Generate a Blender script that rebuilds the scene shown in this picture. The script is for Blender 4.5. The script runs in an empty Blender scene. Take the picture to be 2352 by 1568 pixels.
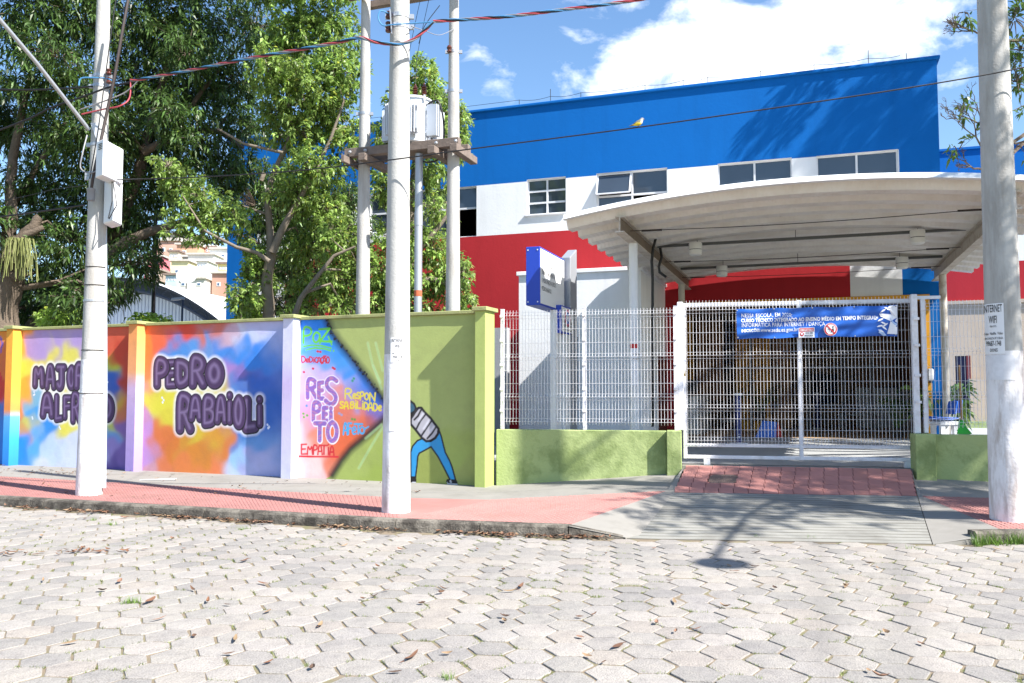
import bpy, bmesh, math, random
import numpy as np
from mathutils import Vector, Matrix, noise as mnoise
R = math.radians
random.seed(7)
rng = np.random.default_rng(11)
SC = bpy.context.scene
COL = SC.collection

# ------------------------------------------------------------------ camera, sky, sun, exposure
CAM_H = 1.65                      # eye height above the road
PITCH = R(3.404)
FOC = 1950.0                      # focal length measured on a 2352 px wide print of the view
cam = bpy.data.cameras.new('camera')
cam.lens = FOC / 2352.0 * 36.0
cam.sensor_width = 36.0
cam.clip_end = 6000
cam.clip_start = 0.05
camo = bpy.data.objects.new('camera', cam)
COL.objects.link(camo)
camo.location = (0, 0, CAM_H)
camo.rotation_euler = (R(90) + PITCH, 0, 0)
SC.camera = camo

SUN_HEAD = R(35.0)                # shadows run to the left and away from the viewer
SUN_EL = R(44.0)
to_sun = Vector((math.cos(SUN_HEAD) * math.cos(SUN_EL), -math.sin(SUN_HEAD) * math.cos(SUN_EL), math.sin(SUN_EL)))
sl = bpy.data.lights.new('sun', 'SUN')
sl.energy = 5.0
sl.angle = R(0.53)
sl.color = (1.0, 0.955, 0.89)
so = bpy.data.objects.new('sun', sl)
COL.objects.link(so)
so.rotation_euler = to_sun.to_track_quat('Z', 'Y').to_euler()
so.location = to_sun * 60

world = bpy.data.worlds.new('World')
SC.world = world
world.use_nodes = True
wt = world.node_tree
wt.nodes.clear()


class NT:
    """small helper to wire shader nodes"""
    def __init__(s, tree): s.t = tree
    def n(s, kind, **kw):
        nd = s.t.nodes.new(kind)
        for k, v in kw.items():
            if k == 'inp':
                for i, val in v.items():
                    nd.inputs[i].default_value = val
            else:
                setattr(nd, k, v)
        return nd
    def l(s, a, ao, b, bi): s.t.links.new(a.outputs[ao], b.inputs[bi])
    def math(s, op, a, b=None, c=None, clamp=False):
        nd = s.t.nodes.new('ShaderNodeMath'); nd.operation = op; nd.use_clamp = clamp
        for i, v in enumerate((a, b, c)):
            if v is None: continue
            if isinstance(v, (int, float)): nd.inputs[i].default_value = v
            else: s.t.links.new(v, nd.inputs[i])
        return nd.outputs[0]
    def ramp(s, sock, stops):
        nd = s.t.nodes.new('ShaderNodeValToRGB')
        e = nd.color_ramp.elements
        while len(e) > 1: e.remove(e[0])
        e[0].position = stops[0][0]; e[0].color = stops[0][1]
        for p, c in stops[1:]:
            k = e.new(p); k.color = c
        s.t.links.new(sock, nd.inputs[0])
        return nd.outputs[0]
    def mix(s, fac, a, b, blend='MIX'):
        nd = s.t.nodes.new('ShaderNodeMix'); nd.data_type = 'RGBA'; nd.blend_type = blend
        for i, v in ((0, fac), (6, a), (7, b)):
            if isinstance(v, (int, float)): nd.inputs[i].default_value = v
            elif isinstance(v, tuple): nd.inputs[i].default_value = v if len(v) == 4 else (*v, 1)
            else: s.t.links.new(v, nd.inputs[i])
        return nd.outputs[2]


w = NT(wt)
wout = w.n('ShaderNodeOutputWorld')
sky = w.n('ShaderNodeTexSky', sky_type='NISHITA', sun_disc=False)
sky.sun_elevation = SUN_EL
sky.sun_rotation = math.atan2(to_sun.x, to_sun.y)
sky.altitude = 10; sky.air_density = 1.0; sky.dust_density = 0.6; sky.ozone_density = 2.2
tc = w.n('ShaderNodeTexCoord')
# cumulus: fractal noise over the sky directions, thick in one bank and in scattered wisps elsewhere
sep = w.n('ShaderNodeSeparateXYZ'); w.l(tc, 'Generated', sep, 0)
elev = sep.outputs[2]
az = w.math('ARCTAN2', sep.outputs[0], sep.outputs[1])
warp = w.n('ShaderNodeTexNoise', inp={'Scale': 5.0, 'Detail': 4.0, 'Roughness': 0.6}); w.l(tc, 'Generated', warp, 'Vector')
n1 = w.n('ShaderNodeTexNoise', inp={'Scale': 9.0, 'Detail': 9.0, 'Roughness': 0.58, 'Distortion': 0.35})
mp = w.n('ShaderNodeMapping'); mp.inputs['Scale'].default_value = (1, 1, 1.7); mp.inputs['Location'].default_value = (0.35, 0.1, 0.6)
w.l(tc, 'Generated', mp, 0); w.l(mp, 0, n1, 'Vector')
def bank(a0, e0, wa, we):
    da = w.math('DIVIDE', w.math('SUBTRACT', az, a0), wa)
    de = w.math('DIVIDE', w.math('SUBTRACT', elev, e0), we)
    r2 = w.math('ADD', w.math('MULTIPLY', da, da), w.math('MULTIPLY', de, de))
    return w.math('SUBTRACT', 1.0, w.math('POWER', r2, 0.5), clamp=False)
b1 = bank(0.255, 0.335, 0.215, 0.125)
b2 = bank(0.36, 0.40, 0.14, 0.07)
bb = w.math('MAXIMUM', b1, b2)
bb = w.math('MAXIMUM', bb, -1.0)
v = w.math('ADD', w.math('MULTIPLY', bb, 0.34), w.math('MULTIPLY', w.math('SUBTRACT', n1.outputs[0], 0.5), 1.25))
cloud = w.ramp(v, [(0.0, (0, 0, 0, 1)), (0.05, (0.16, 0.16, 0.16, 1)), (0.17, (0.72, 0.72, 0.72, 1)), (0.30, (1, 1, 1, 1))])
n2 = w.n('ShaderNodeTexNoise', inp={'Scale': 14.0, 'Detail': 6.0, 'Roughness': 0.5}); w.l(tc, 'Generated', n2, 'Vector')
shade = w.ramp(n2.outputs[0], [(0.3, (6.0, 6.4, 6.9, 1)), (0.62, (7.8, 7.9, 8.0, 1))])
skt = w.n('ShaderNodeHueSaturation', inp={'Saturation': 1.12, 'Value': 1.0}); w.l(sky, 0, skt, 'Color')
skyc = w.mix(cloud, skt.outputs[0], shade)
bg = w.n('ShaderNodeBackground'); bg.inputs['Strength'].default_value = 0.098
w.t.links.new(skyc, bg.inputs['Color'])
w.l(bg, 0, wout, 0)

SC.view_settings.view_transform = 'Standard'
SC.view_settings.look = 'None'
SC.view_settings.exposure = 1.36
SC.view_settings.gamma = 1.0
SC.view_settings.use_curve_mapping = False
SC.render.engine = 'CYCLES'
SC.cycles.use_denoising = True
SC.cycles.max_bounces = 6
SC.cycles.transparent_max_bounces = 8
SC.cycles.use_adaptive_sampling = False


# ------------------------------------------------------------------ measuring: print pixels (2352 wide) to places
def ray(x, y):
    dx = (x - 1176.0) / FOC; dy = (784.0 - y) / FOC
    c, s = math.cos(PITCH), math.sin(PITCH)
    return Vector((dx, c - dy * s, s + dy * c))
def at_depth(x, y, Y):
    d = ray(x, y); return Vector((0, 0, CAM_H)) + d * (Y / d.y)
def at_z(x, y, z):
    d = ray(x, y); return Vector((0, 0, CAM_H)) + d * ((z - CAM_H) / d.z)
class Frame:
    """a vertical reference plane: u runs along it to the right, v away from the viewer, z up"""
    def __init__(s, x, y, deg):
        s.o = Vector((x, y, 0)); a = R(deg); s.a = a
        s.eu = Vector((math.cos(a), -math.sin(a), 0)); s.ev = Vector((math.sin(a), math.cos(a), 0))
    def p(s, u, v, z): return s.o + s.eu * u + s.ev * v + Vector((0, 0, z))
    def hit(s, x, y, v=0.0):
        d = ray(x, y); c = Vector((0, 0, CAM_H)) - (s.o + s.ev * v)
        t = -c.dot(s.ev) / d.dot(s.ev); q = c + d * t
        return q.dot(s.eu), q.z
FB = Frame(-0.94, 24.0, 19.3)     # school facade
FW = Frame(-0.47, 13.9, 21.8)     # painted boundary wall
FF = Frame(-0.24, 13.95, 11.3)    # wire fence and gate


# ------------------------------------------------------------------ colours and materials
def lin(r, g, b):
    return tuple(((c / 255.0) / 12.92 if c / 255.0 <= 0.04045 else ((c / 255.0 + 0.055) / 1.055) ** 2.4) for c in (r, g, b))
_m = {}
def mat(name, col, rough=0.8, metal=0.0, var=0.0, vscale=3.0, bump=0.0, bscale=40.0, bdist=0.01, dirt=None, dscale=1.2,
        damt=0.4, attr=False, spec=0.5, objrand=0.0, detail=6.0, bump2=0.0, b2scale=4.0, dstretch=1.0, dlo=0.48, dhi=0.70):
    if name in _m: return _m[name]
    m = bpy.data.materials.new(name); m.use_nodes = True
    k = NT(m.node_tree); bs = m.node_tree.nodes['Principled BSDF']
    bs.inputs['Roughness'].default_value = rough; bs.inputs['Metallic'].default_value = metal
    bs.inputs['Specular IOR Level'].default_value = spec
    c = None
    tcn = k.n('ShaderNodeTexCoord')
    geo = k.n('ShaderNodeNewGeometry')
    if attr:
        an = k.n('ShaderNodeAttribute', attribute_name='Col'); c = an.outputs['Color']
    else:
        rg = k.n('ShaderNodeRGB'); rg.outputs[0].default_value = (*col, 1); c = rg.outputs[0]
    if objrand:
        oi = k.n('ShaderNodeObjectInfo')
        f = k.math('ADD', k.math('MULTIPLY', k.math('SUBTRACT', oi.outputs['Random'], 0.5), 2 * objrand), 1.0)
        hs = k.n('ShaderNodeHueSaturation'); k.t.links.new(c, hs.inputs['Color']); k.t.links.new(f, hs.inputs['Value']); c = hs.outputs[0]
    if var:
        nz = k.n('ShaderNodeTexNoise', inp={'Scale': vscale, 'Detail': detail, 'Roughness': 0.6}); k.l(geo, 'Position', nz, 'Vector')
        f = k.math('ADD', k.math('MULTIPLY', k.math('SUBTRACT', nz.outputs[0], 0.5), 4 * var), 1.0)
        hs = k.n('ShaderNodeHueSaturation'); k.t.links.new(c, hs.inputs['Color']); k.t.links.new(f, hs.inputs['Value']); c = hs.outputs[0]
    if dirt:
        nz = k.n('ShaderNodeTexNoise', inp={'Scale': dscale, 'Detail': 8.0, 'Roughness': 0.65})
        mpd = k.n('ShaderNodeMapping'); mpd.inputs['Scale'].default_value = (1, 1, dstretch); k.l(geo, 'Position', mpd, 0); k.l(mpd, 0, nz, 'Vector')
        f = k.ramp(nz.outputs[0], [(dlo, (0, 0, 0, 1)), (dhi, (damt, damt, damt, 1))])
        c = k.mix(f, c, (*dirt, 1))
    k.t.links.new(c, bs.inputs['Base Color'])
    if bump:
        nz = k.n('ShaderNodeTexNoise', inp={'Scale': bscale, 'Detail': 5.0, 'Roughness': 0.6}); k.l(geo, 'Position', nz, 'Vector')
        hgt = nz.outputs[0]
        if bump2:
            nz2 = k.n('ShaderNodeTexNoise', inp={'Scale': b2scale, 'Detail': 3.0}); k.l(geo, 'Position', nz2, 'Vector')
            hgt = k.math('ADD', hgt, k.math('MULTIPLY', nz2.outputs[0], bump2))
        bp = k.n('ShaderNodeBump'); bp.inputs['Strength'].default_value = bump; bp.inputs['Distance'].default_value = bdist
        k.t.links.new(hgt, bp.inputs['Height']); k.l(bp, 0, bs, 'Normal')
    _m[name] = m
    return m


# ------------------------------------------------------------------ mesh building
class MB:
    def __init__(s): s.v = []; s.f = []; s.mi = []; s.m = 0
    def add(s, vs, fs):
        b = len(s.v); s.v += [Vector(x) for x in vs]
        for f in fs: s.f.append(tuple(i + b for i in f)); s.mi.append(s.m)
        return s
    def quad(s, a, b, c, d): return s.add([a, b, c, d], [(0, 1, 2, 3)])
    def hexa(s, c):            # 8 corners: bottom ring then top ring
        return s.add(c, [(3, 2, 1, 0), (4, 5, 6, 7), (0, 1, 5, 4), (1, 2, 6, 5), (2, 3, 7, 6), (3, 0, 4, 7)])
    def box(s, x0, x1, y0, y1, z0, z1, fr=None):
        c = [(x0, y0, z0), (x1, y0, z0), (x1, y1, z0), (x0, y1, z0), (x0, y0, z1), (x1, y0, z1), (x1, y1, z1), (x0, y1, z1)]
        if fr: c = [fr.p(*q) for q in c]
        return s.hexa(c)
    def bar(s, a, b, w_, h_, up=(0, 0, 1)):
        a = Vector(a); b = Vector(b); d = (b - a).normalized(); upv = Vector(up)
        if abs(d.dot(upv)) > 0.98: upv = Vector((1, 0, 0))
        x = d.cross(upv).normalized() * (w_ / 2); z = x.cross(d).normalized() * (h_ / 2)
        return s.hexa([a - x - z, a + x - z, b + x - z, b - x - z, a - x + z, a + x + z, b + x + z, b - x + z])
    def tube(s, pts, rad, seg=8, cap=True):
        pts = [Vector(p) for p in pts]; n = len(pts)
        if isinstance(rad, (int, float)): rad = [rad] * n
        rings = []; b0 = len(s.v); prev = None
        for i, p in enumerate(pts):
            d = (pts[min(i + 1, n - 1)] - pts[max(i - 1, 0)])
            if d.length < 1e-9: d = Vector((0, 0, 1))
            d.normalize()
            if prev is None:
                ref = Vector((0, 0, 1)) if abs(d.z) < 0.9 else Vector((1, 0, 0))
                x = d.cross(ref).normalized()
            else:
                x = prev - d * prev.dot(d)
                x = x.normalized() if x.length > 1e-6 else d.orthogonal().normalized()
            prev = x; y = d.cross(x)
            for k in range(seg):
                a = 2 * math.pi * k / seg
                s.v.append(p + (x * math.cos(a) + y * math.sin(a)) * rad[i])
        for i in range(n - 1):
            for k in range(seg):
                k2 = (k + 1) % seg
                s.f.append((b0 + i * seg + k, b0 + i * seg + k2, b0 + (i + 1) * seg + k2, b0 + (i + 1) * seg + k)); s.mi.append(s.m)
        if cap:
            s.f.append(tuple(b0 + k for k in range(seg))[::-1]); s.mi.append(s.m)
            s.f.append(tuple(b0 + (n - 1) * seg + k for k in range(seg))); s.mi.append(s.m)
        return s
    def lathe(s, c, prof, seg=16, axis=(0, 0, 1)):
        c = Vector(c); ax = Vector(axis).normalized()
        return s.tube([c + ax * z for r, z in prof], [max(r, 1e-4) for r, z in prof], seg)
    def prism(s, poly, ext):   # poly: list of points, ext: vector
        n = len(poly); e = Vector(ext)
        p = [Vector(q) for q in poly]
        return s.add(p + [q + e for q in p], [tuple(range(n))[::-1], tuple(range(n, 2 * n))] + [(i, (i + 1) % n, n + (i + 1) % n, n + i) for i in range(n)])
    def build(s, name, mats, parent=None, smooth=False, bevel=0.0, bseg=1):
        me = bpy.data.meshes.new(name)
        if parent is not None:
            inv = WM[parent.name].inverted(); vs = [inv @ q for q in s.v]
        else: vs = s.v
        me.from_pydata([tuple(q) for q in vs], [], s.f)
        if not isinstance(mats, (list, tuple)): mats = [mats]
        for m in mats: me.materials.append(m)
        me.polygons.foreach_set('material_index', s.mi)
        if smooth: me.polygons.foreach_set('use_smooth', [True] * len(me.polygons))
        bm = bmesh.new(); bm.from_mesh(me)
        bmesh.ops.recalc_face_normals(bm, faces=bm.faces)
        if bevel:
            ed = [e for e in bm.edges if len(e.link_faces) == 2 and e.calc_face_angle(0) > 0.6]
            bmesh.ops.bevel(bm, geom=ed, offset=bevel, segments=bseg, affect='EDGES', clamp_overlap=True)
        bm.to_mesh(me); bm.free()
        me.update()
        o = bpy.data.objects.new(name, me); COL.objects.link(o)
        if parent is not None:
            o.parent = parent; WM[o.name] = WM[parent.name]
        else: WM[o.name] = Matrix.Identity(4)
        if smooth and not bevel:
            try: me.set_sharp_from_angle(angle=R(50))
            except Exception: pass
        return o
WM = {}
def tag(o, label=None, cat=None, group=None, kind=None):
    if label: o['label'] = label
    if cat: o['category'] = cat
    if group: o['group'] = group
    if kind: o['kind'] = kind
    return o
def thing(name, loc, rz=0.0, label=None, cat=None, group=None, kind=None):
    o = bpy.data.objects.new(name, None); COL.objects.link(o)
    o.location = loc; o.rotation_euler = (0, 0, rz)
    WM[o.name] = Matrix.Translation(Vector(loc)) @ Matrix.Rotation(rz, 4, 'Z')
    return tag(o, label, cat, group, kind)
def copy_tree(o, parent=None):
    c = o.copy(); COL.objects.link(c)
    if parent is not None: c.parent = parent
    for ch in [x for x in bpy.data.objects if x.parent == o]: copy_tree(ch, c)
    return c
def np_mesh(name, verts, faces_flat, loop_total, mats, parent=None, col=None, mi=None, smooth=False):
    """fast mesh from numpy arrays (faces of equal corner count)"""
    me = bpy.data.meshes.new(name)
    if parent is not None:
        inv = np.array(WM[parent.name].inverted()); verts = verts @ inv[:3, :3].T + inv[:3, 3]
    nv = len(verts); nf = len(faces_flat) // loop_total
    me.vertices.add(nv); me.vertices.foreach_set('co', np.ascontiguousarray(verts, dtype=np.float32).ravel())
    me.loops.add(len(faces_flat)); me.loops.foreach_set('vertex_index', np.ascontiguousarray(faces_flat, dtype=np.int32))
    me.polygons.add(nf)
    me.polygons.foreach_set('loop_start', np.arange(0, nf * loop_total, loop_total, dtype=np.int32))
    me.polygons.foreach_set('loop_total', np.full(nf, loop_total, dtype=np.int32))
    me.polygons.foreach_set('use_smooth', np.full(nf, bool(smooth), dtype=bool))
    if not isinstance(mats, (list, tuple)): mats = [mats]
    for m in mats: me.materials.append(m)
    if mi is not None: me.polygons.foreach_set('material_index', np.ascontiguousarray(mi, dtype=np.int32))
    if col is not None:
        a = me.color_attributes.new('Col', 'FLOAT_COLOR', 'POINT')
        c4 = np.ones((nv, 4), dtype=np.float32); c4[:, :3] = col
        a.data.foreach_set('color', c4.ravel())
    me.update(calc_edges=True)
    o = bpy.data.objects.new(name, me); COL.objects.link(o)
    if parent is not None: o.parent = parent; WM[o.name] = WM[parent.name]
    else: WM[o.name] = Matrix.Identity(4)
    return o
def text_mesh(s, size, place, mb, bold=0.0, align='LEFT', xscale=1.0):
    """lettering as flat mesh; place(x, y) -> world point"""
    cu = bpy.data.curves.new('lettering', 'FONT'); cu.body = s; cu.size = size; cu.align_x = align
    cu.resolution_u = 2; cu.offset = bold; cu.fill_mode = 'FRONT'
    to = bpy.data.objects.new('lettering', cu); COL.objects.link(to)
    dg = bpy.context.evaluated_depsgraph_get(); dg.update()
    me = bpy.data.meshes.new_from_object(to.evaluated_get(dg))
    mb.add([place(v.co.x * xscale, v.co.y) for v in me.vertices], [tuple(p.vertices) for p in me.polygons])
    bpy.data.objects.remove(to); bpy.data.curves.remove(cu); bpy.data.meshes.remove(me)
# ------------------------------------------------------------------ materials of the ground
M_soil = mat('joint soil', lin(122, 109, 91), 0.95, var=0.18, vscale=9, bump=0.6, bscale=120, dirt=lin(100, 108, 60), dscale=5.0, damt=0.8)
M_earth = mat('open ground', lin(110, 112, 84), 0.95, var=0.15, vscale=0.6, bump=0.4, bscale=20)
M_kerb = mat('kerb stone', lin(118, 112, 102), 0.9, var=0.2, vscale=7, bump=0.9, bscale=45, bdist=0.02, dirt=lin(52, 47, 41), dscale=4.0, damt=0.9, objrand=0.12, dlo=0.40, dhi=0.58)
M_conc = mat('pavement concrete', lin(134, 131, 125), 0.9, var=0.07, vscale=2.5, bump=0.35, bscale=90, dirt=lin(106, 103, 95), dscale=1.6, damt=0.5)
M_ramp = mat('ramp concrete', lin(134, 133, 127), 0.9, var=0.09, vscale=2.2, bump=0.45, bscale=80, dirt=lin(96, 94, 88), dscale=1.3, damt=0.6)
M_red = mat('red pavement tile', lin(160, 112, 106), 0.85, var=0.09, vscale=2.0, bump=0.3, bscale=120, dirt=lin(134, 100, 92), dscale=1.5, damt=0.6)
M_redtile = mat('red ribbed tile', lin(178, 124, 116), 0.85, var=0.1, vscale=3.0, bump=0.3, bscale=120, objrand=0.08)
M_yard = mat('yard concrete', lin(150, 152, 152), 0.85, var=0.08, vscale=1.5, bump=0.25, bscale=60)

# paver: exposed aggregate concrete, each one a little different
def paver_mat():
    m = bpy.data.materials.new('hexagonal paver concrete'); m.use_nodes = True
    k = NT(m.node_tree); bs = m.node_tree.nodes['Principled BSDF']; bs.inputs['Roughness'].default_value = 0.9
    bs.inputs['Specular IOR Level'].default_value = 0.25
    geo = k.n('ShaderNodeNewGeometry'); at = k.n('ShaderNodeAttribute', attribute_name='Col')
    v1 = k.n('ShaderNodeTexVoronoi', inp={'Scale': 95.0}); k.l(geo, 'Position', v1, 'Vector')
    sp = k.ramp(v1.outputs['Distance'], [(0.0, (1.14, 1.13, 1.11, 1)), (0.4, (0.99, 0.99, 0.98, 1)), (0.75, (0.80, 0.79, 0.78, 1))])
    n1 = k.n('ShaderNodeTexNoise', inp={'Scale': 7.0, 'Detail': 8.0, 'Roughness': 0.68}); k.l(geo, 'Position', n1, 'Vector')
    f = k.ramp(n1.outputs[0], [(0.30, (0.80, 0.80, 0.81, 1)), (0.5, (1, 1, 1, 1)), (0.72, (1.09, 1.08, 1.05, 1))])
    n3 = k.n('ShaderNodeTexNoise', inp={'Scale': 0.55, 'Detail': 5.0, 'Roughness': 0.6}); k.l(geo, 'Position', n3, 'Vector')
    f3 = k.ramp(n3.outputs[0], [(0.34, (0.90, 0.90, 0.92, 1)), (0.62, (1.04, 1.03, 1.01, 1))])
    c = k.mix(1.0, at.outputs['Color'], sp, 'MULTIPLY'); c = k.mix(1.0, c, f, 'MULTIPLY'); c = k.mix(1.0, c, f3, 'MULTIPLY')
    # two darker bands running out of the drive
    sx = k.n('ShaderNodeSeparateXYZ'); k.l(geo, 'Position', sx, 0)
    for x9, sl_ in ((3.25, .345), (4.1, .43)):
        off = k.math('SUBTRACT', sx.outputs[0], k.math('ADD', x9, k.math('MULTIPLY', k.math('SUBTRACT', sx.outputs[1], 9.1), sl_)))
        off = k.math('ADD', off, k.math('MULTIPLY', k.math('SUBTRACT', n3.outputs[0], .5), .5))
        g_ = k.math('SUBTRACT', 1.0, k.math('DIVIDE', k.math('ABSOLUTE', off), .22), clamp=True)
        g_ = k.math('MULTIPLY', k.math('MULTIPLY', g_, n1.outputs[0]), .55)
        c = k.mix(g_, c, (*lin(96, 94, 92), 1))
    k.t.links.new(c, bs.inputs['Base Color'])
    n2 = k.n('ShaderNodeTexNoise', inp={'Scale': 22.0, 'Detail': 6.0, 'Roughness': 0.65}); k.l(geo, 'Position', n2, 'Vector')
    h = k.math('ADD', k.math('MULTIPLY', v1.outputs['Distance'], -0.6), k.math('MULTIPLY', n2.outputs[0], 1.3))
    bp = k.n('ShaderNodeBump'); bp.inputs['Strength'].default_value = 0.6; bp.inputs['Distance'].default_value = 0.007
    k.t.links.new(h, bp.inputs['Height']); k.l(bp, 0, bs, 'Normal')
    return m
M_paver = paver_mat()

# ------------------------------------------------------------------ ground sheet to the horizon
g = MB(); g.quad((-2500, -2500, -0.25), (2500, -2500, -0.25), (2500, 2500, -0.25), (-2500, 2500, -0.25))
tag(g.build('ground', M_earth), kind='structure')

# the front line of the kerb, left to right, with the drop at the gate
KERB = [(-14.0, 14.84), (-7.51, 12.45), (-1.39, 10.2), (0.64, 9.75), (1.26, 9.69)]
RAMP_BL, RAMP_BR = Vector((1.29, 9.68, 0.004)), Vector((4.56, 9.33, 0.004))
KERB_R = [(4.62, 9.33), (5.05, 9.34), (5.67, 9.40), (9.5, 8.9), (13, 8.45)]
def front_y(x):
    pl = KERB + KERB_R
    for (a, b), (c, d) in zip(pl, pl[1:]):
        if a <= x <= c: return b + (d - b) * (x - a) / (c - a)
    return pl[0][1] if x < pl[0][0] else pl[-1][1]

# the road bed between the pavers: soil with moss
road = MB()
pl = KERB + KERB_R
for (a, b), (c, d) in zip(pl, pl[1:]):
    n = max(1, int((c - a) / 0.8))
    for i in range(n):
        xa, xb = a + (c - a) * i / n, a + (c - a) * (i + 1) / n
        ya, yb = front_y(xa), front_y(xb)
        road.quad((xa, -6, -0.0055), (xb, -6, -0.0055), (xb, yb + 0.35, -0.0055), (xa, ya + 0.35, -0.0055))
road_o = tag(road.build('road', M_soil), kind='structure')

# hexagonal pavers
RH = 0.165
def hill(x, y): return 0.012 * math.sin(x * 0.9 + 1.3) * math.cos(y * 1.1) + 0.02 * mnoise.noise(Vector((x * 0.5, y * 0.5, 3.0)))
def paver_outline(rs):
    cor = []
    for k in range(6):
        a = math.pi / 3 * k
        r = (RH - 0.0045) * (1 + rs.uniform(-0.035, 0.016))
        cor.append((r * math.cos(a + rs.uniform(-0.025, 0.025)), r * math.sin(a + rs.uniform(-0.025, 0.025))))
    out = []
    for k in range(6):
        a, b = cor[k], cor[(k + 1) % 6]; z = cor[k - 1]
        # a blunted corner, then a point along the edge that is chipped a little
        t1 = rs.uniform(0.03, 0.10)
        out.append((a[0] + (z[0] - a[0]) * t1, a[1] + (z[1] - a[1]) * t1))
        out.append((a[0] + (b[0] - a[0]) * t1, a[1] + (b[1] - a[1]) * t1))
        m = rs.uniform(0.35, 0.65); j = 1 - rs.uniform(0.0, 0.03)
        out.append(((a[0] + (b[0] - a[0]) * m) * j, (a[1] + (b[1] - a[1]) * m) * j))
    return out
def paver_geo(rs):
    o = paver_outline(rs); n = len(o)
    vs = [(x * 0.968, y * 0.968, rs.uniform(-0.001, 0.001)) for x, y in o] + [(x * 0.990, y * 0.990, -0.004) for x, y in o] + [(x, y, -0.03) for x, y in o]
    vs.append((0, 0, 0.004))
    fs = [(i, (i + 1) % n, 3 * n) for i in range(n)]
    fs += [(n + i, n + (i + 1) % n, (i + 1) % n, i) for i in range(n)] + [(2 * n + i, 2 * n + (i + 1) % n, n + (i + 1) % n, n + i) for i in range(n)]
    return vs, fs
rs = random.Random(5)
variants = [paver_geo(rs) for _ in range(14)]
tones = [lin(151, 147, 142), lin(147, 143, 139), lin(154, 149, 143), lin(144, 141, 137), lin(157, 152, 147), lin(151, 145, 139), lin(139, 136, 133), lin(153, 149, 145)]
pm = []
for i, (vs, fs) in enumerate(variants):
    for t in range(3):
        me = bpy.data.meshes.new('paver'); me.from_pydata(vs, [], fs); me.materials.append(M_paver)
        a = me.color_attributes.new('Col', 'FLOAT_COLOR', 'POINT'); c = tones[(i * 3 + t * 5) % len(tones)]
        a.data.foreach_set('color', [q for _ in vs for q in (*c, 1.0)])
        me.update(); pm.append(me)
places = []
PHI = R(-5.0)
dx, dy = 1.5 * RH, math.sqrt(3) * RH
for i in range(-60, 60):
    for j in range(-40, 60):
        lx = i * dx; ly = j * dy + (i % 2) * dy / 2
        x = lx * math.cos(PHI) - ly * math.sin(PHI); y = 4.0 + lx * math.sin(PHI) + ly * math.cos(PHI)
        x += 0.03 * math.sin(y * 0.7); y += 0.05 * math.sin(x * 0.55)
        if y < 3.2 or y > front_y(x) - 0.10 or x < -13 or x > 12.5: continue
        if abs(x) > 0.66 * y + 1.5: continue
        places.append((x, y))
def seen(x, y):
    d = Vector((x, y, -CAM_H)); c, s = math.cos(PITCH), math.sin(PITCH)
    f = d.y * c + d.z * s; up = -d.y * s + d.z * c
    px, py = 1176 + FOC * d.x / f, 784 - FOC * up / f
    return -40 < px < 2392 and py < 1600
places.sort(key=lambda p: (0 if seen(*p) else 1, p[0] ** 2 * 0.3 + p[1] ** 2))
rs = random.Random(9)
rest_v, rest_f, rest_c = [], [], []
for n, (x, y) in enumerate(places):
    z = hill(x, y) * 0.1 + rs.uniform(-0.0015, 0.0035)
    M = Matrix.Translation((x + rs.uniform(-.005, .005), y + rs.uniform(-.005, .005), z)) @ Matrix.Rotation(rs.uniform(-.013, .013), 4, 'X') @ Matrix.Rotation(rs.uniform(-.010, .010), 4, 'Y') @ Matrix.Rotation(PHI + rs.randrange(6) * math.pi / 3 + rs.uniform(-.03, .03), 4, 'Z')
    if rs.random() < 0.05: M = M @ Matrix.Rotation(rs.uniform(.02, .055) * rs.choice((-1, 1)), 4, 'X')
    if n < 300:
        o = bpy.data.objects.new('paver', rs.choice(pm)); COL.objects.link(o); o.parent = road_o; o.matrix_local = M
    else:
        vs, fs = rs.choice(variants); b = len(rest_v); c = rs.choice(tones); kx = rs.uniform(0.95, 1.04)
        rest_v += [M @ Vector(q) for q in vs]; rest_f += [tuple(q + b for q in f) for f in fs]; rest_c += [(c[0] * kx, c[1] * kx, c[2] * kx, 1.0)] * len(vs)
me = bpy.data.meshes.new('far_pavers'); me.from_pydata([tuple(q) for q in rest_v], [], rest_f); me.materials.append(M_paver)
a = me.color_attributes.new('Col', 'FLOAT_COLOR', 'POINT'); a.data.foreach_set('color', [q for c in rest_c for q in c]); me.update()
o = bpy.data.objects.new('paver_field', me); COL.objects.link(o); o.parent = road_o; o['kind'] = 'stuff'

# ------------------------------------------------------------------ pavement patches
def patch(mb, a, b, c, d, nu, nv, jit=0.002):
    """bilinear sheet a-b (front) to d-c (back)"""
    a, b, c, d = map(Vector, (a, b, c, d)); base = len(mb.v)
    for j in range(nv + 1):
        for i in range(nu + 1):
            s, t = i / nu, j / nv
            p = (a * (1 - s) + b * s) * (1 - t) + (d * (1 - s) + c * s) * t
            if 0 < i < nu and 0 < j < nv: p.z += jit * mnoise.noise(p * 1.7) * 2
            mb.v.append(p)
    for j in range(nv):
        for i in range(nu):
            q = base + j * (nu + 1) + i
            mb.f.append((q, q + 1, q + nu + 2, q + nu + 1)); mb.mi.append(mb.m)
SW = 0.13
inn = Vector((0.345, 0.938, 0)) * 0.15
def k3(p, z=SW): return Vector((p[0], p[1], z))
def wl(u, z=SW, v=0.0): return FW.p(u, v, z)
Fp = [k3(p) + inn for p in KERB[:4]]
Bp = [Vector((-16.2, 18.0, SW)), Vector((-9.5, 15.55, SW)), Vector((-1.68, 12.35, SW)), Vector((-0.30, 12.1, SW))]
T_RED = Vector((2.17, 12.05, 0.26))
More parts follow.
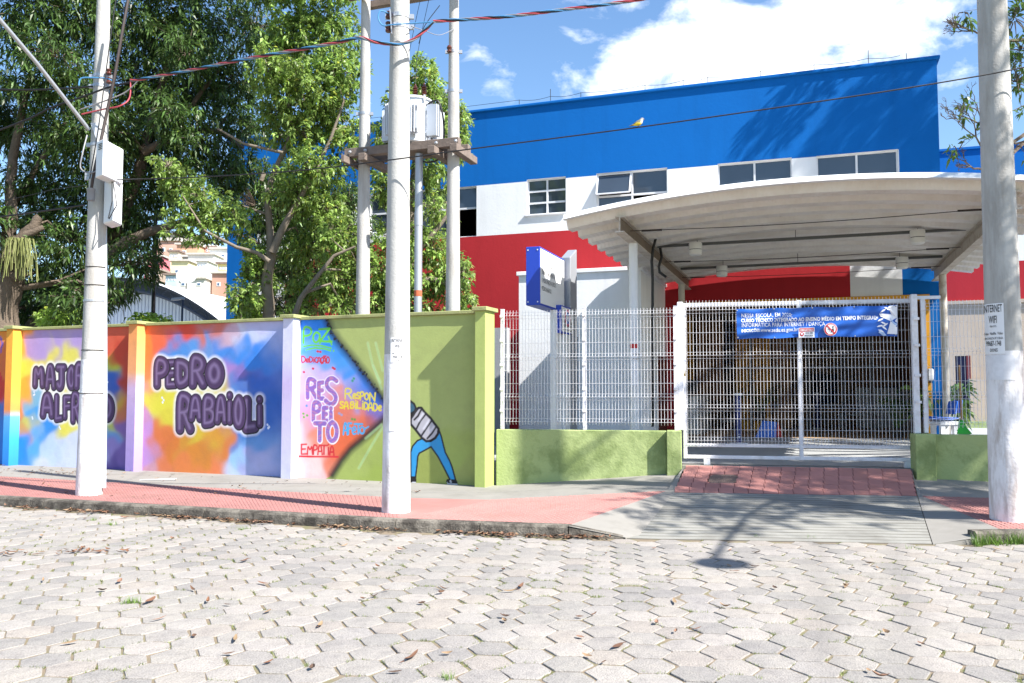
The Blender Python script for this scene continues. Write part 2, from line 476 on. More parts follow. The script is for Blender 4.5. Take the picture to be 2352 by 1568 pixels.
# red tiled band
redp = MB()
patch(redp, Fp[0], Fp[1], Bp[1], Bp[0], 12, 3); patch(redp, Fp[1], Fp[2], Bp[2], Bp[1], 12, 3); patch(redp, Fp[2], Fp[3], T_RED, Bp[3], 10, 6)
redp.add([Fp[2], Bp[3], Bp[2]], [(0, 1, 2)])
sidewalk = thing('sidewalk', (-2, 12, 0), kind='structure')
redp.build('red_band', M_red, sidewalk)
# concrete band along the wall
cb = MB()
patch(cb, Bp[0], Bp[1], wl(-10.8, SW, 0.3), wl(-18.5, SW, 0.3), 10, 3); patch(cb, Bp[1], Bp[2], wl(-1.2, SW, 0.3), wl(-10.8, SW, 0.3), 14, 3)
cb.add([Bp[2], Bp[3], FF.p(0.0, 0.25, SW), wl(-1.2, SW, 0.3)], [(0, 1, 2, 3)])
patch(cb, Bp[3], T_RED, FF.p(2.95, 0.25, 0.40), FF.p(0.0, 0.25, SW), 10, 5)
cb.build('concrete_band', M_conc, sidewalk)
# sloping wing of the drop kerb
R_TL, R_TR = Vector((2.27, 11.97, 0.25)), Vector((5.47, 11.57, 0.25))
wg = MB()
patch(wg, Fp[3], Vector((1.45, 9.80, 0.02)), R_TL, T_RED, 4, 6, 0.001)
wg.add([T_RED, R_TL, FF.p(2.98, -0.14, 0.49), FF.p(2.95, 0.25, 0.40)], [(0, 1, 2, 3)])
wg.add([Fp[3], Vector((.64, 9.75, SW)), Vector((1.28, 9.68, .012)), Vector((1.45, 9.80, 0.02))], [(0, 1, 2, 3)])
wg.add([Vector((1.28, 9.68, .012)), Vector((1.45, 9.80, .02)), R_TL, R_TL - Vector((0, 0, .3)), Vector((1.45, 9.80, -.1)), Vector((1.28, 9.68, -.1))], [(0, 1, 4, 5), (1, 2, 3, 4)])
wg.build('sloping_wing', M_conc, sidewalk)
# raised pads of the red tiles, too small to count
def pads(quads, pitch, size, name, parent):
    vs, fs = [], []
    for (a, b, c, d) in quads:
        a, b, c, d = map(Vector, (a, b, c, d))
        nu = int(((b - a).length + (c - d).length) / 2 / pitch); nv = int(((d - a).length + (c - b).length) / 2 / pitch)
        for j in range(nv):
            for i in range(nu):
                s, t = (i + .5) / nu, (j + .5) / nv
                p = (a * (1 - s) + b * s) * (1 - t) + (d * (1 - s) + c * s) * t
                if p.x < -11.5: continue
                eu = ((b - a) * (1 - t) + (c - d) * t).normalized(); ev = ((d - a) * (1 - s) + (c - b) * s).normalized()
                gap = 0.82 if (i % 4 == 0 or j % 4 == 0) else 1.0
                h = size / 2 * gap * rs.uniform(0.93, 1.04); h2 = h * 0.72; z = Vector((0, 0, 0.0065 * rs.uniform(0.6, 1.1)))
                q = len(vs)
                vs += [p - eu * h - ev * h, p + eu * h - ev * h, p + eu * h + ev * h, p - eu * h + ev * h, p - eu * h2 - ev * h2 + z, p + eu * h2 - ev * h2 + z, p + eu * h2 + ev * h2 + z, p - eu * h2 + ev * h2 + z]
                fs += [(q + 4, q + 5, q + 6, q + 7), (q, q + 1, q + 5, q + 4), (q + 1, q + 2, q + 6, q + 5), (q + 2, q + 3, q + 7, q + 6), (q + 3, q, q + 4, q + 7)]
    V = np.array([tuple(q) for q in vs]); F = np.array(fs).ravel()
    o = np_mesh(name, V, F, 4, M_red, parent); o['kind'] = 'stuff'
pads([(Fp[0], Fp[1], Bp[1], Bp[0]), (Fp[1], Fp[2], Bp[2], Bp[1]), (Fp[2], Fp[3], T_RED, Bp[3])], 0.062, 0.055, 'tile_relief', sidewalk)
# kerb stones
def kerb_run(line, zt, parent, length=0.95, z_end=None):
    tot = 0; segs = []
    pts = [Vector((x, y, 0)) for x, y in line]
    for a, b in zip(pts, pts[1:]):
        L = (b - a).length; n = max(1, round(L / length))
        for i in range(n): segs.append((a.lerp(b, i / n), a.lerp(b, (i + 1) / n)))
    N = len(segs)
    for i, (a, b) in enumerate(segs):
        if a.x < -12.5: continue
        d = (b - a).normalized(); nrm = Vector((-d.y, d.x, 0))
        a2 = a + d * 0.006; b2 = b - d * 0.006
        za = zt; zb = zt
        if z_end is not None and i == N - 1: zb = z_end
        mb = MB(); n = 7
        prof = [(-0.012, -0.2), (-0.004, zt * 0.35), (0.006, zt - 0.028), (0.03, zt - 0.004), (0.09, zt + 0.001), (0.162, zt - 0.002), (0.162, -0.2)]
        for k in range(n + 1):
            t = k / n; p = a2.lerp(b2, t); zz = za + (zb - za) * t
            for q, (o_, h_) in enumerate(prof):
                hz = h_ if h_ < 0 else h_ * zz / zt
                wob = 0.010 * mnoise.noise(Vector((p.x * 6, p.y * 6, q * 1.7))) if 0 < q < 4 else 0
                pp = p + nrm * (o_ + wob); mb.v.append(Vector((pp.x, pp.y, hz + wob * 0.8)))
        m_ = len(prof)
        for k in range(n):
            for q in range(m_ - 1):
                mb.f.append((k * m_ + q, (k + 1) * m_ + q, (k + 1) * m_ + q + 1, k * m_ + q + 1)); mb.mi.append(0)
        mb.f.append(tuple(range(m_))); mb.mi.append(0); mb.f.append(tuple(n * m_ + q for q in range(m_))[::-1]); mb.mi.append(0)
        mb.build('kerb_stone', M_kerb, parent)
kerb = thing('kerb', (-2, 10.5, 0), kind='structure')
kerb_run(KERB, SW + 0.004, kerb, z_end=0.03)
kerb_run(KERB_R[1:], SW + 0.004, kerb)

# ------------------------------------------------------------------ drive ramp with scored concrete and ribbed red tiles
ramp = thing('drive_ramp', (3.4, 10.7, 0), kind='structure')
rm = MB(); rows = 19
for i in range(rows):
    t0, t1 = i / rows, (i + 1) / rows
    a0, b0 = RAMP_BL.lerp(R_TL, t0), RAMP_BR.lerp(R_TR, t0)
    a1, b1_ = RAMP_BL.lerp(R_TL, t1), RAMP_BR.lerp(R_TR, t1)
    n = 24; g_ = 0.014; base = len(rm.v)
    for k in range(n + 1):
        s = k / n; p0 = a0.lerp(b0, s); p1 = a1.lerp(b1_, s); d = (p1 - p0); L = d.length; d.normalize()
        w0 = 0.006 * mnoise.noise(Vector((s * 7, i * 3.1, 0))); w1 = 0.006 * mnoise.noise(Vector((s * 7, (i + 1) * 3.1, 0)))
        gg = g_ * (0.8 + 0.6 * mnoise.noise(Vector((s * 11, i, 5))))
        dn = Vector((0, 0, -0.022))
        lift = Vector((0, 0, 0.003 * mnoise.noise(Vector((s * 5, i * 0.7, 9)))))
        rm.v += [p0 + d * w0 + dn, p0 + d * (w0 + gg) + lift, p1 + d * (w1 - gg * 0.4) + lift, p1 + d * w1 + dn]
    for k in range(n):
        q = base + k * 4
        for c in range(3): rm.f.append((q + c, q + 4 + c, q + 5 + c, q + 1 + c)); rm.mi.append(0 if c == 1 else 1)
rm.build('scored_slab', [M_ramp, mat('soil in the scored lines', lin(84, 80, 72), .95)], ramp)
G_TL, G_TR = FF.p(3.03, -0.02, 0.50), FF.p(6.30, -0.02, 0.50)
bedm = MB(); patch(bedm, R_TL - Vector((0, 0, .012)), R_TR - Vector((0, 0, .012)), G_TR - Vector((0, 0, .012)), G_TL - Vector((0, 0, .012)), 6, 4, 0)
bedm.build('tile_bed', mat('mortar', lin(112, 76, 70), 0.95, var=0.1), ramp)
# one ribbed tile, unit size, then laid in rows
def rib_tile():
    mb = MB(); mb.m = 1; mb.box(0.012, 0.988, 0.012, 0.988, -0.02, 0.0); mb.m = 0
    for i in range(5):
        y0 = 0.035 + i * 0.192
        mb.add([(0.02, y0, 0.0005), (0.98, y0, 0.0005), (0.98, y0 + 0.115, 0.0005), (0.02, y0 + 0.115, 0.0005), (0.03, y0 + 0.02, 0.016), (0.97, y0 + 0.02, 0.016), (0.97, y0 + 0.095, 0.016), (0.03, y0 + 0.095, 0.016)],
               [(4, 5, 6, 7), (0, 1, 5, 4), (1, 2, 6, 5), (2, 3, 7, 6), (3, 0, 4, 7)])
    return mb
tile0 = rib_tile().build('tile', [M_redtile, mat('darker tile groove', lin(124, 80, 74), .9)], ramp)  # tile base in a darker red so the ribs stand out
tile0.data.transform(WM[ramp.name])          # keep the mesh in its own unit square
NX, NY = 16, 6
for j in range(NY):
    for i in range(NX):
        s, t = i / NX, j / NY
        P = lambda s, t: (R_TL.lerp(R_TR, s)).lerp(G_TL.lerp(G_TR, s), t)
        p = P(s, t); eu = P(s + 1 / NX, t) - p; ev = P(s, t + 1 / NY) - p; ez = eu.cross(ev).normalized()
        if i in (2, 3) and j in (2, 3): continue             # the inspection cover sits here
        Mx = Matrix(((eu.x, ev.x, ez.x, p.x), (eu.y, ev.y, ez.y, p.y), (eu.z, ev.z, ez.z, p.z + rs.uniform(-.002, .002)), (0, 0, 0, 1)))
        o = tile0 if (i == 0 and j == 0) else tile0.copy()
        if o is not tile0: COL.objects.link(o); o.parent = ramp
        o.matrix_local = WM[ramp.name].inverted() @ Mx
# cast cover in the tiles
P = lambda s, t: (R_TL.lerp(R_TR, s)).lerp(G_TL.lerp(G_TR, s), t)
cov = MB(); cc = [P(2 / NX, 2 / NY), P(4 / NX, 2 / NY), P(4 / NX, 4 / NY), P(2 / NX, 4 / NY)]
ctr = sum(cc, Vector()) / 4
ring = []
for k in range(4):
    a, b = cc[k], cc[(k + 1) % 4]
    ring += [a.lerp(b, 0.16), a.lerp(b, 0.84)]
up = Vector((0, 0, 0.004))
cov.prism([ctr + (q - ctr) * 0.97 - up * 3 for q in ring], up * 4)
M_iron = mat('cast iron', lin(112, 96, 90), 0.7, metal=0.3, var=0.15, vscale=20, bump=0.5, bscale=60)
covo = thing('inspection_cover', tuple(ctr), 0, 'small rusty iron inspection cover set in the red ribbed tiles', 'drain cover')
cov.build('plate', M_iron, covo)
kb = MB()
for i in range(12):
    for j in range(7):
        s, t = 0.08 + 0.84 * i / 11, 0.1 + 0.8 * j / 6
        if (s < .2 or s > .8) and (t < .2 or t > .8): continue
        p = P((2 + 2 * s) / NX, (2 + 2 * t) / NY) + up
        kb.add([p + Vector((-.011, 0, 0)), p + Vector((0, -.011, 0)), p + Vector((.011, 0, 0)), p + Vector((0, .011, 0)), p + Vector((0, 0, .008))], [(0, 1, 4), (1, 2, 4), (2, 3, 4), (3, 0, 4)])
o = kb.build('raised_studs', M_iron, covo); o['kind'] = 'stuff'
# fill where the missing tiles were
fb = MB()
patch(fb, P(2 / NX, 2 / NY), P(4 / NX, 2 / NY), P(4 / NX, 4 / NY), P(2 / NX, 4 / NY), 2, 2, 0)
for q in fb.v: q.z -= 0.006
fb.build('mortar_fill', M_redtile, ramp)

# right-hand pavement
sw2 = thing('sidewalk', (6, 10.5, 0), kind='structure')
W_RL, W_RR = Vector((5.93, 12.62, 0.40)), Vector((12.5, 11.35, 0.18))
A1, A2, A3 = Vector((5.55, 11.60, 0.245)), Vector((5.46, 10.09, 0.16)), Vector((5.42, 9.56, SW))
rp = MB(); patch(rp, A3, Vector((12.5, 8.70, SW)), Vector((12.5, 10.5, 0.15)), A1, 10, 8); rp.build('red_band', M_red, sw2)
cp = MB(); patch(cp, A1, Vector((12.5, 10.5, 0.15)), W_RR + Vector((0, .3, 0)), W_RL + Vector((0, .3, 0)), 10, 4); cp.build('concrete_band', M_conc, sw2)
wp = MB(); patch(wp, RAMP_BR + Vector((.010, 0, 0)), A3, A1, R_TR + Vector((.008, 0, 0)), 4, 8, 0.001)
wp.add([RAMP_BR + Vector((.010, 0, 0)), Vector((5.05, 9.36, 0.06)), Vector((5.3, 9.42, .11)), A3], [(0, 1, 2, 3)])
wp.add([RAMP_BR + Vector((.010, 0, 0)), Vector((5.05, 9.33, 0.06)), Vector((5.05, 9.33, -.1)), RAMP_BR + Vector((.010, 0, -.1))], [(0, 1, 2, 3)])
wp.add([R_TR + Vector((.008, 0, 0)), A1, W_RL, G_TR], [(0, 1, 2, 3)])
wp.build('sloping_wing', M_conc, sw2)
pads([(A3, Vector((9.0, 9.13, SW)), Vector((9.0, 11.05, 0.198)), A1)], 0.062, 0.055, 'tile_relief', sw2)

# schoolyard slab behind the fence
yd = MB()
yd.prism([FF.p(-0.1, 0.10, -0.2), FF.p(3.0, 0.10, -0.2), FF.p(3.03, 0.0, -0.2), FF.p(6.30, 0.0, -0.2), FF.p(6.32, 0.12, -0.2), FF.p(16, 0.12, -0.2), Vector((30, 40, -.2)), Vector((-40, 60, -.2)), wl(-20, -.2, 0.12), wl(-0.1, -.2, 0.12)], (0, 0, 0.696))
tag(yd.build('schoolyard', M_yard), kind='structure')
# ------------------------------------------------------------------ painted boundary wall
M_mural = mat('mural paint', (1, 1, 1), 0.75, attr=True, var=0.05, vscale=7, dirt=lin(96, 90, 80), dscale=2.2, damt=.16, dlo=.52, dhi=.72, bump=0.35, bscale=30, bdist=0.006, bump2=0.8, b2scale=5.0)
M_olive = mat('olive coping paint', lin(152, 156, 104), 0.85, var=0.12, vscale=6, bump=0.5, bscale=30, dirt=lin(96, 96, 70), dscale=3, damt=0.6)
M_green = mat('green wall paint', lin(156, 170, 112), 0.8, var=0.06, vscale=2.5, bump=0.6, bscale=24, bdist=0.012, bump2=0.8, dirt=lin(118, 134, 78), dscale=1.8, damt=0.85, dlo=0.46, dhi=0.60)
KP = 0.92          # paint reflects this share of what the sunlit print shows

def cA(x, y): return ((x / 2.24) * 0.59036, (1200 + y / 2.24) * 0.59036)
def cB(x, y): return ((900 + x / 2.24) * 0.59036, (1200 + y / 2.24) * 0.59036)
def onw(p, v=0.0): return FW.hit(p[0], p[1], v)

STROKES = {
 'M': [[(0, 1), (.1, 0), (.5, .62), (.9, 0), (1, 1)]],
 'A': [[(0, 1), (.12, .45), (.3, .06), (.5, 0), (.7, .06), (.88, .45), (1, 1)], [(.12, .66), (.88, .66)]],
 'J': [[(.05, 0), (1, 0)], [(.62, 0), (.64, .7), (.5, .95), (.25, 1), (.05, .84)]],
 'O': [[(.5, 0), (.16, .14), (0, .5), (.16, .86), (.5, 1), (.84, .86), (1, .5), (.84, .14), (.5, 0)]],
 'R': [[(0, 1), (0, 0), (.55, 0), (.92, .13), (.95, .34), (.65, .5), (.05, .52)], [(.42, .52), (1, 1)]],
 'L': [[(.05, 0), (0, 1), (1, .96)]],
 'F': [[(.02, 1), (0, 0), (1, 0)], [(0, .47), (.78, .45)]],
 'E': [[(1, 0), (0, .02), (0, 1), (1, .98)], [(0, .5), (.8, .48)]],
 'D': [[(0, 0), (0, 1), (.5, .97), (.88, .78), (1, .48), (.85, .18), (.45, .02), (0, 0)]],
 'P': [[(0, 1), (0, 0), (.6, 0), (.96, .15), (.95, .4), (.6, .54), (.02, .56)]],
 'B': [[(0, 1), (0, 0), (.6, 0), (.9, .14), (.85, .36), (.5, .46), (0, .47)], [(.5, .46), (.9, .56), (1, .76), (.75, .97), (0, 1)]],
 'I': [[(.5, 0), (.5, 1)]],
 'i': [[(.5, .34), (.5, 1)], [(.5, 0.04), (.5, .06)]],
 'S': [[(.95, .12), (.6, 0), (.2, .06), (.05, .26), (.3, .44), (.7, .55), (.95, .75), (.75, .96), (.35, 1), (.02, .86)]],
 'T': [[(0, 0), (1, .02)], [(.5, 0), (.48, 1)]],
 'N': [[(0, 1), (0.04, 0), (.92, 1), (1, 0)]],
 'C': [[(.95, .15), (.55, 0), (.12, .2), (0, .55), (.2, .9), (.6, 1), (.98, .86)]],
 'e': [[(.05, .6), (.95, .52), (.8, .2), (.45, .12), (.1, .35), (.05, .7), (.35, 1), (.9, .9)]],
 'a': [[(.9, .3), (.5, .1), (.1, .4), (.1, .8), (.45, 1), (.88, .75), (.92, .2), (.95, 1)]],
 'Z': [[(0, .05), (.95, 0), (.1, .95), (1.15, .98)]],
 '~': [[(0, .7), (.25, .2), (.6, .7), (1, .2)]],
 '5': [[(.5, 0), (.65, .3), (.5, .6), (.3, .5)]],
}
class Canvas:
    def __init__(s, U, Z): s.U = U; s.Z = Z; s.C = np.zeros((len(U), 3))
    def idw(s, pts, conv, p=3.2, eps=0.035):
        W = np.zeros(len(s.U)); A = np.zeros((len(s.U), 3))
        wob = 0.10 * np.sin(s.U * 5.1 + 2 * np.sin(s.Z * 4.3)) + 0.05 * np.sin(s.U * 13.0 + s.Z * 9.0)
        wz = 0.09 * np.sin(s.Z * 6.2 + 1.7 * np.sin(s.U * 3.9)) + 0.04 * np.sin(s.Z * 15.0 - s.U * 11.0)
        for (x, y, r, g, b) in pts:
            u, z = onw(conv(x, y)); d2 = (s.U + wob - u) ** 2 + (s.Z + wz - z) ** 2
            wgt = 1.0 / (d2 + eps) ** p; W += wgt; A += wgt[:, None] * (np.array(lin(r, g, b)) * KP)
        s.C = A / W[:, None]
    def blend(s, idx, f, col): s.C[idx] = s.C[idx] * (1 - f[:, None]) + np.array(lin(*col))[None] * KP * f[:, None]
    def dist(s, lines, reach):
        """distance to poly-lines given in wall metres, for the vertices within reach"""
        P = np.array([q for l in lines for q in l]); lo = P.min(0) - reach; hi = P.max(0) + reach
        idx = np.nonzero((s.U > lo[0]) & (s.U < hi[0]) & (s.Z > lo[1]) & (s.Z < hi[1]))[0]
        u, z = s.U[idx], s.Z[idx]; D = np.full(len(idx), 9.0)
        for l in lines:
            for a, b in zip(l, l[1:]):
                ab = (b[0] - a[0], b[1] - a[1]); L2 = ab[0] ** 2 + ab[1] ** 2 + 1e-12
                t = np.clip(((u - a[0]) * ab[0] + (z - a[1]) * ab[1]) / L2, 0, 1)
                D = np.minimum(D, np.hypot(u - a[0] - t * ab[0], z - a[1] - t * ab[1]))
        return idx, D
    def line(s, pts, conv, r, col, soft=0.008, amt=1.0):
        l = [onw(conv(*q)) for q in pts]; idx, D = s.dist([l], r + soft * 3)
        s.blend(idx, amt * np.clip(1 - (D - r) / soft, 0, 1), col)
    def poly(s, pts, conv, col, edge=None, ew=0.012):
        l = [onw(conv(*q)) for q in pts]; l2 = l + [l[0]]; idx, D = s.dist([l2], 0.05)
        u, z = s.U[idx], s.Z[idx]; inside = np.zeros(len(idx), bool)
        for a, b in zip(l2, l2[1:]):
            c = ((a[1] > z) != (b[1] > z)) & (u < (b[0] - a[0]) * (z - a[1]) / (b[1] - a[1] + 1e-12) + a[0]); inside ^= c
        s.blend(idx, inside.astype(float), col)
        if edge: s.blend(idx, np.clip(1 - (D - ew) / 0.008, 0, 1), edge)
    def letter(s, ch, box, conv, skew=0.0):
        x0, y0, x1, y1 = box; out = []
        for st in STROKES[ch]:
            q = [(x0 + (x1 - x0) * a + skew * (0.5 - b) * (y1 - y0), y0 + (y1 - y0) * b) for a, b in st]
            if len(q) > 4:        # round the bends
                for _ in range(2):
                    n = [q[0]]
                    for a, b in zip(q, q[1:]): n += [(a[0] * .75 + b[0] * .25, a[1] * .75 + b[1] * .25), (a[0] * .25 + b[0] * .75, a[1] * .25 + b[1] * .75)]
                    q = n + [q[-1]]
            out.append([onw(conv(*p)) for p in q])
        return out
    def bubble(s, ch, box, conv, r, fill=(92, 66, 112), rim=(24, 18, 30), ew=0.016, glow=(240, 240, 250), hi=(170, 150, 200), skew=0.0):
        x0, y0, x1, y1 = box; px = r / 0.0026      # keep the fat stroke inside its box
        bx = (x0 + px, y0 + px, x1 - px, y1 - px)
        L = s.letter(ch, bx, conv, skew)
        idx, D = s.dist(L, r + 0.16)
        if glow: s.blend(idx, 1.0 * np.clip(1 - (D - r - ew) / 0.085, 0, 1) ** 1.3, glow)
        return L
    def bubble2(s, L, r, fill, rim, ew, hi, pattern=False):
        idx, D = s.dist([[(a + 0.006, b - 0.010) for a, b in l] for l in L], r + 0.08)
        s.blend(idx, np.clip(1 - (D - r - ew) / 0.010, 0, 1), rim)
        idx, D = s.dist(L, r + 0.08)
        s.blend(idx, np.clip(1 - (D - r - ew) / 0.010, 0, 1), rim)
        s.blend(idx, np.clip(1 - (D - r) / 0.010, 0, 1), fill)
        if pattern:
            w_ = (np.sin(s.U[idx] * 34 + 6 * np.sin(s.Z[idx] * 19)) * np.sin(s.Z[idx] * 41 + s.U[idx] * 13) > 0.2)
            s.blend(idx, (np.clip(1 - (D - r) / 0.010, 0, 1) * w_ * 0.5), (205, 130, 140))
        if hi:
            idx, D = s.dist([[(a - 0.012, b + 0.012) for a, b in l] for l in L], r + 0.02)
            s.blend(idx, 0.55 * np.clip(1 - D / (r * 0.55), 0, 1), hi)
    def word(s, letters, conv, r, col, soft=0.008):
        for ch, *box in letters:
            idx, D = s.dist(s.letter(ch, box, conv), r + 0.04); s.blend(idx, np.clip(1 - (D - r) / soft, 0, 1), col)

def paint1(c):      # panel with the first name
    c.idw([(165, 300, 232, 160, 50), (200, 700, 228, 170, 60), (170, 900, 226, 130, 60), (330, 330, 172, 148, 205), (500, 320, 172, 148, 205), (690, 320, 172, 148, 205), (250, 520, 226, 216, 80),
           (450, 430, 220, 210, 90), (640, 430, 220, 212, 90), (960, 300, 212, 88, 62), (1060, 420, 196, 66, 44), (1080, 640, 176, 62, 44), (930, 480, 190, 205, 40), (950, 600, 40, 96, 190), (985, 720, 45, 90, 180),
           (1060, 880, 196, 96, 66), (1030, 860, 200, 170, 60), (1075, 1000, 128, 98, 168), (950, 1040, 196, 206, 66), (600, 1040, 222, 212, 80), (700, 1010, 220, 216, 80), (420, 1040, 46, 140, 220), (300, 900, 60, 160, 226),
           (240, 980, 210, 200, 84), (180, 1040, 222, 130, 62), (170, 1200, 40, 140, 226), (300, 1180, 90, 170, 235), (450, 1240, 188, 208, 246), (600, 1280, 206, 214, 246), (420, 1330, 214, 218, 246), (640, 1150, 200, 210, 240), (950, 1120, 80, 150, 220),
           (950, 1220, 150, 130, 196), (960, 1330, 98, 76, 150), (1060, 1250, 124, 98, 172), (500, 600, 222, 214, 90), (700, 600, 222, 214, 90), (300, 780, 120, 180, 210), (840, 1250, 170, 170, 220)], cA)
    B = []
    for ch, *b in [('M', 280, 478, 395, 690), ('A', 388, 480, 492, 705), ('J', 478, 486, 585, 716), ('O', 575, 495, 672, 712), ('R', 640, 466, 770, 705), ('A', 345, 728, 480, 955), ('L', 470, 745, 556, 985), ('F', 545, 757, 640, 965), ('R', 614, 724, 715, 1000), ('E', 700, 750, 790, 970), ('D', 775, 745, 880, 975), ('O', 868, 752, 1002, 985)]:
        B.append((ch, b, c.bubble(ch, b, cA, (b[2] - b[0]) * (.00056 if ch in 'AREDFM' else .00068))))
    for ch, b, L in B: c.bubble2(L, (b[2] - b[0]) * (.00056 if ch in 'AREDFM' else .00068), (72, 50, 90), (18, 14, 22), 0.018, (150, 128, 176))
    for x, y in ((920, 625), (935, 638), (925, 645), (295, 725), (300, 745), (292, 752), (518, 1030), (525, 1045), (280, 945), (283, 958)):
        c.line([(x, y), (x + 3, y + 4)], cA, 0.012, (225, 235, 250))
def paint2(c):      # panel with the surname
    c.idw([(1270, 280, 232, 128, 58), (1400, 280, 226, 104, 66), (1600, 190, 218, 74, 52), (1750, 280, 212, 110, 84), (1900, 170, 206, 110, 90), (1990, 230, 205, 170, 186), (2100, 160, 196, 190, 214), (2230, 170, 186, 186, 226), (2080, 230, 206, 212, 238), (2230, 260, 196, 206, 240),
           (1500, 400, 60, 140, 216), (1680, 380, 80, 150, 220), (1820, 330, 96, 150, 214), (1960, 330, 52, 136, 222), (2100, 330, 44, 136, 226), (2230, 400, 44, 130, 224), (2050, 450, 50, 136, 222), (2000, 560, 170, 130, 200), (2120, 560, 140, 116, 190), (2180, 620, 40, 100, 196),
           (1290, 460, 232, 128, 64), (1270, 600, 236, 130, 80), (1330, 760, 212, 208, 62), (1400, 830, 216, 212, 62), (1480, 950, 212, 202, 60), (1250, 760, 214, 140, 120), (1260, 900, 190, 140, 176), (1265, 1100, 186, 140, 190), (1270, 1300, 180, 140, 190), (1290, 1380, 200, 150, 160),
           (1420, 1120, 214, 116, 60), (1480, 1200, 206, 118, 46), (1600, 1180, 200, 140, 46), (1750, 1120, 204, 176, 50), (1750, 1250, 204, 128, 44), (1900, 1100, 208, 150, 48), (1980, 1200, 212, 122, 46), (1600, 1350, 216, 124, 64), (1850, 1380, 222, 124, 74), (1400, 1350, 214, 120, 70),
           (1800, 760, 214, 206, 66), (1650, 720, 214, 208, 64), (1950, 720, 208, 190, 76), (2060, 700, 80, 130, 200), (2060, 1120, 60, 120, 196), (2150, 1100, 40, 112, 190), (2200, 1200, 96, 150, 214), (2080, 1280, 150, 196, 236), (2180, 1320, 164, 168, 216), (2230, 1420, 176, 180, 226), (2070, 1440, 190, 206, 236), (2230, 900, 40, 100, 190)], cA)
    c2 = [(330, 700, 30, 100, 190), (330, 850, 36, 90, 180), (380, 600, 26, 92, 186), (380, 300, 42, 130, 222)]
    W = []
    def sx(x): return 2016 + x      # the second sheet lies 900 px to the right
    for ch, *b in [('E', 1440, 448, 1548, 690), ('P', 1340, 424, 1478, 692), ('D', 1518, 442, 1676, 690), ('R', 1645, 400, 1802, 690), ('O', 1782, 446, 1958, 690), ('R', 1534, 732, 1692, 1082), ('A', 1640, 752, 1770, 980), ('B', 1758, 752, 1893, 1032), ('A', 1868, 752, 1984, 1002), ('i', 1962, 722, 2040, 1004), ('L', 2112, 770, 2252, 1076), ('O', 2022, 760, 2140, 1050), ('i', 2226, 758, 2300, 1030)]:
        rr = (b[2] - b[0]) * (.00056 if ch in 'AREDPB' else .00068) if ch != 'i' else .060
        
        W.append((ch, b, rr, c.bubble(ch, b, cA, rr)))
    for ch, b, rr, L in W: c.bubble2(L, rr, (72, 50, 90), (18, 14, 22), 0.018, (156, 136, 182))
    for x, y in ((1412, 775), (1425, 795), (1416, 815), (2330, 1010), (2345, 1028), (2336, 1040)): c.line([(x, y), (x + 3, y + 5)], cA, 0.013, (225, 235, 250))
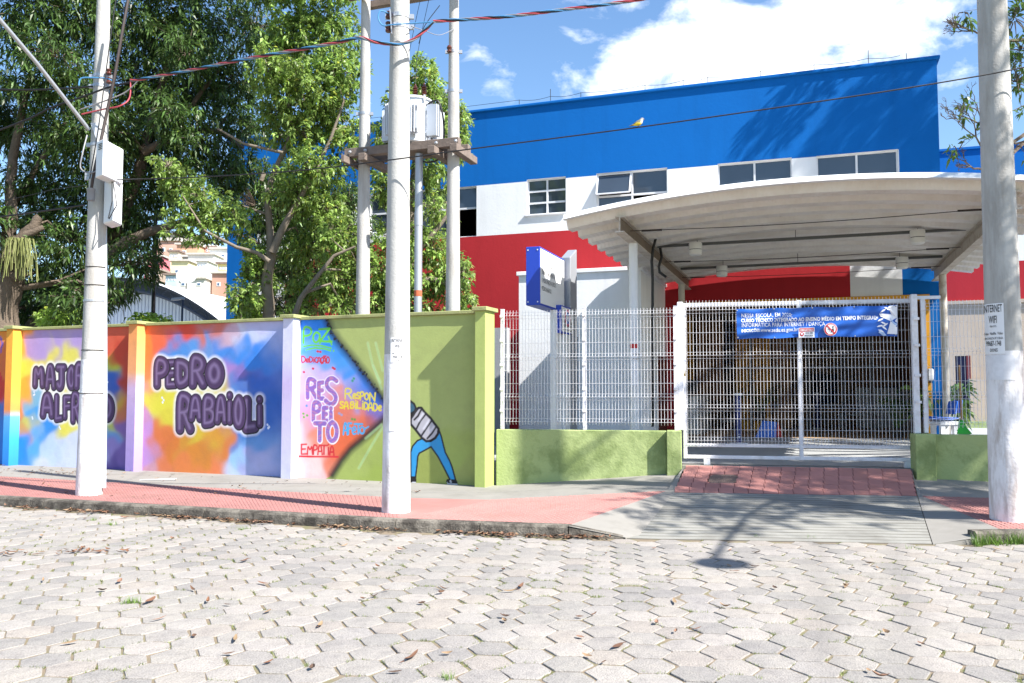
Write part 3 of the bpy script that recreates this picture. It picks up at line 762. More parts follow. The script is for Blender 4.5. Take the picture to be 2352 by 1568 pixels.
def paint3(c):      # torn-back panel with the words and the pushing figure
    c.idw([(x, y, 164, 178, 106) for x in (900, 1150, 1500, 1900, 2200) for y in (100, 500, 900)] + [(x, 1300, 160, 176, 92) for x in (1100, 1500, 1900)] + [(1300, 1400, 152, 170, 78), (1800, 1420, 150, 160, 80), (2000, 1450, 156, 164, 92)], cB)
    poly = [onw(cB(*p)) for p in [(540, 60), (820, 60), (860, 170), (960, 320), (1080, 470), (1200, 620), (1330, 790), (1340, 930), (1300, 1000), (1180, 1110), (1040, 1220), (960, 1320), (880, 1450), (700, 1560), (540, 1560)]]
    a = Canvas(c.U, c.Z)
    a.idw([(640, 140, 30, 120, 220), (800, 160, 34, 130, 228), (620, 330, 60, 150, 232), (760, 400, 96, 160, 230), (900, 330, 40, 140, 226), (950, 480, 60, 150, 230), (1060, 560, 44, 142, 228), (1160, 640, 30, 120, 216), (1250, 760, 36, 96, 190), (640, 520, 176, 186, 236), (800, 560, 200, 178, 226), (620, 620, 206, 186, 226), (960, 600, 206, 168, 206), (1060, 650, 150, 160, 222),
           (620, 760, 216, 170, 206), (620, 900, 222, 160, 190), (700, 960, 206, 150, 196), (960, 700, 222, 140, 130), (1040, 780, 150, 150, 206), (1160, 860, 210, 120, 110), (1000, 900, 216, 118, 96), (1240, 900, 110, 110, 190), (960, 1010, 222, 116, 76), (1120, 960, 222, 112, 80), (1200, 1000, 176, 92, 90),
           (640, 1060, 226, 156, 160), (760, 1100, 222, 136, 110), (960, 1120, 224, 104, 60), (1080, 1100, 216, 100, 60), (900, 1240, 224, 106, 66), (1000, 1200, 222, 100, 56), (620, 1240, 236, 190, 186), (700, 1330, 240, 204, 200), (860, 1330, 220, 106, 70), (620, 1440, 240, 214, 214), (740, 1440, 236, 196, 196), (840, 1400, 224, 130, 100), (590, 300, 130, 190, 240), (590, 600, 206, 196, 236), (590, 1100, 236, 196, 196)], cB)
    l2 = poly + [poly[0]]; ins = np.zeros(len(c.U), bool)
    for p, q in zip(l2, l2[1:]):
        ins ^= ((p[1] > c.Z) != (q[1] > c.Z)) & (c.U < (q[0] - p[0]) * (c.Z - p[1]) / (q[1] - p[1] + 1e-12) + p[0])
    c.C[ins] = a.C[ins]
    edge = [(835, 90), (870, 200), (950, 310), (1080, 470), (1200, 625), (1335, 800)]
    c.line(edge, cB, 0.012, (20, 28, 44), soft=0.13, amt=0.85)
    c.line([(1340, 950), (1290, 1005), (1170, 1110), (1040, 1220), (960, 1320), (880, 1450)], cB, 0.018, (26, 24, 28), soft=0.10, amt=0.9)
    r_ = random.Random(3)
    for i in range(60):
        t = r_.random() * 4.99; k = int(t); p, q = edge[k], edge[k + 1]; f = t - k
        x, y = p[0] + (q[0] - p[0]) * f + r_.uniform(-14, 14), p[1] + (q[1] - p[1]) * f + r_.uniform(-14, 14)
        c.line([(x, y), (x + r_.uniform(-6, 6), y + r_.uniform(-6, 6))], cB, r_.uniform(.004, .016), (16, 20, 34))
    for l in ([(1190, 300), (1230, 480), (1310, 700)], [(1260, 300), (1320, 540)], [(1320, 1030), (1200, 1230), (1110, 1390)], [(1310, 1010), (1170, 1130)], [(1235, 500), (1300, 640)]):
        c.line(l, cB, 0.006, (206, 226, 190), soft=0.03, amt=0.4); c.line(l, cB, 0.003, (120, 196, 90), soft=0.015, amt=0.4)
    c.word([('P', 628, 160, 700, 300), ('a', 705, 190, 775, 300), ('Z', 765, 175, 860, 290)], cB, 0.017, (104, 196, 66))
    for l in ([(630, 330), (700, 318), (790, 325), (870, 345)], [(665, 355), (730, 342), (810, 350), (865, 368)], [(650, 358), (652, 362)], [(890, 366), (893, 370)], [(845, 245), (875, 315)]): c.line(l, cB, 0.011, (104, 196, 66))
    c.word([('D', 612, 415, 645, 470), ('e', 648, 432, 678, 468), ('D', 680, 420, 708, 468), ('i', 712, 425, 724, 468), ('C', 728, 425, 752, 470), ('A', 752, 425, 778, 472), ('C', 780, 425, 800, 470), ('5', 782, 470, 795, 488), ('A', 800, 425, 824, 474), ('~', 800, 410, 826, 420), ('O', 828, 420, 854, 476)], cB, 0.009, (196, 40, 56))
    for x, y in ((712, 522), (632, 552), (885, 515), (898, 524), (752, 372), (775, 376)): c.line([(x - 3, y), (x + 3, y + 2)], cB, 0.016, (196, 44, 60))
    for ch, *b in [('R', 650, 600, 752, 790), ('E', 748, 630, 812, 800), ('S', 805, 588, 935, 850), ('P', 700, 802, 790, 985), ('E', 790, 850, 846, 992), ('i', 820, 850, 915, 1000), ('T', 715, 985, 830, 1162), ('O', 822, 975, 936, 1172)]:
        L = c.letter(ch, (b[0] + 14, b[1] + 14, b[2] - 14, b[3] - 14), cB); c.bubble2(L, 0.036, (140, 104, 184), (236, 236, 250), 0.012, None, pattern=True)
    c.word([('R', 992, 695, 1048, 785), ('e', 1058, 735, 1088, 785), ('S', 1092, 730, 1118, 785), ('P', 1124, 725, 1155, 795), ('O', 1160, 735, 1196, 795), ('N', 1206, 735, 1254, 805),
            ('S', 946, 810, 978, 868), ('A', 984, 812, 1018, 872), ('B', 1038, 812, 1070, 868), ('i', 1076, 800, 1090, 872), ('L', 1096, 810, 1128, 870), ('i', 1138, 806, 1152, 876), ('D', 1158, 818, 1190, 880), ('A', 1194, 820, 1230, 886), ('D', 1240, 826, 1274, 892), ('e', 1282, 838, 1310, 890)], cB, 0.009, (220, 206, 50))
    c.word([('A', 976, 995, 1010, 1098), ('F', 1018, 1000, 1046, 1095), ('e', 1052, 1020, 1088, 1096), ('T', 1072, 1006, 1142, 1090), ('O', 1118, 1030, 1160, 1092)], cB, 0.013, (70, 166, 222))
    c.line([(1160, 1050), (1195, 1030)], cB, 0.010, (70, 166, 222))
    c.word([('E', 612, 1182, 655, 1268), ('M', 664, 1190, 708, 1270), ('P', 716, 1188, 750, 1270), ('A', 754, 1190, 792, 1272), ('T', 780, 1192, 836, 1270), ('i', 838, 1180, 854, 1272), ('A', 858, 1200, 894, 1276)], cB, 0.011, (204, 40, 50))
    c.line([(585, 1288), (930, 1292)], cB, 0.012, (212, 44, 54))
    for x, y, q in ((628, 915, (90, 170, 70)), (660, 930, (90, 170, 70)), (632, 945, (90, 170, 70)), (1052, 962, (90, 150, 60)), (1075, 966, (90, 150, 60)), (656, 846, (70, 150, 220)), (940, 912, (150, 150, 190)), (960, 925, (150, 150, 190)), (1068, 608, (60, 150, 120)), (1056, 628, (60, 150, 120))): c.line([(x - 2, y), (x + 2, y + 2)], cB, 0.013, q, soft=0.015)
    # the figure pushing the torn sheet
    def cF(x, y): return ((1400 + x / 3.483) * 0.59036, (1500 + y / 3.483) * 0.59036)
    ink = (22, 20, 26)
    c.poly([(850, 715), (780, 745), (715, 820), (690, 900), (690, 1235), (755, 1240), (775, 1080), (785, 960), (805, 915), (870, 880), (965, 828), (1060, 960), (1140, 1110), (1200, 1230), (1225, 1280), (1300, 1285), (1250, 1100), (1215, 1010), (1160, 905), (1135, 810), (1105, 690), (1070, 590), (1000, 640), (900, 700)], cF, (46, 154, 216), ink, 0.010)
    c.poly([(690, 210), (640, 190), (580, 230), (565, 330), (620, 390), (690, 380), (745, 350), (760, 300), (735, 245)], cF, (52, 96, 120), ink, 0.014)
    c.poly([(680, 380), (600, 420), (470, 470), (380, 500), (380, 560), (500, 560), (640, 560), (720, 500)], cF, (196, 190, 210), ink, 0.012)
    c.poly([(795, 300), (835, 300), (880, 360), (960, 440), (1010, 510), (1068, 585), (1060, 650), (1020, 710), (960, 748), (900, 752), (840, 705), (760, 600), (690, 520), (690, 430)], cF, (184, 182, 190), ink, 0.018)
    for l in ([(770, 320), (730, 400), (700, 440)], [(890, 390), (820, 480), (770, 580)], [(970, 475), (900, 580), (835, 680)], [(1030, 560), (980, 640), (915, 715)], [(830, 330), (790, 410), (740, 460)]): c.line(l, cF, 0.010, (40, 38, 44), soft=0.014)
    for l in ([(860, 380), (800, 470)], [(940, 470), (870, 580)], [(1000, 560), (950, 630)]): c.line(l, cF, 0.006, (226, 226, 236), soft=0.03, amt=0.6)
    c.poly([(690, 1235), (755, 1240), (762, 1300), (690, 1310)], cF, (26, 26, 30), ink, 0.006); c.poly([(690, 1310), (762, 1298), (758, 1330), (690, 1345)], cF, (222, 224, 232), None)
    c.poly([(1185, 1275), (1230, 1275), (1310, 1290), (1322, 1330), (1200, 1330), (1175, 1300)], cF, (26, 26, 30), ink, 0.006); c.poly([(1178, 1300), (1190, 1345), (1320, 1350), (1324, 1328), (1205, 1325)], cF, (222, 224, 232), None)
    c.poly([(1215, 1282), (1240, 1280), (1245, 1310), (1222, 1318)], cF, (186, 188, 196), None)
def paint0(c):
    c.idw([(0, 200, 226, 140, 50), (20, 500, 214, 110, 60), (10, 700, 206, 60, 50), (-100, 400, 220, 120, 50), (-100, 900, 60, 120, 200), (0, 1000, 50, 130, 216), (0, 1300, 40, 120, 210), (-200, 1200, 150, 170, 220)], cA)
    for l in ([(0, 250), (20, 300), (5, 380)], [(0, 560), (8, 600), (0, 640)], [(5, 720), (8, 790)]): c.line(l, cA, 0.02, (206, 44, 60) if l[0][1] > 400 else (110, 90, 190))

PIL = []      # pillars: u range of the front face, standing proud of the panels
for xa, xb in ((10.5, 25), (292, 311), (648, 671), (1091, 1114)):
    PIL.append((FW.hit(xa, 900, -0.22)[0], FW.hit(xb, 900, -0.22)[0]))
bw = thing('boundary_wall', tuple(FW.p(-5, 0, SW)), 0, 'long schoolyard wall painted with a colourful spray mural under an olive coping', 'wall')
WT = 3.0
spans = [(-16.5, PIL[0][0], paint0), (PIL[0][1], PIL[1][0], paint1), (PIL[1][1], PIL[2][0], paint2), (PIL[2][1], PIL[3][0], paint3)]
for (ua, ub, fn) in spans:
    q = 0.0115 if fn is not paint0 else 0.04
    nu, nz = int((ub - ua) / q), int((WT - 0.06 - 0.0) / q)
    U, Z = np.meshgrid(np.linspace(ua, ub, nu + 1), np.linspace(0.0, WT - 0.06, nz + 1)); U, Z = U.ravel(), Z.ravel()
    cv = Canvas(U, Z); fn(cv)
    dv = 0.0025 * np.sin(U * 2.3 + Z * 1.1) + 0.0015 * np.sin(U * 7 - Z * 5)
    V = np.array(FW.o)[None] + U[:, None] * np.array(FW.eu)[None] + dv[:, None] * np.array(FW.ev)[None]; V[:, 2] = Z
    i = np.arange(nu)[None, :] + (nu + 1) * np.arange(nz)[:, None]
    F = np.stack([i, i + 1, i + nu + 2, i + nu + 1], -1).reshape(-1)
    np_mesh('wall_panel', V, F, 4, M_mural, bw, col=cv.C, smooth=True)
    core = MB(); core.box(ua, ub, 0.012, 0.15, 0.0, WT - 0.06, FW); core.build('wall_core', M_green, bw)
def pillar(ua, ub, cols, nm='pillar', zt=WT):
    nz = 60; vs = []; cc = []
    for k in range(nz + 1):
        z = k / nz * (zt - 0.04); t = z / zt
        for (u, v) in ((ua, 0.16), (ua, -0.22), (ub, -0.22), (ub, 0.16)):
            vs.append(FW.p(u, v, z))
            s_ = sorted(cols); 
            for (t0, c0), (t1, c1) in zip(s_, s_[1:]):
                if t0 <= t <= t1:
                    f = (t - t0) / (t1 - t0); cc.append(tuple(KP * (lin(*c0)[q] * (1 - f) + lin(*c1)[q] * f) for q in range(3))); break
    F = []
    for k in range(nz):
        for e in range(4): F += [k * 4 + e, k * 4 + (e + 1) % 4, (k + 1) * 4 + (e + 1) % 4, (k + 1) * 4 + e]
    o = np_mesh(nm, np.array([tuple(p) for p in vs]), np.array(F), 4, M_mural, bw, col=np.array(cc))
    return o
pillar(*PIL[0], [(0, (30, 120, 210)), (.22, (46, 150, 226)), (.38, (90, 170, 226)), (.42, (226, 140, 70)), (.6, (232, 160, 60)), (1.0, (232, 166, 56))])
pillar(*PIL[1], [(0, (150, 130, 196)), (.4, (176, 156, 206)), (.58, (196, 170, 206)), (.68, (228, 160, 110)), (1.0, (230, 150, 80))])
pillar(*PIL[2], [(0, (206, 208, 236)), (.45, (200, 190, 226)), (.6, (196, 180, 222)), (.75, (206, 206, 238)), (1.0, (214, 218, 242))])
pillar(*PIL[3], [(0, (166, 182, 100)), (.5, (170, 186, 106)), (1.0, (168, 184, 104))])
edges = [-16.5] + [q for p in PIL for q in p]
for i in range(0, len(edges) - 1, 2):
    mb = MB(); mb.box(edges[i], edges[i + 1], -0.045, 0.20, WT - 0.058, WT, FW); mb.build('coping', M_olive, bw, bevel=0.008)
for (ua, ub) in PIL:
    mb = MB(); mb.box(ua - 0.045, ub + 0.045, -0.265, 0.22, WT - 0.038, WT + 0.028, FW); mb.build('pillar_cap', M_olive, bw, bevel=0.008)

# ------------------------------------------------------------------ wire fence, low green walls, sliding gate
M_white = mat('white enamel', lin(222, 222, 226), 0.45, var=0.03, vscale=12, dirt=lin(150, 136, 120), dscale=9, damt=0.35)
FZ0, FZ1 = 1.03, 2.99
def mesh_panel(u0, u1, z0, z1, v, name, parent, folds, pitch=0.0505, r=0.0027, fr=FF):
    """welded wire panel with pressed folds"""
    mb = MB()
    def fold(z):
        for f in folds:
            if abs(z - f) < 0.05: return -0.035 * (1 - abs(z - f) / 0.05)
        return 0.0
    zs = sorted(set([z0, z1] + [f + d for f in folds for d in (-0.05, 0.0, 0.05) if z0 <= f + d <= z1]))
    n = int((u1 - u0) / pitch)
    for i in range(n + 1):
        u = u0 + (u1 - u0) * i / n
        mb.tube([fr.p(u, v + fold(z), z) for z in zs], r * 1.2, 5, cap=False)
    hz = []
    for f in folds: hz += [f - 0.05, f, f + 0.05]
    fs = sorted(folds)
    for a, b in zip(fs, fs[1:]):
        k = max(2, round((b - a) / 0.2)); hz += [a + (b - a) * i / k for i in range(1, k)]
    for z in hz:
        if z0 < z < z1: mb.tube([fr.p(u0, v + fold(z) - 0.006, z), fr.p(u1, v + fold(z) - 0.006, z)], r * .8, 5, cap=False)
    o = mb.build(name, M_white, parent); o['kind'] = 'stuff'; return o
folds = [FZ1 - 0.09, FZ1 - 0.77, FZ1 - 1.42, FZ1 - 1.86]
u_a, u_b, u_c = FF.hit(1152, 900)[0], FF.hit(1342, 900)[0], FF.hit(1553, 900)[0]
# left low wall
lw = thing('low_wall', tuple(FF.p(1.4, 0, SW)), 0, 'low green plastered wall with damp patches left of the gate', 'wall')
mb = MB(); mb.box(-0.02, 2.72, 0.0, 0.16, -0.05, 1.04, FF); mb.build('wall', M_green, lw, bevel=0.01)
mb = MB(); mb.box(2.724, 2.955, -0.14, 0.18, 0.0, 1.05, FF); mb.build('pillar', M_green, lw, bevel=0.012)
def fence(name, us, z1, label, parent_low):
    t = thing(name, tuple(FF.p((us[0] + us[-1]) / 2, 0.08, 1.04)), 0, label, 'fence')
    for i, u in enumerate(us):
        mb = MB(); mb.box(u - 0.028, u + 0.028, 0.05, 0.105, 1.042, z1 + 0.02, FF)
        mb.box(u - 0.032, u + 0.032, 0.046, 0.109, z1 + 0.02, z1 + 0.028, FF)
        po = mb.build('post', M_white, t)
        for z in (1.35, 1.7, 2.1, 2.5, 2.9):
            mb = MB(); mb.box(u - 0.036, u + 0.022, 0.026, 0.049, z - 0.02, z + 0.02, FF); mb.build('clamp', M_white, po)
    for a, b in zip(us, us[1:]): mesh_panel(a + 0.03, b - 0.03, FZ0 + 0.09, z1, 0.042, 'wire_mesh', t, [z1 - 0.09, z1 - 0.77, z1 - 1.42, z1 - 1.82])
    return t
fence('wire_fence', [u_a, u_b, u_c], FZ1, 'white folded wire mesh fence on the low wall between mural wall and gate', lw)
# right low wall and fence
rl = thing('low_wall', (7, 12.4, 0.3), 0, 'low shaded green wall to the right of the sliding gate', 'wall')
mb = MB(); mb.box(6.40, 13.0, 0.0, 0.16, -0.05, 1.02, FF); mb.build('wall', M_green, rl, bevel=0.01)
mb = MB(); mb.box(6.335, 6.62, -0.12, 0.18, 0.0, 1.03, FF); mb.build('pillar', M_green, rl, bevel=0.012)
ur = [FF.hit(2128, 900)[0], FF.hit(2352, 900)[0] + 0.3, 10.6]
fence('wire_fence', ur, 3.02, 'white folded wire mesh fence on the low wall right of the gate', rl)
# gate
gt = thing('sliding_gate', tuple(FF.p(4.65, 0.2, 0.5)), 0, 'wide white sliding gate of folded wire mesh in a tube frame', 'gate')
ga, gb = FF.hit(1577, 900, 0.2)[0], FF.hit(2100, 900, 0.2)[0]
gm = FF.hit(1838, 900, 0.2)[0]
ZB, ZT = 0.60, 3.07
for nm, b in (('rail', (ga, gb, 0.17, 0.23, ZB, ZB + 0.055)), ('rail', (ga, gb, 0.172, 0.228, ZB + 0.185, ZB + 0.235)), ('rail', (ga, gb, 0.17, 0.23, ZT - 0.06, ZT)),
              ('stile', (ga - 0.06, ga - 0.001, 0.168, 0.232, ZB - 0.001, ZT + 0.001)), ('stile', (gm - 0.028, gm + 0.028, 0.166, 0.234, ZB - 0.002, ZT + 0.012)), ('stile', (gb + 0.001, gb + 0.06, 0.168, 0.232, ZB - 0.001, ZT + 0.001))):
    mb = MB(); mb.box(*b, FF); mb.build(nm, M_white, gt, bevel=0.006)
gf = [ZT - 0.12, 2.23, 1.40, ZB + 0.29]
mesh_panel(ga + 0.012, gm - 0.034, ZB + 0.22, ZT + 0.035, 0.16, 'wire_mesh', gt, gf)
mesh_panel(gm + 0.034, gb - 0.012, ZB + 0.22, ZT + 0.035, 0.16, 'wire_mesh', gt, gf)
for u in (ga + 0.30, gb - 0.12):
    mb = MB(); mb.box(u - 0.05, u + 0.05, 0.165, 0.235, 0.505, ZB - 0.002, FF); mb.build('wheel_box', M_white, gt, bevel=0.005)
# gate posts
gp = thing('gate_post', tuple(FF.p(2.9, 0.1, 1.04)), 0, 'square white gate post at the left end of the sliding gate', 'post')
mb = MB(); uu = FF.hit(1564, 900, 0.1)[0]; mb.box(uu - 0.045, uu + 0.045, 0.06, 0.145, 1.052, 3.08, FF); mb.build('shaft', M_white, gp, bevel=0.008)
mb = MB(); mb.box(uu + 0.048, uu + 0.085, 0.07, 0.12, 2.66, 2.82, FF); mb.build('stop_plate', M_white, gp, bevel=0.006)
mb = MB(); mb.box(uu + 0.05, uu + 0.075, 0.07, 0.11, 1.9, 1.94, FF); mb.tube([FF.p(uu + .055, .09, 1.94), FF.p(uu + .055, .09, 1.985), FF.p(uu + .072, .09, 1.985), FF.p(uu + .072, .09, 1.94)], .004, 6)
mb.build('padlock', mat('brass', lin(160, 130, 60), 0.4, metal=0.9), gp)
gp2 = thing('gate_post', tuple(FF.p(6.4, 0.1, 1.04)), 0, 'square white gate post at the right end of the sliding gate', 'post')
mb = MB(); uu = FF.hit(2104, 900, 0.05)[0]; mb.box(uu - 0.045, uu + 0.045, 0.01, 0.095, 1.032, 3.12, FF); mb.build('shaft', M_white, gp2, bevel=0.008)
for z in (1.5, 1.9, 2.35, 2.75):
    mb = MB(); mb.box(uu - 0.02, uu + 0.06, -0.012, 0.009, z - 0.02, z + 0.02, FF); mb.build('clamp', M_white, gp2)
mb = MB(); mb.box(gb - 0.02, gb + 0.42, 0.236, 0.28, ZT - 0.005, ZT + 0.045, FF); mb.build('guide_rail', M_white, gp2, bevel=0.004)
# concrete sill with the gate track
sl_ = thing('gate_sill', tuple(FF.p(4.6, 0.2, 0.4)), kind='structure')
mb = MB(); mb.box(2.96, 6.33, 0.012, 0.42, 0.2, 0.502, FF); mb.build('sill', M_conc, sl_)
mb = MB(); mb.box(2.97, 6.33, 0.185, 0.215, 0.503, 0.514, FF); mb.build('track', mat('worn steel', lin(120, 118, 116), 0.5, metal=0.8), sl_)
# ------------------------------------------------------------------ school building
def plaster(name, c, **k): return mat(name, lin(*c), 0.85, spec=0.15, var=0.03, vscale=1.2, bump=0.30, bscale=14, bdist=0.010, bump2=1.2, b2scale=1.6, dirt=tuple(q * .62 for q in lin(*c)), dscale=2.4, damt=.30, dstretch=.10, dlo=.50, dhi=.74, **k)
M_blue = plaster('blue facade paint', (8, 96, 172))
M_fwhite = plaster('white facade paint', (222, 224, 226))
M_fred = plaster('red facade paint', (166, 44, 50))
M_cream = plaster('cream paint', (178, 162, 142))
M_pale = plaster('annex white paint', (236, 237, 239))
M_yel = mat('yellow ochre paint', lin(206, 146, 24), 0.7, var=0.06, vscale=4)
M_glass = mat('window glass', lin(58, 68, 80), 0.06, spec=0.9, var=0.1, vscale=1.0, bump=0.02, bscale=2.0)
M_alu = mat('white window frame', lin(214, 216, 220), 0.45, var=0.02)
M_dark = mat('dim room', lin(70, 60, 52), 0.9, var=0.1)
M_black = mat('black conduit', lin(26, 26, 28), 0.5)
ZB0, ZTOP, ZBL, ZRD = 0.49, 9.70, 7.55, 6.09
UL, UR = -8.63, 11.87
school = thing('school_building', tuple(FB.p(1.5, 2, ZB0)), 0, 'large two storey school block with blue, white and red painted facade', 'building')
wins = [  # u0, u1, z0, z1, columns, row heights (share), kind
    (-5.30, -4.05, 6.40, ZBL, 2, (0.5, 0.5), ''), (-3.55, -2.25, 6.40, ZBL, 2, (0.5, 0.5), ''),
    (-1.95, -0.08, ZRD + 0.002, ZBL, 2, (0.58, 0.42), 'open'), (1.44, 2.57, 6.60, 7.60, 2, (0.333, 0.333, 0.334), 'sill'),
    (3.44, 5.36, 6.20, 7.60, 2, (0.55, 0.45), 'tilt'), (6.67, 8.50, 6.20, 7.58, 2, (0.55, 0.45), ''), (9.09, 10.96, 6.20, 7.56, 2, (0.55, 0.45), '')]
OP = (5.62, 11.46, ZB0, 3.95)      # entrance hall opening
def colour_of(u, z):
    if z > ZBL or u < -7.5 or u > 10.98: return 0
    if z > ZRD or u < -6.45 or u > 9.81: return 1
    return 2
us = sorted(set([UL, -7.5, -6.45, 9.81, 10.98, UR, OP[0], OP[1]] + [q for w_ in wins for q in w_[:2]]))
zs = sorted(set([ZB0, ZRD, ZBL, ZTOP - 0.02, OP[3]] + [q for w_ in wins for q in w_[2:4]]))
holes = [w_[:4] for w_ in wins] + [OP]
fa = MB()
for ua, ub in zip(us, us[1:]):
    for za, zb in zip(zs, zs[1:]):
        um, zm = (ua + ub) / 2, (za + zb) / 2
        if any(h[0] < um < h[1] and h[2] < zm < h[3] for h in holes): continue
        fa.m = colour_of(um, zm)
        fa.quad(FB.p(ua, 0, za), FB.p(ub, 0, za), FB.p(ub, 0, zb), FB.p(ua, 0, zb))
for (ua, ub, za, zb) in holes:
    fa.m = 1 if za > 1 else 2
    d = 0.22
    fa.quad(FB.p(ua, 0, za), FB.p(ua, d, za), FB.p(ua, d, zb), FB.p(ua, 0, zb)); fa.quad(FB.p(ub, 0, za), FB.p(ub, d, za), FB.p(ub, d, zb), FB.p(ub, 0, zb))
    fa.quad(FB.p(ua, 0, zb), FB.p(ub, 0, zb), FB.p(ub, d, zb), FB.p(ua, d, zb))
    if za > 1: fa.quad(FB.p(ua, 0, za), FB.p(ub, 0, za), FB.p(ub, d, za), FB.p(ua, d, za))
fa.m = 0
fa.quad(FB.p(UL, 0, ZB0), FB.p(UL, 14, ZB0), FB.p(UL, 14, ZTOP - .02), FB.p(UL, 0, ZTOP - .02)); fa.quad(FB.p(UR, 0, ZB0), FB.p(UR, 14, ZB0), FB.p(UR, 14, ZTOP - .02), FB.p(UR, 0, ZTOP - .02))
fa.quad(FB.p(UL, 14, ZB0), FB.p(UR, 14, ZB0), FB.p(UR, 14, ZTOP - .02), FB.p(UL, 14, ZTOP - .02))
fa.build('wall', [M_blue, M_fwhite, M_fred], school)
mb = MB(); mb.box(UL - 0.07, UR + 0.07, -0.065, 14.07, ZTOP - 0.02, ZTOP + 0.06, FB); mb.build('parapet_cap', M_blue, school, bevel=0.015)
# rooms behind the upper windows
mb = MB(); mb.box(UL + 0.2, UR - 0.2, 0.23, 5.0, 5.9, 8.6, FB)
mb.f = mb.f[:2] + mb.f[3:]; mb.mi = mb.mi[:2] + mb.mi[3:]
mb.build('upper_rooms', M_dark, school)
for (ua, ub, za, zb, nc, rows, kind) in wins:
    fr = MB(); t = 0.035; v0, v1 = 0.10, 0.16
    fr.box(ua, ub, v0, v1, za, za + t, FB); fr.box(ua, ub, v0, v1, zb - t, zb, FB); fr.box(ua, ua + t, v0 - .002, v1 + .002, za, zb, FB); fr.box(ub - t, ub, v0 - .002, v1 + .002, za, zb, FB)
    cw = (ub - ua) / nc
    for c in range(1, nc): fr.box(ua + c * cw - t * .7, ua + c * cw + t * .7, v0 - .004, v1 + .004, za + t, zb - t, FB)
    ze = [za]
    for r_ in rows: ze.append(ze[-1] + r_ * (zb - za))
    for z in ze[1:-1]: fr.box(ua + t, ub - t, v0 - .006, v1 + .006, z - t * .7, z + t * .7, FB)
    wo = fr.build('window', M_alu, school)
    for r_, (z0, z1) in enumerate(zip(ze, ze[1:])):
        for c in range(nc):
            a, b = ua + c * cw + 0.025, ua + (c + 1) * cw - 0.025
            if kind in ('open', 'tilt') and r_ == 0 and c == nc - 1: continue
            pn = MB()
            if kind == 'tilt' and r_ == 1 and c == 0:
                tl = 0.13
                pn.hexa([FB.p(a, -tl, z0 + .03), FB.p(b, -tl, z0 + .03), FB.p(b, -tl + .012, z0 + .03), FB.p(a, -tl + .012, z0 + .03), FB.p(a, .09, z1 - .03), FB.p(b, .09, z1 - .03), FB.p(b, .102, z1 - .03), FB.p(a, .102, z1 - .03)])
                pn.build('pane', M_glass, wo)
                sb = MB()
                for q in ((a, z0 + .03, b, z0 + .03), (a, z1 - .03, b, z1 - .03), (a, z0 + .03, a, z1 - .03), (b, z0 + .03, b, z1 - .03)):
                    vv = lambda z: -tl if abs(z - z0 - .03) < .01 else .09
                    sb.bar(FB.p(q[0], vv(q[1]), q[1]), FB.p(q[2], vv(q[3]), q[3]), 0.045, 0.035)
                sb.build('sash', M_alu, wo); continue
            pn.box(a, b, 0.125, 0.135, z0 + 0.025, z1 - 0.025, FB); pn.build('pane', M_glass, wo)
    if kind == 'sill':
        mb = MB(); mb.box(ua - 0.06, ub + 0.04, -0.06, 0.10, za - 0.045, za - 0.002, FB); mb.build('sill', M_fwhite, wo, bevel=0.006)
# yellow frame round the hall opening
for nm, b in (('lintel', (OP[0], OP[1] + .1, -0.04, 0.2, OP[3] - 0.10, OP[3] + 0.03)), ('jamb', (OP[1] - 0.02, OP[1] + 0.10, -0.038, 0.2, ZB0, OP[3] - 0.101)), ('jamb', (OP[0] - .1, OP[0] - 0.002, -0.038, 0.2, ZB0, OP[3] - 0.101))):
    mb = MB(); mb.box(*b, FB); mb.build(nm, M_yel if b[0] > 6 or nm == 'lintel' else M_fred, school)
# entrance hall
hall = thing('entrance_hall', tuple(FB.p(8.5, 4, ZB0)), kind='structure')
M_tile = mat('white wall tile', lin(196, 196, 196), 0.4, var=0.04)
M_slat = mat('ochre slat panel', lin(200, 136, 22), 0.6, var=0.08, vscale=6)
M_brown = mat('brown slat panel', lin(128, 82, 40), 0.6, var=0.12, vscale=4)
mb = MB(); mb.quad(FB.p(5.3, 0.2, ZB0 + .012), FB.p(11.8, 0.2, ZB0 + .012), FB.p(11.8, 9, ZB0 + .012), FB.p(5.3, 9, ZB0 + .012)); mb.build('floor', mat('hall floor', lin(178, 150, 118), 0.5, var=0.08), hall)
mb = MB(); mb.quad(FB.p(5.3, 0.22, 3.96), FB.p(11.8, 0.22, 3.96), FB.p(11.8, 9, 3.96), FB.p(5.3, 9, 3.96)); mb.build('ceiling', mat('hall ceiling', lin(130, 116, 100), .8), hall)
mb = MB(); mb.box(5.3, 5.42, 0.22, 9, ZB0, 3.95, FB); mb.build('side_wall', M_yel, hall)
mb = MB(); mb.box(11.5, 11.62, 0.22, 9, ZB0, 3.95, FB); mb.build('side_wall', M_brown, hall)
mb = MB(); mb.box(5.43, 5.47, 0.3, 4.5, ZB0, 2.0, FB); mb.build('tile_dado', M_tile, hall)
mb = MB(); mb.box(11.46, 11.495, 0.6, 8, ZB0, 1.75, FB); mb.build('tile_dado', M_tile, hall)
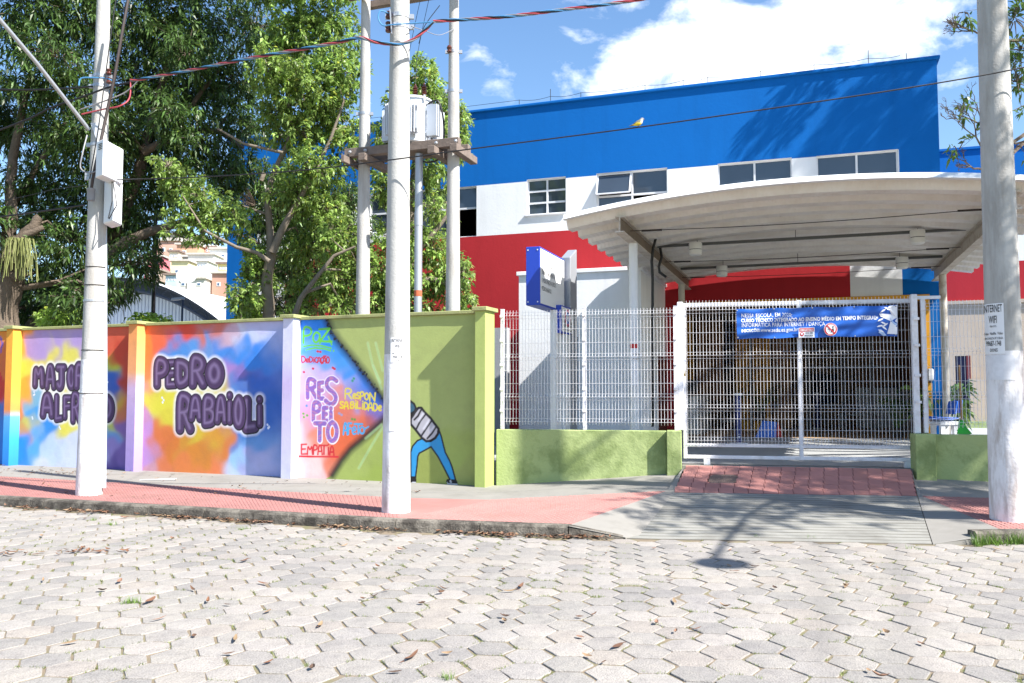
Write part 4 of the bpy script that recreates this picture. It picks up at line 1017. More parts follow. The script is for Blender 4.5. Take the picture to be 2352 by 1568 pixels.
# back wall with window strip open to daylight
bw0, bw1 = FB.hit(1858, 868, 9)[0], FB.hit(1925, 868, 9)[0]
zw0, zw1 = FB.hit(1858, 925, 9)[1], FB.hit(1858, 858, 9)[1]
mb = MB()
mb.box(5.42, bw0, 9, 9.15, ZB0, 3.95, FB); mb.box(bw1, 11.5, 9, 9.15, ZB0, 3.95, FB); mb.box(bw0, bw1, 9, 9.15, ZB0, zw0, FB); mb.box(bw0, bw1, 9, 9.15, zw1, 3.95, FB)
mb.build('back_wall', mat('tan hall wall', lin(150, 118, 86), .8, var=.1), hall)
mb = MB()
for f in (0.0, 0.33, 0.62, 0.93): mb.box(bw0 + (bw1 - bw0) * f, bw0 + (bw1 - bw0) * (f + 0.1), 9.02, 9.10, zw0, zw1, FB)
mb.box(bw0, bw1, 9.03, 9.09, (zw0 + zw1) / 2 - .03, (zw0 + zw1) / 2 + .03, FB); mb.build('window_bars', M_dark, hall)
# ochre and brown slats standing in the hall
def slats(u0, u1, v, z0, z1, m, pitch=0.11):
    n = int((u1 - u0) / pitch)
    for i in range(n):
        mb = MB(); a = u0 + (u1 - u0) * i / n
        mb.box(a, a + (u1 - u0) / n * 0.82, v, v + 0.05, z0, z1, FB); mb.build('slat', m, hall)
s0, s1 = FB.hit(1690, 900, 4.5)[0], FB.hit(1772, 900, 4.5)[0]
slats(5.5, s0 - .35, 4.55, ZB0 + .9, 3.9, M_brown); slats(s0, s1, 4.5, ZB0 + 0.3, 3.9, M_slat); slats(s1 + 0.03, s1 + .55, 4.6, ZB0 + 0.1, 3.9, M_brown)
s2, s3 = FB.hit(1800, 900, 6.5)[0], FB.hit(1818, 900, 6.5)[0]
slats(s2, s3, 6.5, ZB0, 3.9, M_slat)
slats(FB.hit(1965, 900, 7.5)[0], 11.45, 7.5, ZB0 + 1.35, 3.9, M_brown)
mb = MB(); mb.box(FB.hit(1965, 900, 7.5)[0], 11.45, 7.5, 7.6, ZB0, ZB0 + 1.3, FB); mb.build('tile_dado', M_tile, hall)
M_steel = mat('grey steel tube', lin(120, 120, 122), 0.5, metal=0.4)
for x, v in ((1725, 3.6), (1798, 5.2), (1858, 5.6), (1940, 5.8), (2004, 5.6)):
    u = FB.hit(x, 900, v)[0]; mb = MB(); mb.tube([FB.p(u, v, ZB0), FB.p(u, v, 3.95)], 0.05, 12); mb.build('steel_column', M_steel, hall, smooth=True)
mb = MB(); u0, z0 = FB.hit(1660, 845, 4.0); u1, _ = FB.hit(1800, 845, 4.0); mb.box(u0, u1, 4.0, 4.04, z0 - .03, z0 + .03, FB); mb.build('cross_rail', M_steel, hall)
mb = MB(); u0, z0 = FB.hit(1850, 843, 5.0); u1, _ = FB.hit(2088, 843, 5.0); mb.box(u0, u1, 5.0, 5.04, z0 - .03, z0 + .03, FB); mb.build('cross_rail', M_steel, hall)
mb = MB(); u0, z0 = FB.hit(1660, 967, 4.0); u1, _ = FB.hit(1770, 967, 4.0); mb.box(u0, u1, 4.0, 4.04, z0 - .03, z0 + .03, FB); mb.build('cross_rail', M_steel, hall)
mb = MB(); mb.box(FB.hit(1690, 1005, 3.9)[0], FB.hit(1770, 1005, 3.9)[0], 3.9, 4.4, ZB0, ZB0 + .32, FB); mb.build('planter_kerb', M_yel, hall)

# ------------------------------------------------------------------ gatehouse annex
ax = thing('gatehouse', tuple(FB.p(3.8, -1.7, ZB0)), 0, 'plain white flat roofed gatehouse with a slit window beside the canopy', 'building')
AU0, AU1, AV, AZ = 2.36, 5.27, -3.4, 4.40
hu0, hu1, hz0, hz1 = 3.56, 3.80, 1.62, 2.92
mb = MB()
for a, b in ((AU0, hu0), (hu0, hu1), (hu1, AU1)):
    for c, d in ((ZB0, hz0), (hz0, hz1), (hz1, AZ)):
        if a == hu0 and c == hz0: continue
        mb.quad(FB.p(a, AV, c), FB.p(b, AV, c), FB.p(b, AV, d), FB.p(a, AV, d))
mb.quad(FB.p(AU0, AV, ZB0), FB.p(AU0, -.003, ZB0), FB.p(AU0, -.003, AZ), FB.p(AU0, AV, AZ))
vd = [v / 100 for v in range(-340, 0)]
def v_at(u, x, lo=-16, hi=6):
    f = lambda v: (lambda p: 1176 + FOC * p.x / (p.y * math.cos(PITCH)))(FB.p(u, v, 0))
    for _ in range(50):
        m_ = (lo + hi) / 2
        if (f(m_) < x) == (f(lo) < x): lo = m_
        else: hi = m_
    return (lo + hi) / 2
d0, d1 = v_at(AU1, 1512), v_at(AU1, 1530)
mb.quad(FB.p(AU1, AV, ZB0), FB.p(AU1, d0, ZB0), FB.p(AU1, d0, AZ), FB.p(AU1, AV, AZ)); mb.quad(FB.p(AU1, d1, ZB0), FB.p(AU1, -.003, ZB0), FB.p(AU1, -.003, AZ), FB.p(AU1, d1, AZ)); mb.quad(FB.p(AU1, d0, 2.55), FB.p(AU1, d1, 2.55), FB.p(AU1, d1, AZ), FB.p(AU1, d0, AZ))
mb.quad(FB.p(AU0, AV, AZ - .3), FB.p(AU1, AV, AZ - .3), FB.p(AU1, -.003, AZ - .3), FB.p(AU0, -.003, AZ - .3))
for a, b, v in ((hu0, hu0, 0), (hu1, hu1, 0)): mb.quad(FB.p(a, AV, hz0), FB.p(a, AV + .2, hz0), FB.p(a, AV + .2, hz1), FB.p(a, AV, hz1))
mb.quad(FB.p(hu0, AV, hz1), FB.p(hu1, AV, hz1), FB.p(hu1, AV + .2, hz1), FB.p(hu0, AV + .2, hz1))
mb.build('wall', M_pale, ax)
for b in ((AU0 - .05, AU1 + .05, AV - .05, AV + .12), (AU1 - .12, AU1 + .05, AV + .121, -.004), (AU0 - .05, AU0 + .12, AV + .121, -.004)):
    mb = MB(); mb.box(*b, AZ, AZ + .09, FB); mb.build('coping', M_pale, ax, bevel=.008)
mb = MB(); mb.box(AU1 - .02, AU1 + .02, d0, d1, ZB0, 2.55, FB); mb.build('door', mat('brown door', lin(96, 44, 34), 0.6, var=.1), ax)
fr = MB(); h = hz1 - hz0
fr.box(hu0, hu1, AV + .08, AV + .13, hz0, hz0 + .05, FB); fr.box(hu0, hu1, AV + .08, AV + .13, hz1 - .05, hz1, FB); fr.box(hu0, hu0 + .04, AV + .078, AV + .132, hz0, hz1, FB); fr.box(hu1 - .04, hu1, AV + .078, AV + .132, hz0, hz1, FB)
for f in (.33, .66): fr.box(hu0 + .04, hu1 - .04, AV + .076, AV + .134, hz0 + h * f - .03, hz0 + h * f + .03, FB)
wo = fr.build('window', M_alu, ax)
for f in (0, .33, .66):
    mb = MB(); mb.box(hu0 + .03, hu1 - .03, AV + .1, AV + .11, hz0 + h * f + .02, hz0 + h * (f + .33) - .02, FB); mb.build('pane', M_glass, wo)
mb = MB(); mb.box(hu0 - .04, hu1 + .04, AV - .04, AV + .07, hz0 - .045, hz0 - .003, FB); mb.build('sill', M_pale, wo)
mb = MB(); v_ = v_at(AU1, 1541); mb.box(AU1 - .01, AU1 + .03, v_ - .35, v_ + .1, 1.6, 2.9, FB); mb.build('shutter', mat('grey shutter', lin(150, 154, 156), .6), ax)
# short grey wall stub and red pier seen through the left fence bay
mb = MB(); u0, u1 = FB.hit(1128, 900, -5)[0], FB.hit(1165, 900, -5)[0]; mb.box(u0 - 1.0, u1, -5, -4.85, ZB0, FB.hit(1165, 752, -5)[1], FB)
tag(mb.build('yard_wall', mat('bare grey render', lin(150, 152, 156), .9, var=.1, bump=.4)), 'bare grey rendered wall stub behind the first fence bay', 'wall')

# ------------------------------------------------------------------ arched canopy
CU0, CU1, CUM, CK, CTOP = 4.98, 12.42, 8.68, 0.0235, 4.90
VF, VB = -8.72, -0.10
def arch(u): return CTOP - CK * (u - CUM) ** 2
canopy = thing('entrance_canopy', tuple(FB.p(8.7, -4.5, ZB0)), 0, 'arched white corrugated canopy on round posts over the school entrance', 'canopy')
def roof_mat():
    m = bpy.data.materials.new('canopy sheet'); m.use_nodes = True
    k = NT(m.node_tree); bs = m.node_tree.nodes['Principled BSDF']; bs.inputs['Roughness'].default_value = 0.6
    geo = k.n('ShaderNodeNewGeometry')
    mp = k.n('ShaderNodeMapping'); mp.inputs['Rotation'].default_value = (0, 0, FB.a); k.l(geo, 'Position', mp, 0)
    wv = k.n('ShaderNodeTexWave', wave_type='BANDS', bands_direction='X', inp={'Scale': 4.2, 'Distortion': 0.0}); k.l(mp, 0, wv, 'Vector')
    bp = k.n('ShaderNodeBump'); bp.inputs['Strength'].default_value = 0.35; bp.inputs['Distance'].default_value = 0.012
    k.t.links.new(wv.outputs[1], bp.inputs['Height']); k.l(bp, 0, bs, 'Normal')
    nz = k.n('ShaderNodeTexNoise', inp={'Scale': 1.7, 'Detail': 7.0, 'Roughness': .65}); k.l(geo, 'Position', nz, 'Vector')
    c = k.ramp(nz.outputs[0], [(0.35, (*lin(214, 208, 200), 1)), (0.62, (*lin(226, 223, 218), 1)), (0.8, (*lin(196, 184, 168), 1))])
    k.t.links.new(c, bs.inputs['Base Color'])
    return m
M_sheet = roof_mat()
NC = 12; per = (VB - VF) / NC
for c in range(NC):
    v0 = VF + c * per
    prof = [(0, 0.0), (per * .16, 0.0), (per * .30, -.155), (per * .70, -.155), (per * .84, 0.0), (per, 0.0)]
    nu = 44; V = []; F = []
    dz = 0.006 * (c % 2)
    for layer in (0, 1):
        for i in range(nu + 1):
            u = CU0 + (CU1 - CU0) * i / nu
            for (dv, z) in prof: V.append(FB.p(u, v0 + dv, arch(u) + z - 0.004 * layer - dz))
    m_ = len(prof); off = (nu + 1) * m_
    for i in range(nu):
        for q in range(m_ - 1):
            a = i * m_ + q; F += [a, a + 1, a + m_ + 1, a + m_]; F += [off + a, off + a + m_, off + a + m_ + 1, off + a + 1]
    np_mesh('roof_sheet', np.array([tuple(p) for p in V]), np.array(F), 4, M_sheet, canopy)
# white edge trim along the front
mb = MB(); n = 40
for i in range(n):
    ua, ub = CU0 + (CU1 - CU0) * i / n, CU0 + (CU1 - CU0) * (i + 1) / n
    mb.hexa([FB.p(ua, VF - .10, arch(ua) - .05), FB.p(ub, VF - .10, arch(ub) - .05), FB.p(ub, VF + .03, arch(ub) - .05), FB.p(ua, VF + .03, arch(ua) - .05), FB.p(ua, VF - .02, arch(ua) + .045), FB.p(ub, VF - .02, arch(ub) + .045), FB.p(ub, VF + .03, arch(ub) + .05), FB.p(ua, VF + .03, arch(ua) + .05)])
mb.build('edge_trim', M_fwhite, canopy)
M_beam = mat('weathered white steel', lin(196, 188, 176), .6, var=.12, vscale=5, dirt=lin(120, 92, 70), dscale=5, damt=.7)
M_beamd = mat('stained beam flank', lin(112, 98, 82), .7, var=.2, vscale=6)
for ub_ in (5.9, 11.66):
    zt = arch(ub_) - 0.16
    bm_ = MB(); bm_.box(ub_ - .075, ub_ + .075, VF + .10, VB - .1, zt - .27, zt - .25, FB); bm_.box(ub_ - .075, ub_ + .075, VF + .10, VB - .1, zt - .02, zt, FB); bm_.box(ub_ - .012, ub_ + .012, VF + .101, VB - .101, zt - .249, zt - .021, FB)
    bo = bm_.build('beam', M_beam, canopy)
    mb = MB(); mb.box(ub_ + .013, ub_ + .016, VF + .12, VB - .12, zt - .245, zt - .025, FB); mb.build('stained_flank', M_beamd, bo)
    for v in (-7.47, -1.43):
        mb = MB(); mb.tube([FB.p(ub_, v, ZB0), FB.p(ub_, v, zt - .272)], 0.078, 20); mb.build('post', M_fwhite if v < -3 else M_beam, canopy, smooth=True)
M_tie = mat('dark steel cable', lin(60, 56, 54), .5, metal=.6)
for v, dz in ((-8.0, .12), (-4.3, .10), (-1.7, .1)):
    mb = MB(); zt = arch(5.9) - .30
    mb.tube([FB.p(5.95 + (11.6 - 5.95) * i / 16, v, zt - .05 * math.sin(math.pi * i / 16)) for i in range(17)], .007, 6)
    for ua, ub in ((6.15, 6.5), (11.0, 11.4)): mb.tube([FB.p(ua, v, zt - .01), FB.p(ub, v, zt - .015)], .018, 6)
    mb.build('tie_cable', M_tie, canopy)
M_lampw = mat('white lamp housing', lin(226, 226, 222), .5)
lampn = [('nearest the front left canopy post', 6.75, -5.5), ('beside the right canopy beam, in the front row', 10.72, -5.5), ('in the back row near the gatehouse', 6.94, -2.2), ('in the back row above the white wall stripe', 10.77, -2.2)]
for tr_i, v in enumerate((-5.5, -2.2)):
    t = thing('lamp_track', tuple(FB.p(8.8, v + .1, 4.55)), 0, 'grey steel cable tray in the front row under the canopy' if tr_i == 0 else 'grey steel cable tray in the back row under the canopy', 'cable tray')
    mb = MB(); mb.box(5.98, 11.58, v + .09, v + .16, 4.55, 4.60, FB); mb.build('channel', mat('galvanised channel', lin(92, 94, 94), .5, metal=.3), t)
    for u in (8.6, 6.75 if v < -5 else 6.94, 10.72): 
        mb = MB(); mb.tube([FB.p(u + .02, v + .12, 4.60), FB.p(u + .02, v + .12, arch(u) - .1)], .006, 5); mb.build('hanger', M_tie, t)
for lab, u, v in lampn:
    L = thing('ceiling_lamp', tuple(FB.p(u, v, 4.4)), 0, 'white drum shaped lamp under the canopy ' + lab, 'lamp', 'drum lamps under the canopy')
    z = 4.58
    mb = MB(); mb.lathe(FB.p(u, v, z - .25), [(.095, 0), (.125, .02), (.13, .11)], 20); mb.build('shade', M_lampw, L, smooth=True)
    mb = MB(); mb.lathe(FB.p(u, v, z - .14), [(.122, 0), (.122, .012)], 20); mb.build('gap_ring', M_black, L, smooth=True)
    mb = MB(); mb.lathe(FB.p(u, v, z - .128), [(.13, 0), (.13, .11), (.118, .128)], 20); mb.build('housing', M_lampw, L, smooth=True)
# black drain pipes by the left posts
for i, pts in enumerate((((1497, 490), (1500, 520), (1507, 545), (1500, 570), (1497, 600), (1499, 640), (1499, 980)), ((1511, 512), (1515, 560), (1520, 590), (1513, 612), (1515, 625), (1530, 636)))):
    v = -6.2 if i == 0 else -5.2
    mb = MB(); P3 = [FB.p(*(lambda h: (h[0], v, h[1]))(FB.hit(x, y, v))) for x, y in pts]
    mb.tube(P3, .028, 8); 
    tag(mb.build('drain_pipe', M_black, smooth=True), 'tall black drain pipe running down beside the gatehouse corner' if i == 0 else 'short bent black pipe end hanging above the gatehouse door', 'pipe')

# ------------------------------------------------------------------ far right wing
rw = thing('rear_wing', tuple(FB.p(18, 12, ZB0)), 0, 'rear school wing with blue, red and cream bands right of the canopy', 'building')
mb = MB(); WV = 9.0
du0, du1, dz1 = FB.hit(2196, 900, WV)[0], FB.hit(2231, 900, WV)[0], FB.hit(2196, 817, WV)[1]
for (z0, z1, k) in ((7.5, 9.75, 0), (5.92, 7.5, 1), (4.6, 5.92, 2)):
    mb.m = k; mb.quad(FB.p(UR - .05, WV, z0), FB.p(30, WV, z0), FB.p(30, WV, z1), FB.p(UR - .05, WV, z1))
mb.m = 3
for a, b, z0, z1 in ((UR - .05, du0, ZB0, 4.6), (du1, 30, ZB0, 4.6), (du0, du1, dz1, 4.6)): mb.quad(FB.p(a, WV, z0), FB.p(b, WV, z0), FB.p(b, WV, z1), FB.p(a, WV, z1))
mb.m = 0; mb.quad(FB.p(30, WV, ZB0), FB.p(30, 18, ZB0), FB.p(30, 18, 9.75), FB.p(30, WV, 9.75)); mb.quad(FB.p(UR, WV, 9.7), FB.p(30, WV, 9.7), FB.p(30, 18, 9.7), FB.p(UR, 18, 9.7))
mb.build('wall', [M_blue, M_fwhite, M_fred, M_cream], rw)
mb = MB(); mb.box(UR - .1, 30.05, WV - .06, WV + .3, 9.72, 9.80, FB); mb.build('parapet_cap', M_blue, rw)
mb = MB(); mb.box(UR - .04, 30, WV - .10, WV - .002, 4.55, 4.66, FB); mb.build('ledge', M_cream, rw)
mb = MB(); mb.box(du0, du1, WV + .06, WV + .12, ZB0, dz1, FB); mb.build('door', mat('dark blue door', lin(24, 26, 66), .5), rw)
mb = MB(); mb.box(du1 - .12, du1, WV - .03, WV + .059, ZB0, dz1, FB); mb.build('door_jamb', mat('maroon jamb', lin(96, 30, 38), .6), rw)
mb = MB(); mb.box(UR + .1, 18.5, WV - .6, WV - .45, ZB0, FB.hit(2250, 968, WV - .6)[1], FB); mb.build('green_plinth', M_green, rw)
mb = MB(); cu0, cu1 = FB.hit(2235, 900, WV - 1)[0], FB.hit(2275, 900, WV - 1)[0]; mb.box(cu0, cu1, WV - .44, WV - .05, ZB0, FB.hit(2240, 870, WV)[1], FB); mb.build('cabinet', M_cream, rw)
# lightning conductor along the roof edge
lc = thing('lightning_conductor', tuple(FB.p(2, .1, ZTOP)), 0, 'thin wire on short pins along the top edge of the blue facade', 'wire')
pins = [FB.hit(x, 200)[0] for x in (1190, 1262, 1332, 1480, 1568, 1625, 1747, 1871, 1997, 2085)]
mb = MB(); pp = []
for i, u in enumerate(pins):
    h_ = .20 if i not in (1, 8) else .40
    pn = MB(); pn.tube([FB.p(u, .1, ZTOP + .05), FB.p(u, .1, ZTOP + .05 + h_)], .009, 5); pn.build('pin', M_tie, lc); pp.append((u, ZTOP + .24))
path = []
for (a, za), (b, zb) in zip(pp, pp[1:]):
    for k in range(6): path.append(FB.p(a + (b - a) * k / 6, .1, za - .05 * math.sin(math.pi * k / 6)))
mb.tube([FB.p(UL, .1, ZTOP + .22)] + path, .006, 4); mb.build('wire', M_tie, lc)

# ------------------------------------------------------------------ sign pylon
M_sblue = mat('sign blue', lin(34, 66, 176), .4, var=.02)
M_swhite = mat('sign white face', lin(232, 232, 230), .5)
M_sgrey = mat('brushed grey metal', lin(150, 154, 160), .45, metal=.25, var=.03)
M_ink = mat('black lettering', lin(48, 48, 50), .6)
py = thing('school_sign', tuple(FB.p(2.9, -6.6, ZB0)), 0, 'blue and white school name sign on a grey metal pylon behind the fence', 'sign')
SV0 = -7.9
su0, sz1 = FB.hit(1208, 567, SV0); su1, sz0 = FB.hit(1240, 700, SV0)
SV1 = v_at(su1, 1297)
mb = MB(); mb.box(su0, su1, SV0, SV1, sz0, sz1, FB); mb.build('sign_box', M_sblue, py, bevel=.006)
mb = MB(); mb.box(su1 + .001, su1 + .006, SV0 + .03, SV1 - .03, sz0 + .035, sz1 - .035, FB); fc = mb.build('sign_face', M_swhite, py)
LS = SV1 - SV0
tm = MB()
for i, s in enumerate(('ESCOLA ESTADUAL DE', 'ENSINO FUNDAMENTAL', 'E MEDIO MAJOR ALFREDO', 'PEDRO RABAIOLI')):
    z = sz1 - 0.34 - i * 0.148
    text_mesh(s, 0.115, lambda x, y, z=z: FB.p(su1 + .0085, SV0 + .10 + x, z + y), tm, bold=0, xscale=(LS - .25) / 2.05)
tm.build('lettering', M_ink, fc)
for v, z in ((SV0 - .003, sz0 + .06), (SV0 - .003, sz1 - .06)):
    for u in (su0 + .04, su1 - .04):
        mb = MB(); mb.lathe(FB.p(u, v + .004, z), [(.014, -.008), (.010, 0)], 8, axis=tuple(FB.ev)); mb.build('screw', M_alu, py)
pu0, pu1 = su0 + .18, su1 + .05
pv0, pv1 = v_at(pu0, 1236), SV1 + .35
mb = MB(); mb.box(pu0, pu1 - .02, SV0 + .9, SV1 + .05, ZB0, sz0 - .002, FB); mb.build('pylon_panel', M_swhite, py, bevel=.008)
mb = MB(); zt0, zt1 = FB.hit(1290, 590, SV1)[1], FB.hit(1303, 571, SV1 + .4)[1]
mb.hexa([FB.p(pu0, SV1 + .06, ZB0), FB.p(pu1 + .06, SV1 + .06, ZB0), FB.p(pu1 + .06, SV1 + .55, ZB0), FB.p(pu0, SV1 + .55, ZB0), FB.p(pu0, SV1 + .06, zt0), FB.p(pu1 + .06, SV1 + .06, zt0), FB.p(pu1 + .06, SV1 + .55, zt1), FB.p(pu0, SV1 + .55, zt1)]); mb.build('pylon_post', M_sgrey, py, bevel=.01)
mb = MB(); mb.hexa([FB.p(pu1 - .015, SV0 + 1.3, ZB0), FB.p(pu1 + .04, SV0 + 1.3, ZB0), FB.p(pu1 + .04, SV1 + .05, ZB0), FB.p(pu1 - .015, SV1 + .05, ZB0), FB.p(pu1 - .015, SV0 + 1.3, sz0 - .004), FB.p(pu1 + .04, SV0 + 1.3, sz0 - .004), FB.p(pu1 + .04, SV0 + 1.9, sz0 - .004), FB.p(pu1 - .015, SV0 + 1.9, sz0 - .004)]); mb.build('side_fin', M_swhite, py)
# small state sign on the pylon
bv0 = SV0 + 1.0
bu0 = FB.hit(1277, 730, bv0)[0]; bu1 = FB.hit(1289, 730, bv0)[0]; bz1 = FB.hit(1280, 700, bv0)[1]; bz0 = FB.hit(1280, 764, bv0)[1]; bv1 = v_at(bu1, 1317)
mb = MB(); mb.box(bu0, bu1, bv0, bv1, bz0, bz1, FB); mb.build('small_sign_box', M_sblue, py, bevel=.005)
mb = MB(); mb.box(bu1 + .001, bu1 + .006, bv0 + .02, bv1 - .02, bz0 + .03, bz1 - .03, FB); sf = mb.build('small_sign_face', M_swhite, py)
cm = (bv0 + bv1) / 2; L2 = bv1 - bv0
def disc(mb, cu, cv, cz, ru, rz, n=16):
    mb.add([FB.p(cu, cv + ru * math.cos(2 * math.pi * i / n), cz + rz * math.sin(2 * math.pi * i / n)) for i in range(n)], [tuple(range(n))])
mb = MB(); disc(mb, bu1 + .008, cm, bz1 - .22, .20, .17); mb.build('emblem_ring', mat('emblem pink', lin(222, 120, 150), .6), sf)
mb = MB(); disc(mb, bu1 + .010, cm, bz1 - .22, .14, .12); mb.build('emblem_field', mat('emblem blue', lin(110, 150, 210), .6), sf)
mb = MB(); a5 = [FB.p(bu1 + .012, cm + (.11 if i % 2 == 0 else .045) * math.sin(i * math.pi / 5), bz1 - .22 + (.11 if i % 2 == 0 else .045) * math.cos(i * math.pi / 5)) for i in range(10)]
mb.add(a5, [tuple(range(10))]); mb.build('emblem_star', M_swhite, sf)
tm = MB()
for i, s in enumerate(('GOVERNO DO ESTADO', 'DO ESPIRITO SANTO', 'Secretaria da Educacao')):
    text_mesh(s, .07, lambda x, y, i=i: FB.p(bu1 + .0085, cm + x, bz0 + .20 - i * .07 + y), tm, align='CENTER', xscale=(L2 - .1) / .82)
tm.build('lettering', M_ink, sf)

# ------------------------------------------------------------------ sports hall and hillside houses behind
sh = thing('sports_hall', tuple(at_depth(300, 760, 42) * 1.0), 0, 'white ribbed sports hall with an arched roof on dark trusses behind the wall', 'building')
HF = Frame(at_depth(285, 800, 42).x, 42.0, 4.0)
ax_ = Vector((0.20, 1, 0)).normalized()
HW, HR_, HZ = 5.6, 2.35, 7.2
def hz(u): return HZ - HR_ * (u / HW) ** 2
M_rib = mat('white ribbed cladding', lin(216, 220, 228), .5, var=.03)
M_roofg = mat('grey metal roof', lin(214, 216, 220), .5, var=.04, vscale=1)
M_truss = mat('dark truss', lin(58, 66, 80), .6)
n = 64
for i in range(n):
    ua, ub = -HW + 2 * HW * i / n, -HW + 2 * HW * (i + 1) / n
    if i % 4 == 0: mb = MB()
    w_ = (ub - ua)
    mb.hexa([HF.p(ua + w_ * .1, -.03, 0), HF.p(ub - w_ * .25, -.03, 0), HF.p(ub, .05, 0), HF.p(ua, .05, 0), HF.p(ua + w_ * .1, -.03, hz(ua) - .62), HF.p(ub - w_ * .25, -.03, hz(ub) - .62), HF.p(ub, .05, hz(ub) - .62), HF.p(ua, .05, hz(ua) - .62)])
    if i % 4 == 3: mb.build('cladding_panel', M_rib, sh)
V = []; nu, nv = 32, 6
for i in range(nu + 1):
    u = -HW - .5 + (2 * HW + 1.0) * i / nu
    for j in range(nv + 1):
        p = HF.p(u, -1.2, hz(u)) + ax_ * (j * 6.0); V.append(tuple(p))
F = []
for i in range(nu):
    for j in range(nv): a = i * (nv + 1) + j; F += [a, a + nv + 1, a + nv + 2, a + 1]
np_mesh('roof', np.array(V), np.array(F), 4, M_roofg, sh, smooth=True)
for dz, nm in ((-.08, 'truss_chord'), (-.55, 'truss_chord')):
    mb = MB(); mb.tube([HF.p(-HW + 2 * HW * i / 32, -.8, hz(-HW + 2 * HW * i / 32) + dz) for i in range(33)], .09, 6); mb.build(nm, M_truss, sh)
for i in range(26):
    ua, ub = -HW + 2 * HW * i / 26, -HW + 2 * HW * (i + 1) / 26
    mb = MB(); mb.tube([HF.p(ua, -.8, hz(ua) - (.1 if i % 2 else .55)), HF.p(ub, -.8, hz(ub) - (.55 if i % 2 else .1))], .04, 5); mb.build('truss_web', M_truss, sh)
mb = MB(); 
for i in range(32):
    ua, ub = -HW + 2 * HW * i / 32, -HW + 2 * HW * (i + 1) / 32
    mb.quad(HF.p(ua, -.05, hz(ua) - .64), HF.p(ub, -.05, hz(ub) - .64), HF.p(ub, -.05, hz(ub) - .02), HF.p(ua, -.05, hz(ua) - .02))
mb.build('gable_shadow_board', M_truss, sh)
# hill with houses
hm = MB(); hv = []; 
nx, ny = 24, 14
for i in range(nx + 1):
    for j in range(ny + 1):
        x = -110 + 130 * i / nx; y = 90 + 120 * j / ny
        z = 27 * math.exp(-(((x + 52) / 42) ** 2)) * (1 / (1 + math.exp(-(y - 128) / 9))) + 1.2 * mnoise.noise(Vector((x * .07, y * .07, 0)))
        hv.append((x, y, z - .3))
hf = [(i * (ny + 1) + j, (i + 1) * (ny + 1) + j, (i + 1) * (ny + 1) + j + 1, i * (ny + 1) + j + 1) for i in range(nx) for j in range(ny)]
hm.add(hv, hf); tag(hm.build('hill', mat('hillside scrub', lin(86, 100, 62), .95, var=.25, vscale=.3), smooth=True), kind='structure')
M_pane_far = mat('far window', lin(70, 92, 120), .2)
def house(x0, x1, y0, y1, Y, col, label, roof=(176, 170, 162), wn=(), low=None, deep=6):
    a, b = at_depth(x0, y1, Y), at_depth(x1, y1, Y); zt = at_depth(x0, y0, Y).z; zb = min(a.z, b.z) - 4
    t = thing('hill_house', ((a.x + b.x) / 2, Y + deep / 2, zb), 0, label, 'house', 'houses on the hillside')
    m = mat('house paint %d %d %d' % col, lin(*col), .85, var=.12, vscale=.5)
    mb = MB(); mb.box(a.x, b.x, Y, Y + deep, zb, zt); mb.build('wall', m, t)
    mb = MB(); mb.box(a.x - .25, b.x + .25, Y - .35, Y + deep + .2, zt + .004, zt + .28); mb.build('roof', mat('slab %d' % roof[0], lin(*roof), .9, var=.2), t)
    for (fx, fy, w_, h_) in wn:
        px = x0 + (x1 - x0) * fx; pz = y0 + (y1 - y0) * fy
        p, q = at_depth(px, pz, Y), at_depth(px + w_, pz + h_, Y)
        mb = MB(); mb.box(p.x, q.x, Y - .06, Y + .04, q.z, p.z); wo = mb.build('window', M_fwhite, t)
        mb = MB(); mb.box(p.x + .1, q.x - .1, Y - .09, Y - .061, q.z + .1, p.z - .1); mb.build('pane', M_pane_far, wo)
house(360, 408, 553, 640, 138, (192, 152, 136), 'tall brick and pink hillside house with blue windows, below the tree gap', wn=((.25, .18, 7, 9), (.6, .2, 7, 9), (.3, .55, 8, 8)))
house(404, 452, 562, 650, 134, (196, 152, 124), 'unplastered brick house stepping behind the pale ones on the hillside', wn=((.3, .15, 9, 7), (.65, .3, 7, 7)))
house(330, 372, 590, 660, 128, (196, 112, 122), 'bright pink hillside house partly behind the dark foliage', wn=((.5, .3, 6, 9), (.72, .55, 6, 8)))
house(392, 432, 600, 662, 122, (222, 214, 170), 'small cream house with balcony openings low on the hillside', wn=((.25, .3, 9, 8), (.6, .3, 8, 8)))
house(430, 490, 585, 662, 126, (212, 208, 202), 'pale grey two storey hillside house with dark openings', wn=((.15, .2, 9, 9), (.45, .2, 9, 9), (.75, .2, 7, 9), (.3, .6, 10, 8)))
house(480, 530, 572, 668, 130, (230, 228, 222), 'white hillside house beside the blue school corner', wn=((.2, .12, 9, 9), (.55, .12, 9, 9)))
house(486, 526, 628, 668, 116, (172, 132, 116), 'low brick house with white ground floor, lowest on the right of the hillside', wn=((.3, .5, 8, 9),))
house(410, 470, 640, 668, 114, (206, 202, 194), 'lowest pale hillside terrace with a dish aerial in front', wn=((.1, .3, 10, 8), (.7, .3, 10, 8)))
house(370, 440, 538, 560, 150, (190, 178, 170), 'topmost grey concrete house under construction on the hill', wn=((.3, .5, 8, 7), (.6, .5, 8, 7)))
hr = random.Random(12)
hues = [('brick red', (172, 126, 108)), ('cream', (222, 212, 184)), ('grey', (180, 176, 170)), ('white', (226, 224, 218)), ('salmon', (214, 150, 130)), ('pale yellow', (222, 206, 140)), ('raw block', (164, 150, 138)), ('light blue', (168, 190, 206))]
where = ['below the highest terrace', 'next to the pink house', 'above the small cream house', 'between the pale terraces', 'under the tree branch tip', 'behind the white house', 'above the low brick house', 'at the left of the gap in the leaves']
